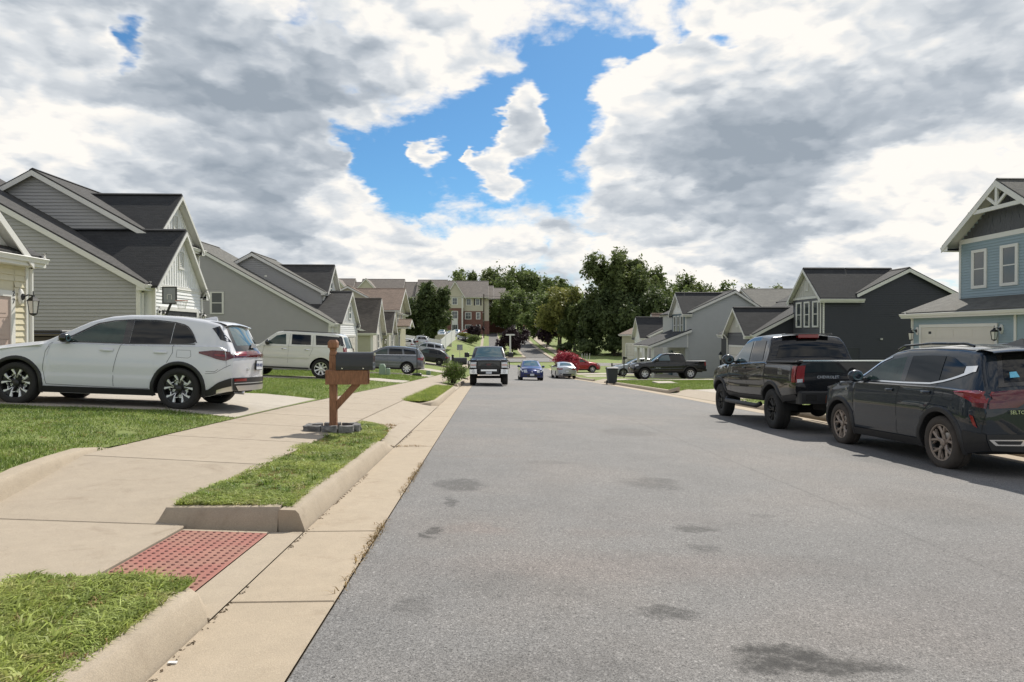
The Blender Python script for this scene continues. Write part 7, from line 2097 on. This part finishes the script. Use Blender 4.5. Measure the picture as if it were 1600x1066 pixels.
# ---- grey three-row crossover on the third driveway
def crossover(label, paint, L=4.6, Wd=1.86, h=1.68, r=.35, group=None, wheel=('five', ALLOY, RIMD), name='parked_car', clad=BLACK, step=.07, seg=20, chrome=False, low=False):
    k = h / 1.68; q = L / 4.6
    X = lambda v: v * q
    Z = lambda v: v * k
    top = [(0, Z(1.0)), (X(.04), Z(1.08)), (X(.16), Z(1.30)), (X(.34), Z(1.55)), (X(.45), Z(1.60)), (X(1.2), Z(1.67)), (X(1.9), Z(1.68)), (X(2.3), Z(1.64)), (X(2.65), Z(1.50)), (X(3.2), Z(1.18)), (X(3.35), Z(1.12)), (X(3.9), Z(1.05)), (X(4.35), Z(.95)), (X(4.52), Z(.82)), (L, Z(.6))]
    if low: top = [(0, Z(.95)), (X(.05), Z(1.02)), (X(.3), Z(1.22)), (X(.6), Z(1.45)), (X(1.0), Z(1.60)), (X(1.7), Z(1.67)), (X(2.2), Z(1.64)), (X(2.6), Z(1.50)), (X(3.2), Z(1.16)), (X(3.4), Z(1.10)), (X(3.9), Z(1.03)), (X(4.35), Z(.92)), (X(4.52), Z(.78)), (L, Z(.6))]
    c = Car(name, label, L, Wd, X(.95), X(3.65), r, top, [(0, Z(.32)), (X(.6), Z(.26)), (X(4), Z(.26)), (L, Z(.28))], [(0, Z(1.04)), (X(3.4), Z(1.04)), (L, Z(.9))], paint, wheel=wheel, clad=clad, clad_w=.05, step=step, seg=seg, tum=.34, group=group)
    c.side('front_window', [(X(3.0), Z(1.13)), (X(2.12), Z(1.13))], [(X(2.9), Z(1.20)), (X(2.5), Z(1.44)), (X(2.15), Z(1.52))], GLASSG, off=.006)
    c.side('rear_window', [(X(2.03), Z(1.13)), (X(1.22), Z(1.15))], [(X(2.05), Z(1.53)), (X(1.32), Z(1.52))], GLASSD, off=.006)
    if not low: c.side('quarter_window', [(X(1.12), Z(1.16)), (X(.45), Z(1.22))], [(X(1.2), Z(1.52)), (X(.55), Z(1.44))], GLASSD, off=.006)
    else: c.side('quarter_window', [(X(1.12), Z(1.16)), (X(.75), Z(1.22))], [(X(1.2), Z(1.48)), (X(.85), Z(1.32))], GLASSD, off=.006)
    if chrome: c.side('window_trim', [(X(3.05), Z(1.105)), (X(.42), Z(1.17))], [(X(3.05), Z(1.125)), (X(.42), Z(1.20))], CHROME, off=.009, k=1)
    c.strip('windshield', (X(3.2), 0), (X(2.4), 0), (-.87, .87), (-.83, .83), GLASSB)
    c.strip('rear_window_glass', (X(.12 if not low else .3), 0), (X(.36 if not low else .75), 0), (-.84, .84), (-.78, .78), GLASSD)
    c.side('tail_light', [(0, Z(.86)), (X(.35), Z(.92))], [(X(.03), Z(1.03)), (X(.38), Z(1.0))], REDL, off=.01)
    c.strip('tail_light_face', (0, Z(.86)), (X(.03), Z(1.03)), (.62, .99), (.62, .97), REDL); c.strip('tail_light_face', (0, Z(.86)), (X(.03), Z(1.03)), (-.99, -.62), (-.97, -.62), REDL)
    c.side('headlight', [(X(4.15), Z(.80)), (X(4.56), Z(.74))], [(X(4.1), Z(.90)), (X(4.50), Z(.84))], CLEARL, off=.008)
    c.strip('grille', (L, Z(.42)), (L, Z(.58)), (-.6, .6), (-.7, .7), BLACK)
    c.seam([(X(3.16), Z(1.08)), (X(3.22), Z(.8)), (X(3.15), Z(.4))]); c.seam([(X(2.08), Z(1.5)), (X(2.10), Z(.7)), (X(2.08), Z(.4))]); c.seam([(X(1.18), Z(1.1)), (X(1.2), Z(.9)), (X(1.42), Z(.65))])
    c.handle(X(2.28), Z(.98), paint); c.handle(X(1.38), Z(.98), paint); c.mirror(X(2.9), Z(1.12), paint)
    c.plate(0, Z(.72)); return c
def grp(): return None
c = crossover('grey three row crossover with a chrome window line on the third left driveway', GREYP, 5.18, 2.0, 1.80, .375, wheel=('multi', ALLOYW, RIMD), chrome=True)
c.place(-5.35, 46.15, 180, 'r', dz=.03)
c = crossover('black crossover parked nose up on the fourth left driveway', BLKP2, 4.7, 1.9, 1.66, .36, low=True, wheel=('five', RIMD, RIMD), step=.1, seg=16)
c.place(-5.0, 71.2, 178, 'r', dz=.03)
c = crossover('silver crossover half hidden behind the black one on the left', SILVP, 4.6, 1.86, 1.68, .35, step=.1, seg=14)
c.place(-5.9, 78.4, 178, 'r', dz=.35)
c = crossover('pale blue grey van roof just above the white fence', SILVP, 4.6, 1.86, 1.75, .35, step=.14, seg=12)
c.place(-8.6, 88.5, 100, 'r', dz=.55)
c = crossover('pale hatchback parked beside the tan house corner', WHITEP, 4.2, 1.8, 1.6, .33, step=.14, seg=12)
c.place(-10.2, 87.0, 90, 'r', dz=.3)
c = crossover('red crossover on a right hand driveway behind the silver sedan', REDP, 4.55, 1.84, 1.66, .35, low=True, step=.08, seg=18, wheel=('five', ALLOY, RIMD))
c.place(10.9, 71.5, 0, 'f', dz=.03)
c = crossover('silver grey crossover between the wheeled bin and the black crew cab pickup', SILVP, 4.6, 1.86, 1.66, .35, low=True, step=.08, seg=18, clad=None)
c.place(12.3, 62.4, 180, 'f', dz=.03)

# ---- lot cars far off
lots = [('white compact car at the front of the far parking lot', WHITEP, -4.6, 147.5, 250, .9), ('white car at the left end of the parked cars on the far lot', WHITEP, -9.4, 150, 255, 1.0), ('second white car from the left in the row on the far lot', WHITEP, -8.0, 155, 255, 1.0),
        ('pale blue car in the second row of the far lot', SILVP, -10.6, 163, 260, 1.0), ('silver car beside the pale blue one on the far lot', SILVP, -7.2, 165, 260, 1.0), ('bright red car before the brick apartment wall', REDP, -4.2, 168, 200, 1.0),
        ('silver car almost hidden by the dark spreading tree', SILVP, -13.2, 152, 255, 1.0)]
for lb, p, x, y, a, k in lots:
    c = crossover(lb, p, 4.5, 1.82, 1.5, .33, step=.16, seg=10, low=True, clad=None)
    zl = base(y) + e_l(y) * .8 + .45
    c.place(x, y, a, 'r', zf=lambda X_, Y_, q=zl: q)
c = crossover('small white car parked under the cream apartment wing', WHITEP, 4.5, 1.82, 1.5, .33, step=.16, seg=10, low=True, clad=None)
c.place(7.2, 200, 180, 'r', zf=lambda X_, Y_: 2.9)

# ---- big black pickup facing us at the left kerb
c = Car('parked_pickup', 'black pickup facing the camera at the left kerb with a brush guard over its grille', 6.0, 2.03, 1.25, 4.93, .42,
        [(0, 1.45), (1.9, 1.46), (1.95, 1.48), (2.02, 1.85), (2.2, 2.02), (2.8, 2.08), (3.5, 2.07), (3.75, 2.0), (4.2, 1.70), (4.5, 1.47), (4.65, 1.40), (5.4, 1.36), (5.8, 1.30), (5.96, 1.20), (6.0, 1.0)],
        [(0, .62), (2, .52), (5, .52), (6.0, .60)], [(0, 1.42), (4.6, 1.40), (6, 1.25)], BLKP, tw=.30, tum=.22, aR=.50, Bf=.08, taper=(.05, .5, .05, .4), clad=BLACK, clad_w=.07, cat='pickup', step=.08, seg=22, wheel=('off', RIMD, RIMD))
c.strip('windshield', (4.55, 0), (3.78, 0), (-.90, .90), (-.84, .84), GLASSB)
c.strip('grille', (6.0, .86), (6.0, .99), (-.58, .58), (-.58, .58), BLACK, off=.01)
g_ = MB()
for k in range(9): g_.box(6.06, 6.10, -.62, .62, .86 + k * .045, .875 + k * .045)
g_.box(6.03, 6.06, -.62, .62, .84, 1.26); c.add('grille_bars', g_, BLACKG, smooth=None)
for sg in (1, -1):
    a, b = sorted((sg * .64, sg * .97))
    c.add('headlight', MB().cbox(5.9, 6.07, a, b, .92, 1.20, .02), CLEARL, smooth=None); c.add('headlight_bar', MB().box(6.07, 6.085, a + .03, b - .03, 1.04, 1.08), AMBER, smooth=None)
    a, b = sorted((sg * .55, sg * 1.02))
    c.add('bumper_end', MB().cbox(5.86, 6.14, a, b, .60, .86, .03), CHROME, smooth=None)
    mb = MB(); mb.lathe([(.001, .02), (.08, .02), (.09, 0)], 14, lambda q, r, h: (6.14 + h, sg * .80 + r * math.cos(q), .72 + r * math.sin(q))); c.add('fog_lamp', mb, CLEARL)
    mb = MB(); mb.tube([(6.16, sg * .60, .62), (6.20, sg * .60, .9), (6.19, sg * .60, 1.28), (6.05, sg * .62, 1.31), (5.98, sg * .98, 1.30), (6.0, sg * 1.06, 1.24), (6.0, sg * 1.06, .90), (6.1, sg * .98, .86), (6.19, sg * .6, .88)], .028, 7); c.add('brush_guard', mb, LAMPB)
    mb = MB(); mb.cbox(4.2, 4.32, sg * 1.06 - .0 if sg > 0 else -1.32, 1.32 if sg > 0 else -1.06, 1.48, 1.74, .03); c.add('tow_mirror', mb, BLACK, smooth=None); c.add('mirror_arm', MB().box(4.22, 4.28, min(sg * .9, sg * 1.08), max(sg * .9, sg * 1.08), 1.55, 1.6), BLACK, smooth=None)
mb = MB(); mb.cbox(5.95, 6.16, -.55, .55, .58, .84, .03); c.add('bumper', mb, BLACK, smooth=None)
c.add('light_bar', MB().cbox(6.16, 6.2, -.42, .42, .74, .84, .01), CHROME, smooth=None)
mb = MB(); mb.tube([(6.2, -.6, 1.28), (6.2, .6, 1.28)], .028, 7); mb.tube([(6.2, -.6, .88), (6.2, .6, .88)], .024, 7); mb.tube([(6.19, -.6, .64), (6.19, .6, .64)], .024, 7); c.add('brush_guard', mb, LAMPB)
c.add('licence_plate', MB().box(6.21, 6.215, -.15, .15, .60, .72), PLATE, smooth=None)
t_ = bpy.data.objects.new('lettering', text_mesh('GMC', .12, .004)); COL.objects.link(t_); t_.data.materials.append(REDL); t_.parent = c.root; t_.rotation_euler = (R(90), 0, R(90)); t_.location = (c.Y((6.11, 0, 0))[0], 0, 1.08)
c.add('front_axle', MB().tube([(4.93, -.9, .42), (4.93, .9, .42)], .07, 8), UNDER)
c.side('front_window', [(4.3, 1.50), (3.35, 1.50)], [(4.1, 1.66), (3.85, 1.88), (3.4, 1.94)], GLASSD, off=.006); c.side('rear_window', [(3.25, 1.50), (2.35, 1.50)], [(3.28, 1.94), (2.4, 1.94)], GLASSD, off=.006)
c.place(.06, 36.35, -90, 'f', zf=lambda X_, Y_: base(Y_), dz=.0)

# ---- blue hatchback driving towards us
c = Car('moving_car', 'dark blue hatchback driving towards the camera in the middle of the road', 4.45, 1.75, .95, 3.65, .32,
        [(0, .9), (.05, 1.05), (.25, 1.25), (.6, 1.38), (1.2, 1.47), (1.8, 1.49), (2.3, 1.44), (2.8, 1.26), (3.3, 1.06), (3.55, .97), (4.0, .87), (4.3, .74), (4.42, .62), (4.45, .5)],
        [(0, .3), (1, .2), (3.6, .2), (4.45, .22)], [(0, 1.0), (2.5, .95), (3.4, .90), (4.45, .66)], BLUEP, tum=.36, Bf=.26, taper=(.24, .8, .12, .6), cat='car', step=.08, seg=20)
c.strip('windshield', (3.35, 0), (2.35, 0), (-.88, .88), (-.84, .84), GLASSB)
for sg in (1, -1):
    c.strip('headlight', (4.25, 0), (4.44, 0), (sg * .62, sg * .97), (sg * .55, sg * .95), CLEARL, off=.012); c.side('headlight_side', [(3.95, .76), (4.40, .60)], [(3.9, .84), (4.36, .70)], CLEARL, sides=(sg,), off=.01)
    c.strip('fog_recess', (4.45, .34), (4.45, .44), (sg * .66, sg * .9), (sg * .66, sg * .9), BLACK, off=.006)
c.strip('lower_grille', (4.45, .26), (4.45, .42), (-.55, .55), (-.6, .6), BLACK, off=.006)
c.strip('badge', (4.40, .6), (4.44, .5), (-.06, .06), (-.06, .06), CHROME, off=.014)
c.plate(0, .42, '', True, dx=.02)
c.side('front_window', [(2.95, 1.0), (2.1, 1.0)], [(2.85, 1.08), (2.4, 1.30), (2.1, 1.36)], GLASSG, off=.006); c.side('rear_window', [(2.0, 1.0), (1.1, 1.05)], [(2.02, 1.37), (1.2, 1.32)], GLASSD, off=.006)
c.mirror(2.85, .98, BLUEP, .15, .14, .18)
c.place(3.22, 50.3, -90, 'f', zf=lambda X_, Y_: G(X_, Y_), dz=0)

# ---- silver sedan seen from behind
c = Car('parked_car', 'silver sedan seen from behind at the right kerb', 4.7, 1.82, 1.05, 3.75, .33,
        [(0, .90), (.03, 1.02), (.35, 1.09), (.7, 1.12), (1.1, 1.28), (1.5, 1.40), (2.0, 1.45), (2.5, 1.43), (2.9, 1.30), (3.4, 1.05), (3.6, 1.0), (4.2, .90), (4.6, .75), (4.7, .5)],
        [(0, .3), (1, .22), (3.6, .22), (4.7, .24)], [(0, .98), (2.5, .96), (4.7, .8)], SILVP, tum=.4, taper=(.2, .8, .13, .6), step=.08, seg=20)
c.strip('rear_window_glass', (.72, 0), (1.4, 0), (-.84, .84), (-.76, .76), GLASSB); c.strip('windshield', (3.4, 0), (2.6, 0), (-.86, .86), (-.8, .8), GLASSB)
c.side('front_window', [(2.95, 1.02), (2.1, 1.03)], [(2.85, 1.08), (2.5, 1.27), (2.15, 1.34)], GLASSG, off=.006); c.side('rear_window', [(2.0, 1.03), (1.15, 1.08)], [(2.05, 1.345), (1.4, 1.27)], GLASSD, off=.006)
for sg in (1, -1): c.strip('tail_light', (0, .80), (0, .90), (sg * .55, sg * .99), (sg * .5, sg * .99), REDL, off=.008); c.strip('exhaust_finisher', (0, .33), (0, .40), (sg * .5, sg * .8), (sg * .5, sg * .8), CHROME, off=.012)
c.side('tail_light_side', [(0, .80), (.3, .86)], [(0, .92), (.3, .92)], REDL, off=.01)
c.strip('diffuser', (0, .31), (0, .46), (-.9, .9), (-.8, .8), BLACK, off=.006); c.plate(0, .68); c.mirror(2.85, 1.0, SILVP)
c.place(6.95, 60.9, 92, 'r', zf=lambda X_, Y_: G(min(X_, 7.9), Y_))


def pickup(label, paint, L, Wd, ra, fa, r, h, bedz, wheel, z0=.55, clad=BLACK, tyre=None, step=.06, seg=28, tw=.27, cabx=1.62):
    d = cabx
    top = [(0, bedz), (d - .07, bedz + .01), (d - .05, bedz + .03), (d + .02, h - .18), (d + .14, h - .05), (d + .7, h), (d + 1.25, h - .01), (d + 1.55, h - .07), (d + 1.95, h - .36), (d + 2.22, h - .53), (d + 2.36, h - .58), (d + 2.9, h - .63), (L - .25, h - .71), (L - .07, h - .82), (L, h - 1.05)]
    c = Car('parked_pickup', label, L, Wd, ra, fa, r, top, [(0, z0 + .05), (1.0, z0 - .05), (L * .6, z0 - .08), (L, z0)], [(0, bedz - .04), (d, bedz - .02), (d + 2.2, bedz - .06), (L, h - .82)], paint, tw=tw, tum=.28, aR=r + .09, Bf=.16, Br=.03, taper=(.10, .6, .03, .3), clad=clad, clad_w=.085, cat='pickup', wheel=wheel, tyre_m=tyre, step=step, seg=seg, rimf=.60, rd=.05, tuck=.08)
    b = bedz
    c.side('front_window', [(d + 2.0, b + .03), (d + 1.05, b + .03)], [(d + 1.92, b + .09), (d + 1.6, h - .17), (d + 1.12, h - .11)], GLASSB, off=.007)
    c.side('rear_window', [(d + .95, b + .03), (d + .22, b + .05)], [(d + .98, h - .11), (d + .33, h - .12)], GLASSD, off=.007)
    c.strip('windshield', (d + 2.25, 0), (d + 1.58, 0), (-.88, .88), (-.84, .84), GLASSB)
    c.strip('rear_window_glass', (d - .045, 0), (d + .01, 0), (-.86, .86), (-.80, .80), GLASSD, off=.01)
    c.seam([(d + 2.08, b + .0), (d + 2.14, b - .25), (d + 2.08, z0 + .05)]); c.seam([(d + 1.0, h - .12), (d + 1.0, z0 + .04)]); c.seam([(d + .13, h - .2), (d + .12, b - .2), (d + .25, z0 + .35)], w=.007); c.seam([(d - .06, b), (d - .06, z0 + .1)], w=.02)
    c.handle(d + 1.2, b - .12, paint); c.handle(d + .30, b - .11, paint); c.mirror(d + 1.98, b + .02, BLACKG, .2, .2, .24)
    return c


# ---- black lifted pickup in front of the dark crossover
c = pickup('black lifted pickup with flared arches at the right kerb ahead of the dark crossover', BLKP, 5.4, 1.98, 1.22, 4.56, .42, 1.97, 1.37, ('off', RIMD, RIMD), z0=.62, tyre=RUBBER)
c.side('tail_light', [(-.0, 1.0), (.12, 1.0)], [(0, 1.31), (.13, 1.31)], REDL, off=.012)
for sg in (1, -1): c.strip('tail_light_face', (0, 1.0), (0, 1.31), (sg * .84, sg * 1.0), (sg * .84, sg * 1.0), REDL, off=.012); c.strip('reverse_lamp', (0, 1.0), (0, 1.06), (sg * .87, sg * .98), (sg * .87, sg * .98), CLEARL, off=.016)
c.strip('high_stop_lamp', (c.L and 1.665, 0), (1.70, 0), (-.28, .28), (-.28, .28), REDL, off=.05)
c.add('high_stop_lamp', MB().cbox(1.60, 1.72, -.22, .22, 1.90, 1.985, .012), REDL, smooth=None)
c.add('roof_spoiler', MB().cbox(1.60, 1.8, -.50, .50, 1.965, 1.99, .010), BLKP, smooth=None)
c.add('tailgate_cap', MB().cbox(-.05, .10, -.86, .86, 1.375, 1.425, .015), BLKP2, smooth=None)
c.add('tailgate_edge', MB().box(-.058, -.05, -.84, .84, 1.40, 1.423), CHROME, smooth=None)
for sg in (1, -1): a, b = sorted((sg * .84, sg * .93)); c.add('bed_rail', MB().cbox(.05, 1.52, a, b, 1.37, 1.41, .012), BLACK, smooth=None)
c.add('rear_bumper', MB().cbox(-.12, .10, -.93, .93, .60, .84, .03), BLACK, smooth=None)
for sg in (1, -1): a, b = sorted((sg * .62, sg * .82)); c.add('bumper_step', MB().box(-.125, -.119, a, b, .66, .78), UNDER, smooth=None)
c.add('hitch', MB().box(-.18, -.1, -.06, .06, .52, .62), UNDER, smooth=None)
c.plate(0, .95, '', w=.28, dx=.02)
c.letters('CHEVROLET', .36, 1.10, .075, CHROME, .012); c.letters('COLORADO', -.45, .93, .06, CHROME, .012)
c.side_letters('TRAIL', .75, 1.24, .075, ALLOY); c.side_letters('BOSS', .72, 1.165, .085, ALLOY)
c.side_letters('COLORADO', 3.35, 1.16, .05, CHROME)
for sg in (1, -1): c.add('side_step', MB().tube([(1.75, sg * .98, .50), (1.85, sg * 1.04, .45), (3.85, sg * 1.04, .45), (3.95, sg * .98, .50)], .05, 8), BLACK)
c.add('spare_wheel', MB().lathe([(.2, -.1), (.36, -.1), (.38, 0), (.36, .1), (.2, .1)], 20, lambda a, r, h: (.55 + r * math.cos(a), r * math.sin(a), .55 + h)), RUBBER)
c.add('rear_axle', MB().tube([(1.22, -.85, .42), (1.22, .85, .42)], .08, 8), UNDER); c.add('differential', MB().ball((1.22, 0, .42), .16, .18, .16), UNDER)
c.place(6.80, 13.80, 88.4, 'r', zf=lambda X_, Y_: base(Y_) - .175, dz=-.0)

# ---- black crew cab pickup side-on
c = pickup('black crew cab pickup parked side on across the right hand driveway', BLKP, 5.4, 1.93, 1.15, 4.45, .40, 1.86, 1.30, ('vee', ALLOYW, RIMD), z0=.52, step=.08, seg=22, cabx=1.55)
c.side('tail_light', [(0, .95), (.1, .95)], [(0, 1.22), (.1, 1.22)], REDL, off=.01); c.side('headlight', [(4.9, .98), (5.3, .92)], [(4.9, 1.08), (5.28, 1.04)], CLEARL, off=.01)
c.side_letters('TACOMA', 3.5, .80, .08, CHROME)
c.side('bed_cap', [(0, 1.29), (1.45, 1.30)], [(0, 1.305), (1.45, 1.315)], GREYP, off=.012, k=1)
c.add('bumper', MB().cbox(-.08, .1, -.88, .88, .55, .74, .03), BLACK, smooth=None)
c.place(14.53, 49.3, 180, 'r', dz=.02)

# ---- dark slate crossover, nearest on the right
c = Car('parked_car', 'dark slate crossover with dusty bronze wheels, nearest vehicle at the right kerb', 4.37, 1.86, .87, 3.50, .348,
        [(0, .94), (.03, 1.04), (.08, 1.12), (.20, 1.30), (.33, 1.50), (.42, 1.545), (.8, 1.58), (1.3, 1.60), (1.9, 1.595), (2.25, 1.55), (2.55, 1.43), (2.9, 1.24), (3.12, 1.13), (3.22, 1.10), (3.6, 1.06), (4.0, 1.0), (4.22, .91), (4.33, .78), (4.37, .6)],
        [(0, .33), (.5, .25), (3.6, .23), (4.37, .26)], [(0, 1.0), (1, 1.045), (3.2, 1.05), (4.37, .9)], NAVYP, tw=.225, tum=.33, clad=BLACK, clad_w=.075, wheel=('vee', ALLOYB, RIMD), tyre_m=RUBBERD, aR=.405, rimf=.68, Br=.12, taper=(.17, .7, .11, .6), step=.04, seg=36)
c.side('front_window', [(2.86, 1.13), (1.86, 1.12)], [(2.78, 1.185), (2.5, 1.355), (2.2, 1.44), (1.88, 1.475)], GLASSG, off=.006)
c.side('pillar_trim', [(1.86, 1.12), (1.74, 1.12)], [(1.88, 1.475), (1.75, 1.485)], BLACKG, off=.006)
c.side('rear_window', [(1.735, 1.12), (1.05, 1.13), (1.0, 1.14)], [(1.745, 1.485), (1.4, 1.49), (1.02, 1.48)], GLASSD, off=.006)
c.side('quarter_window', [(.985, 1.145), (.75, 1.19), (.58, 1.25)], [(1.0, 1.478), (.85, 1.46), (.58, 1.34)], GLASSD, off=.006)
c.side('chrome_line', [(2.98, 1.10), (1.8, 1.092), (1.15, 1.10), (.85, 1.145), (.55, 1.225), (.40, 1.28)], [(2.98, 1.122), (1.8, 1.114), (1.15, 1.122), (.85, 1.17), (.55, 1.255), (.40, 1.34)], CHROME, off=.011, k=1, n=20)
c.side('pillar_badge', [(.56, 1.26), (.36, 1.28)], [(.56, 1.345), (.36, 1.355)], CHROME, off=.011)
c.side('roof_pillar_line', [(3.0, 1.12), (2.8, 1.215), (2.5, 1.39), (2.25, 1.465)], [(3.03, 1.13), (2.82, 1.232), (2.51, 1.41), (2.25, 1.483)], CHROME, off=.008, k=1)
c.strip('windshield', (3.12, 0), (2.3, 0), (-.87, .87), (-.84, .84), GLASSB)
c.strip('rear_window_glass', (.09, 0), (.32, 0), (-.82, .82), (-.76, .76), GLASSD, off=.006)
c.strip('rear_glass_surround', (.06, 0), (.35, 0), (-.92, .92), (-.86, .86), BLACKG, off=.002)
rows = [[(x, .66 * v, z + .035 * (1 - v * v)) for v in (-1.0, -.9, -.6, 0, .6, .9, 1.0)] for x, z in ((.55, 1.555), (.35, 1.55), (.12, 1.525), (.09, 1.51), (.15, 1.495), (.40, 1.50))]
c.add('roof_spoiler', MB().grid(rows), NAVYP, smooth=40)
mb = MB(); mb.add([(.75, -.012, 1.62), (.52, -.035, 1.585), (.52, .035, 1.585), (.92, 0, 1.625), (.60, 0, 1.70), (.54, 0, 1.69)], [(0, 1, 5, 4), (0, 4, 3), (1, 2, 5), (2, 3, 4, 5)]); c.add('antenna_fin', mb, BLACKG, smooth=None)
for sg in (1, -1):
    pts = [(.62, sg * .60, 1.60), (.75, sg * .605, 1.635), (1.5, sg * .615, 1.655), (2.1, sg * .61, 1.635), (2.28, sg * .60, 1.58)]
    c.add('roof_rail', MB().tube(pts, .017, 7), BLACKG)
    c.strip('tail_light', (0, .90), (.035, 1.03), (sg * .40, sg * 1.0), (sg * .36, sg * .99), REDLD, off=.010); c.strip('tail_light_lower', (0, .835), (0, .90), (sg * .62, sg * .98), (sg * .5, sg * .99), REDLD, off=.010)
    c.strip('exhaust_finisher', (0, .40), (0, .47), (sg * .55, sg * .92), (sg * .50, sg * .98), CHROME, off=.014); c.strip('exhaust_recess', (0, .415), (0, .455), (sg * .60, sg * .88), (sg * .56, sg * .92), BLACK, off=.018)
c.strip('chrome_bar', (0, .935), (0, .965) if False else (.005, .965), (-.50, .50), (-.50, .50), CHROME, off=.016)
c.side('tail_light_side', [(0.0, .90), (.12, .87), (.30, .93), (.58, 1.0)], [(.02, 1.04), (.20, 1.055), (.40, 1.05), (.60, 1.03)], REDL, off=.011); c.side('tail_light_lower', [(0, .84), (.2, .86)], [(0, .905), (.22, .905)], REDLD, off=.012)
c.side('rear_reflector', [(.10, .60), (.17, .63)], [(.17, .74), (.25, .76)][::1], REDL, off=.013, n=3, k=3)
c.strip('rear_bumper_trim', (0, .335), (0, .53), (-1, 1), (-1, 1), BLACK, off=.008); c.side('rear_bumper_side', [(0, .335), (.48, .26)], [(0, .53), (.40, .56)], BLACK, off=.008)
c.strip('skid_plate', (0, .34), (0, .40), (-.5, .5), (-.42, .42), ALLOY, off=.022)
c.plate(0, .70, '', w=.3, dx=.015); c.letters('SELTOS', .50, .80, .062, CHROME)
c.strip('window_sticker', (.12, 0), (.165, 0), (.56, .72), (.58, .70), mat('sticker_blue', (.15, .50, .70), .4, var=.4, vs=25), off=.012)
c.seam([(3.0, 1.08), (3.06, .9), (3.04, .6), (2.98, .36)]); c.seam([(1.80, 1.09), (1.83, .9), (1.84, .6), (1.82, .36)]); c.seam([(1.02, 1.11), (1.0, 1.0), (1.06, .85), (1.22, .72)]); c.seam([(2.98, .36), (1.82, .34), (1.34, .34)]); c.seam([(.40, 1.54), (.34, 1.42), (.12, 1.12), (.10, 1.06)]); c.seam([(.0, .80), (.06, .55), (.0, .53)])
c.seam([(.82, .93), (.82, 1.02), (.62, 1.02), (.60, .92), (.66, .90), (.82, .93)], w=.004)
c.handle(2.04, .985, NAVYP, .2); c.handle(1.17, .99, NAVYP, .2); c.mirror(2.80, 1.12, NAVYP, .17, .16, .2)
c.side('front_marker', [(4.05, .66), (4.13, .66)], [(4.06, .80), (4.12, .80)], AMBER, off=.012, n=2, k=2); c.side('headlight', [(3.95, .92), (4.28, .88)], [(3.95, 1.0), (4.22, .95)], CLEARL, off=.008)
c.side_letters('SX', 3.28, .95, .05, CHROME)
c.place(6.82, 8.68, 88.9, 'r', zf=lambda X_, Y_: base(Y_) - .175)


# ------------------------------------------------------------------ groups of like things
GROUPS = {'house': 'houses lining the street', 'car': 'cars parked and driving along the street', 'pickup': 'pickup trucks on the street', 'tree': 'trees beyond the houses', 'shrub': 'shrubs and brush along the street',
          'wall lantern': 'wall lanterns beside the garage doors', 'mailbox': 'mailboxes at the left kerb', 'apartment building': 'apartment buildings on the hill', 'utility box': 'utility boxes on the left lawns', 'sapling': 'saplings on the far lawn', 'post': 'posts along the street'}
for o in list(S.objects):
    if o.parent is None and o.get('category') in GROUPS and not o.get('group') and not o.get('kind'): o['group'] = GROUPS[o['category']]
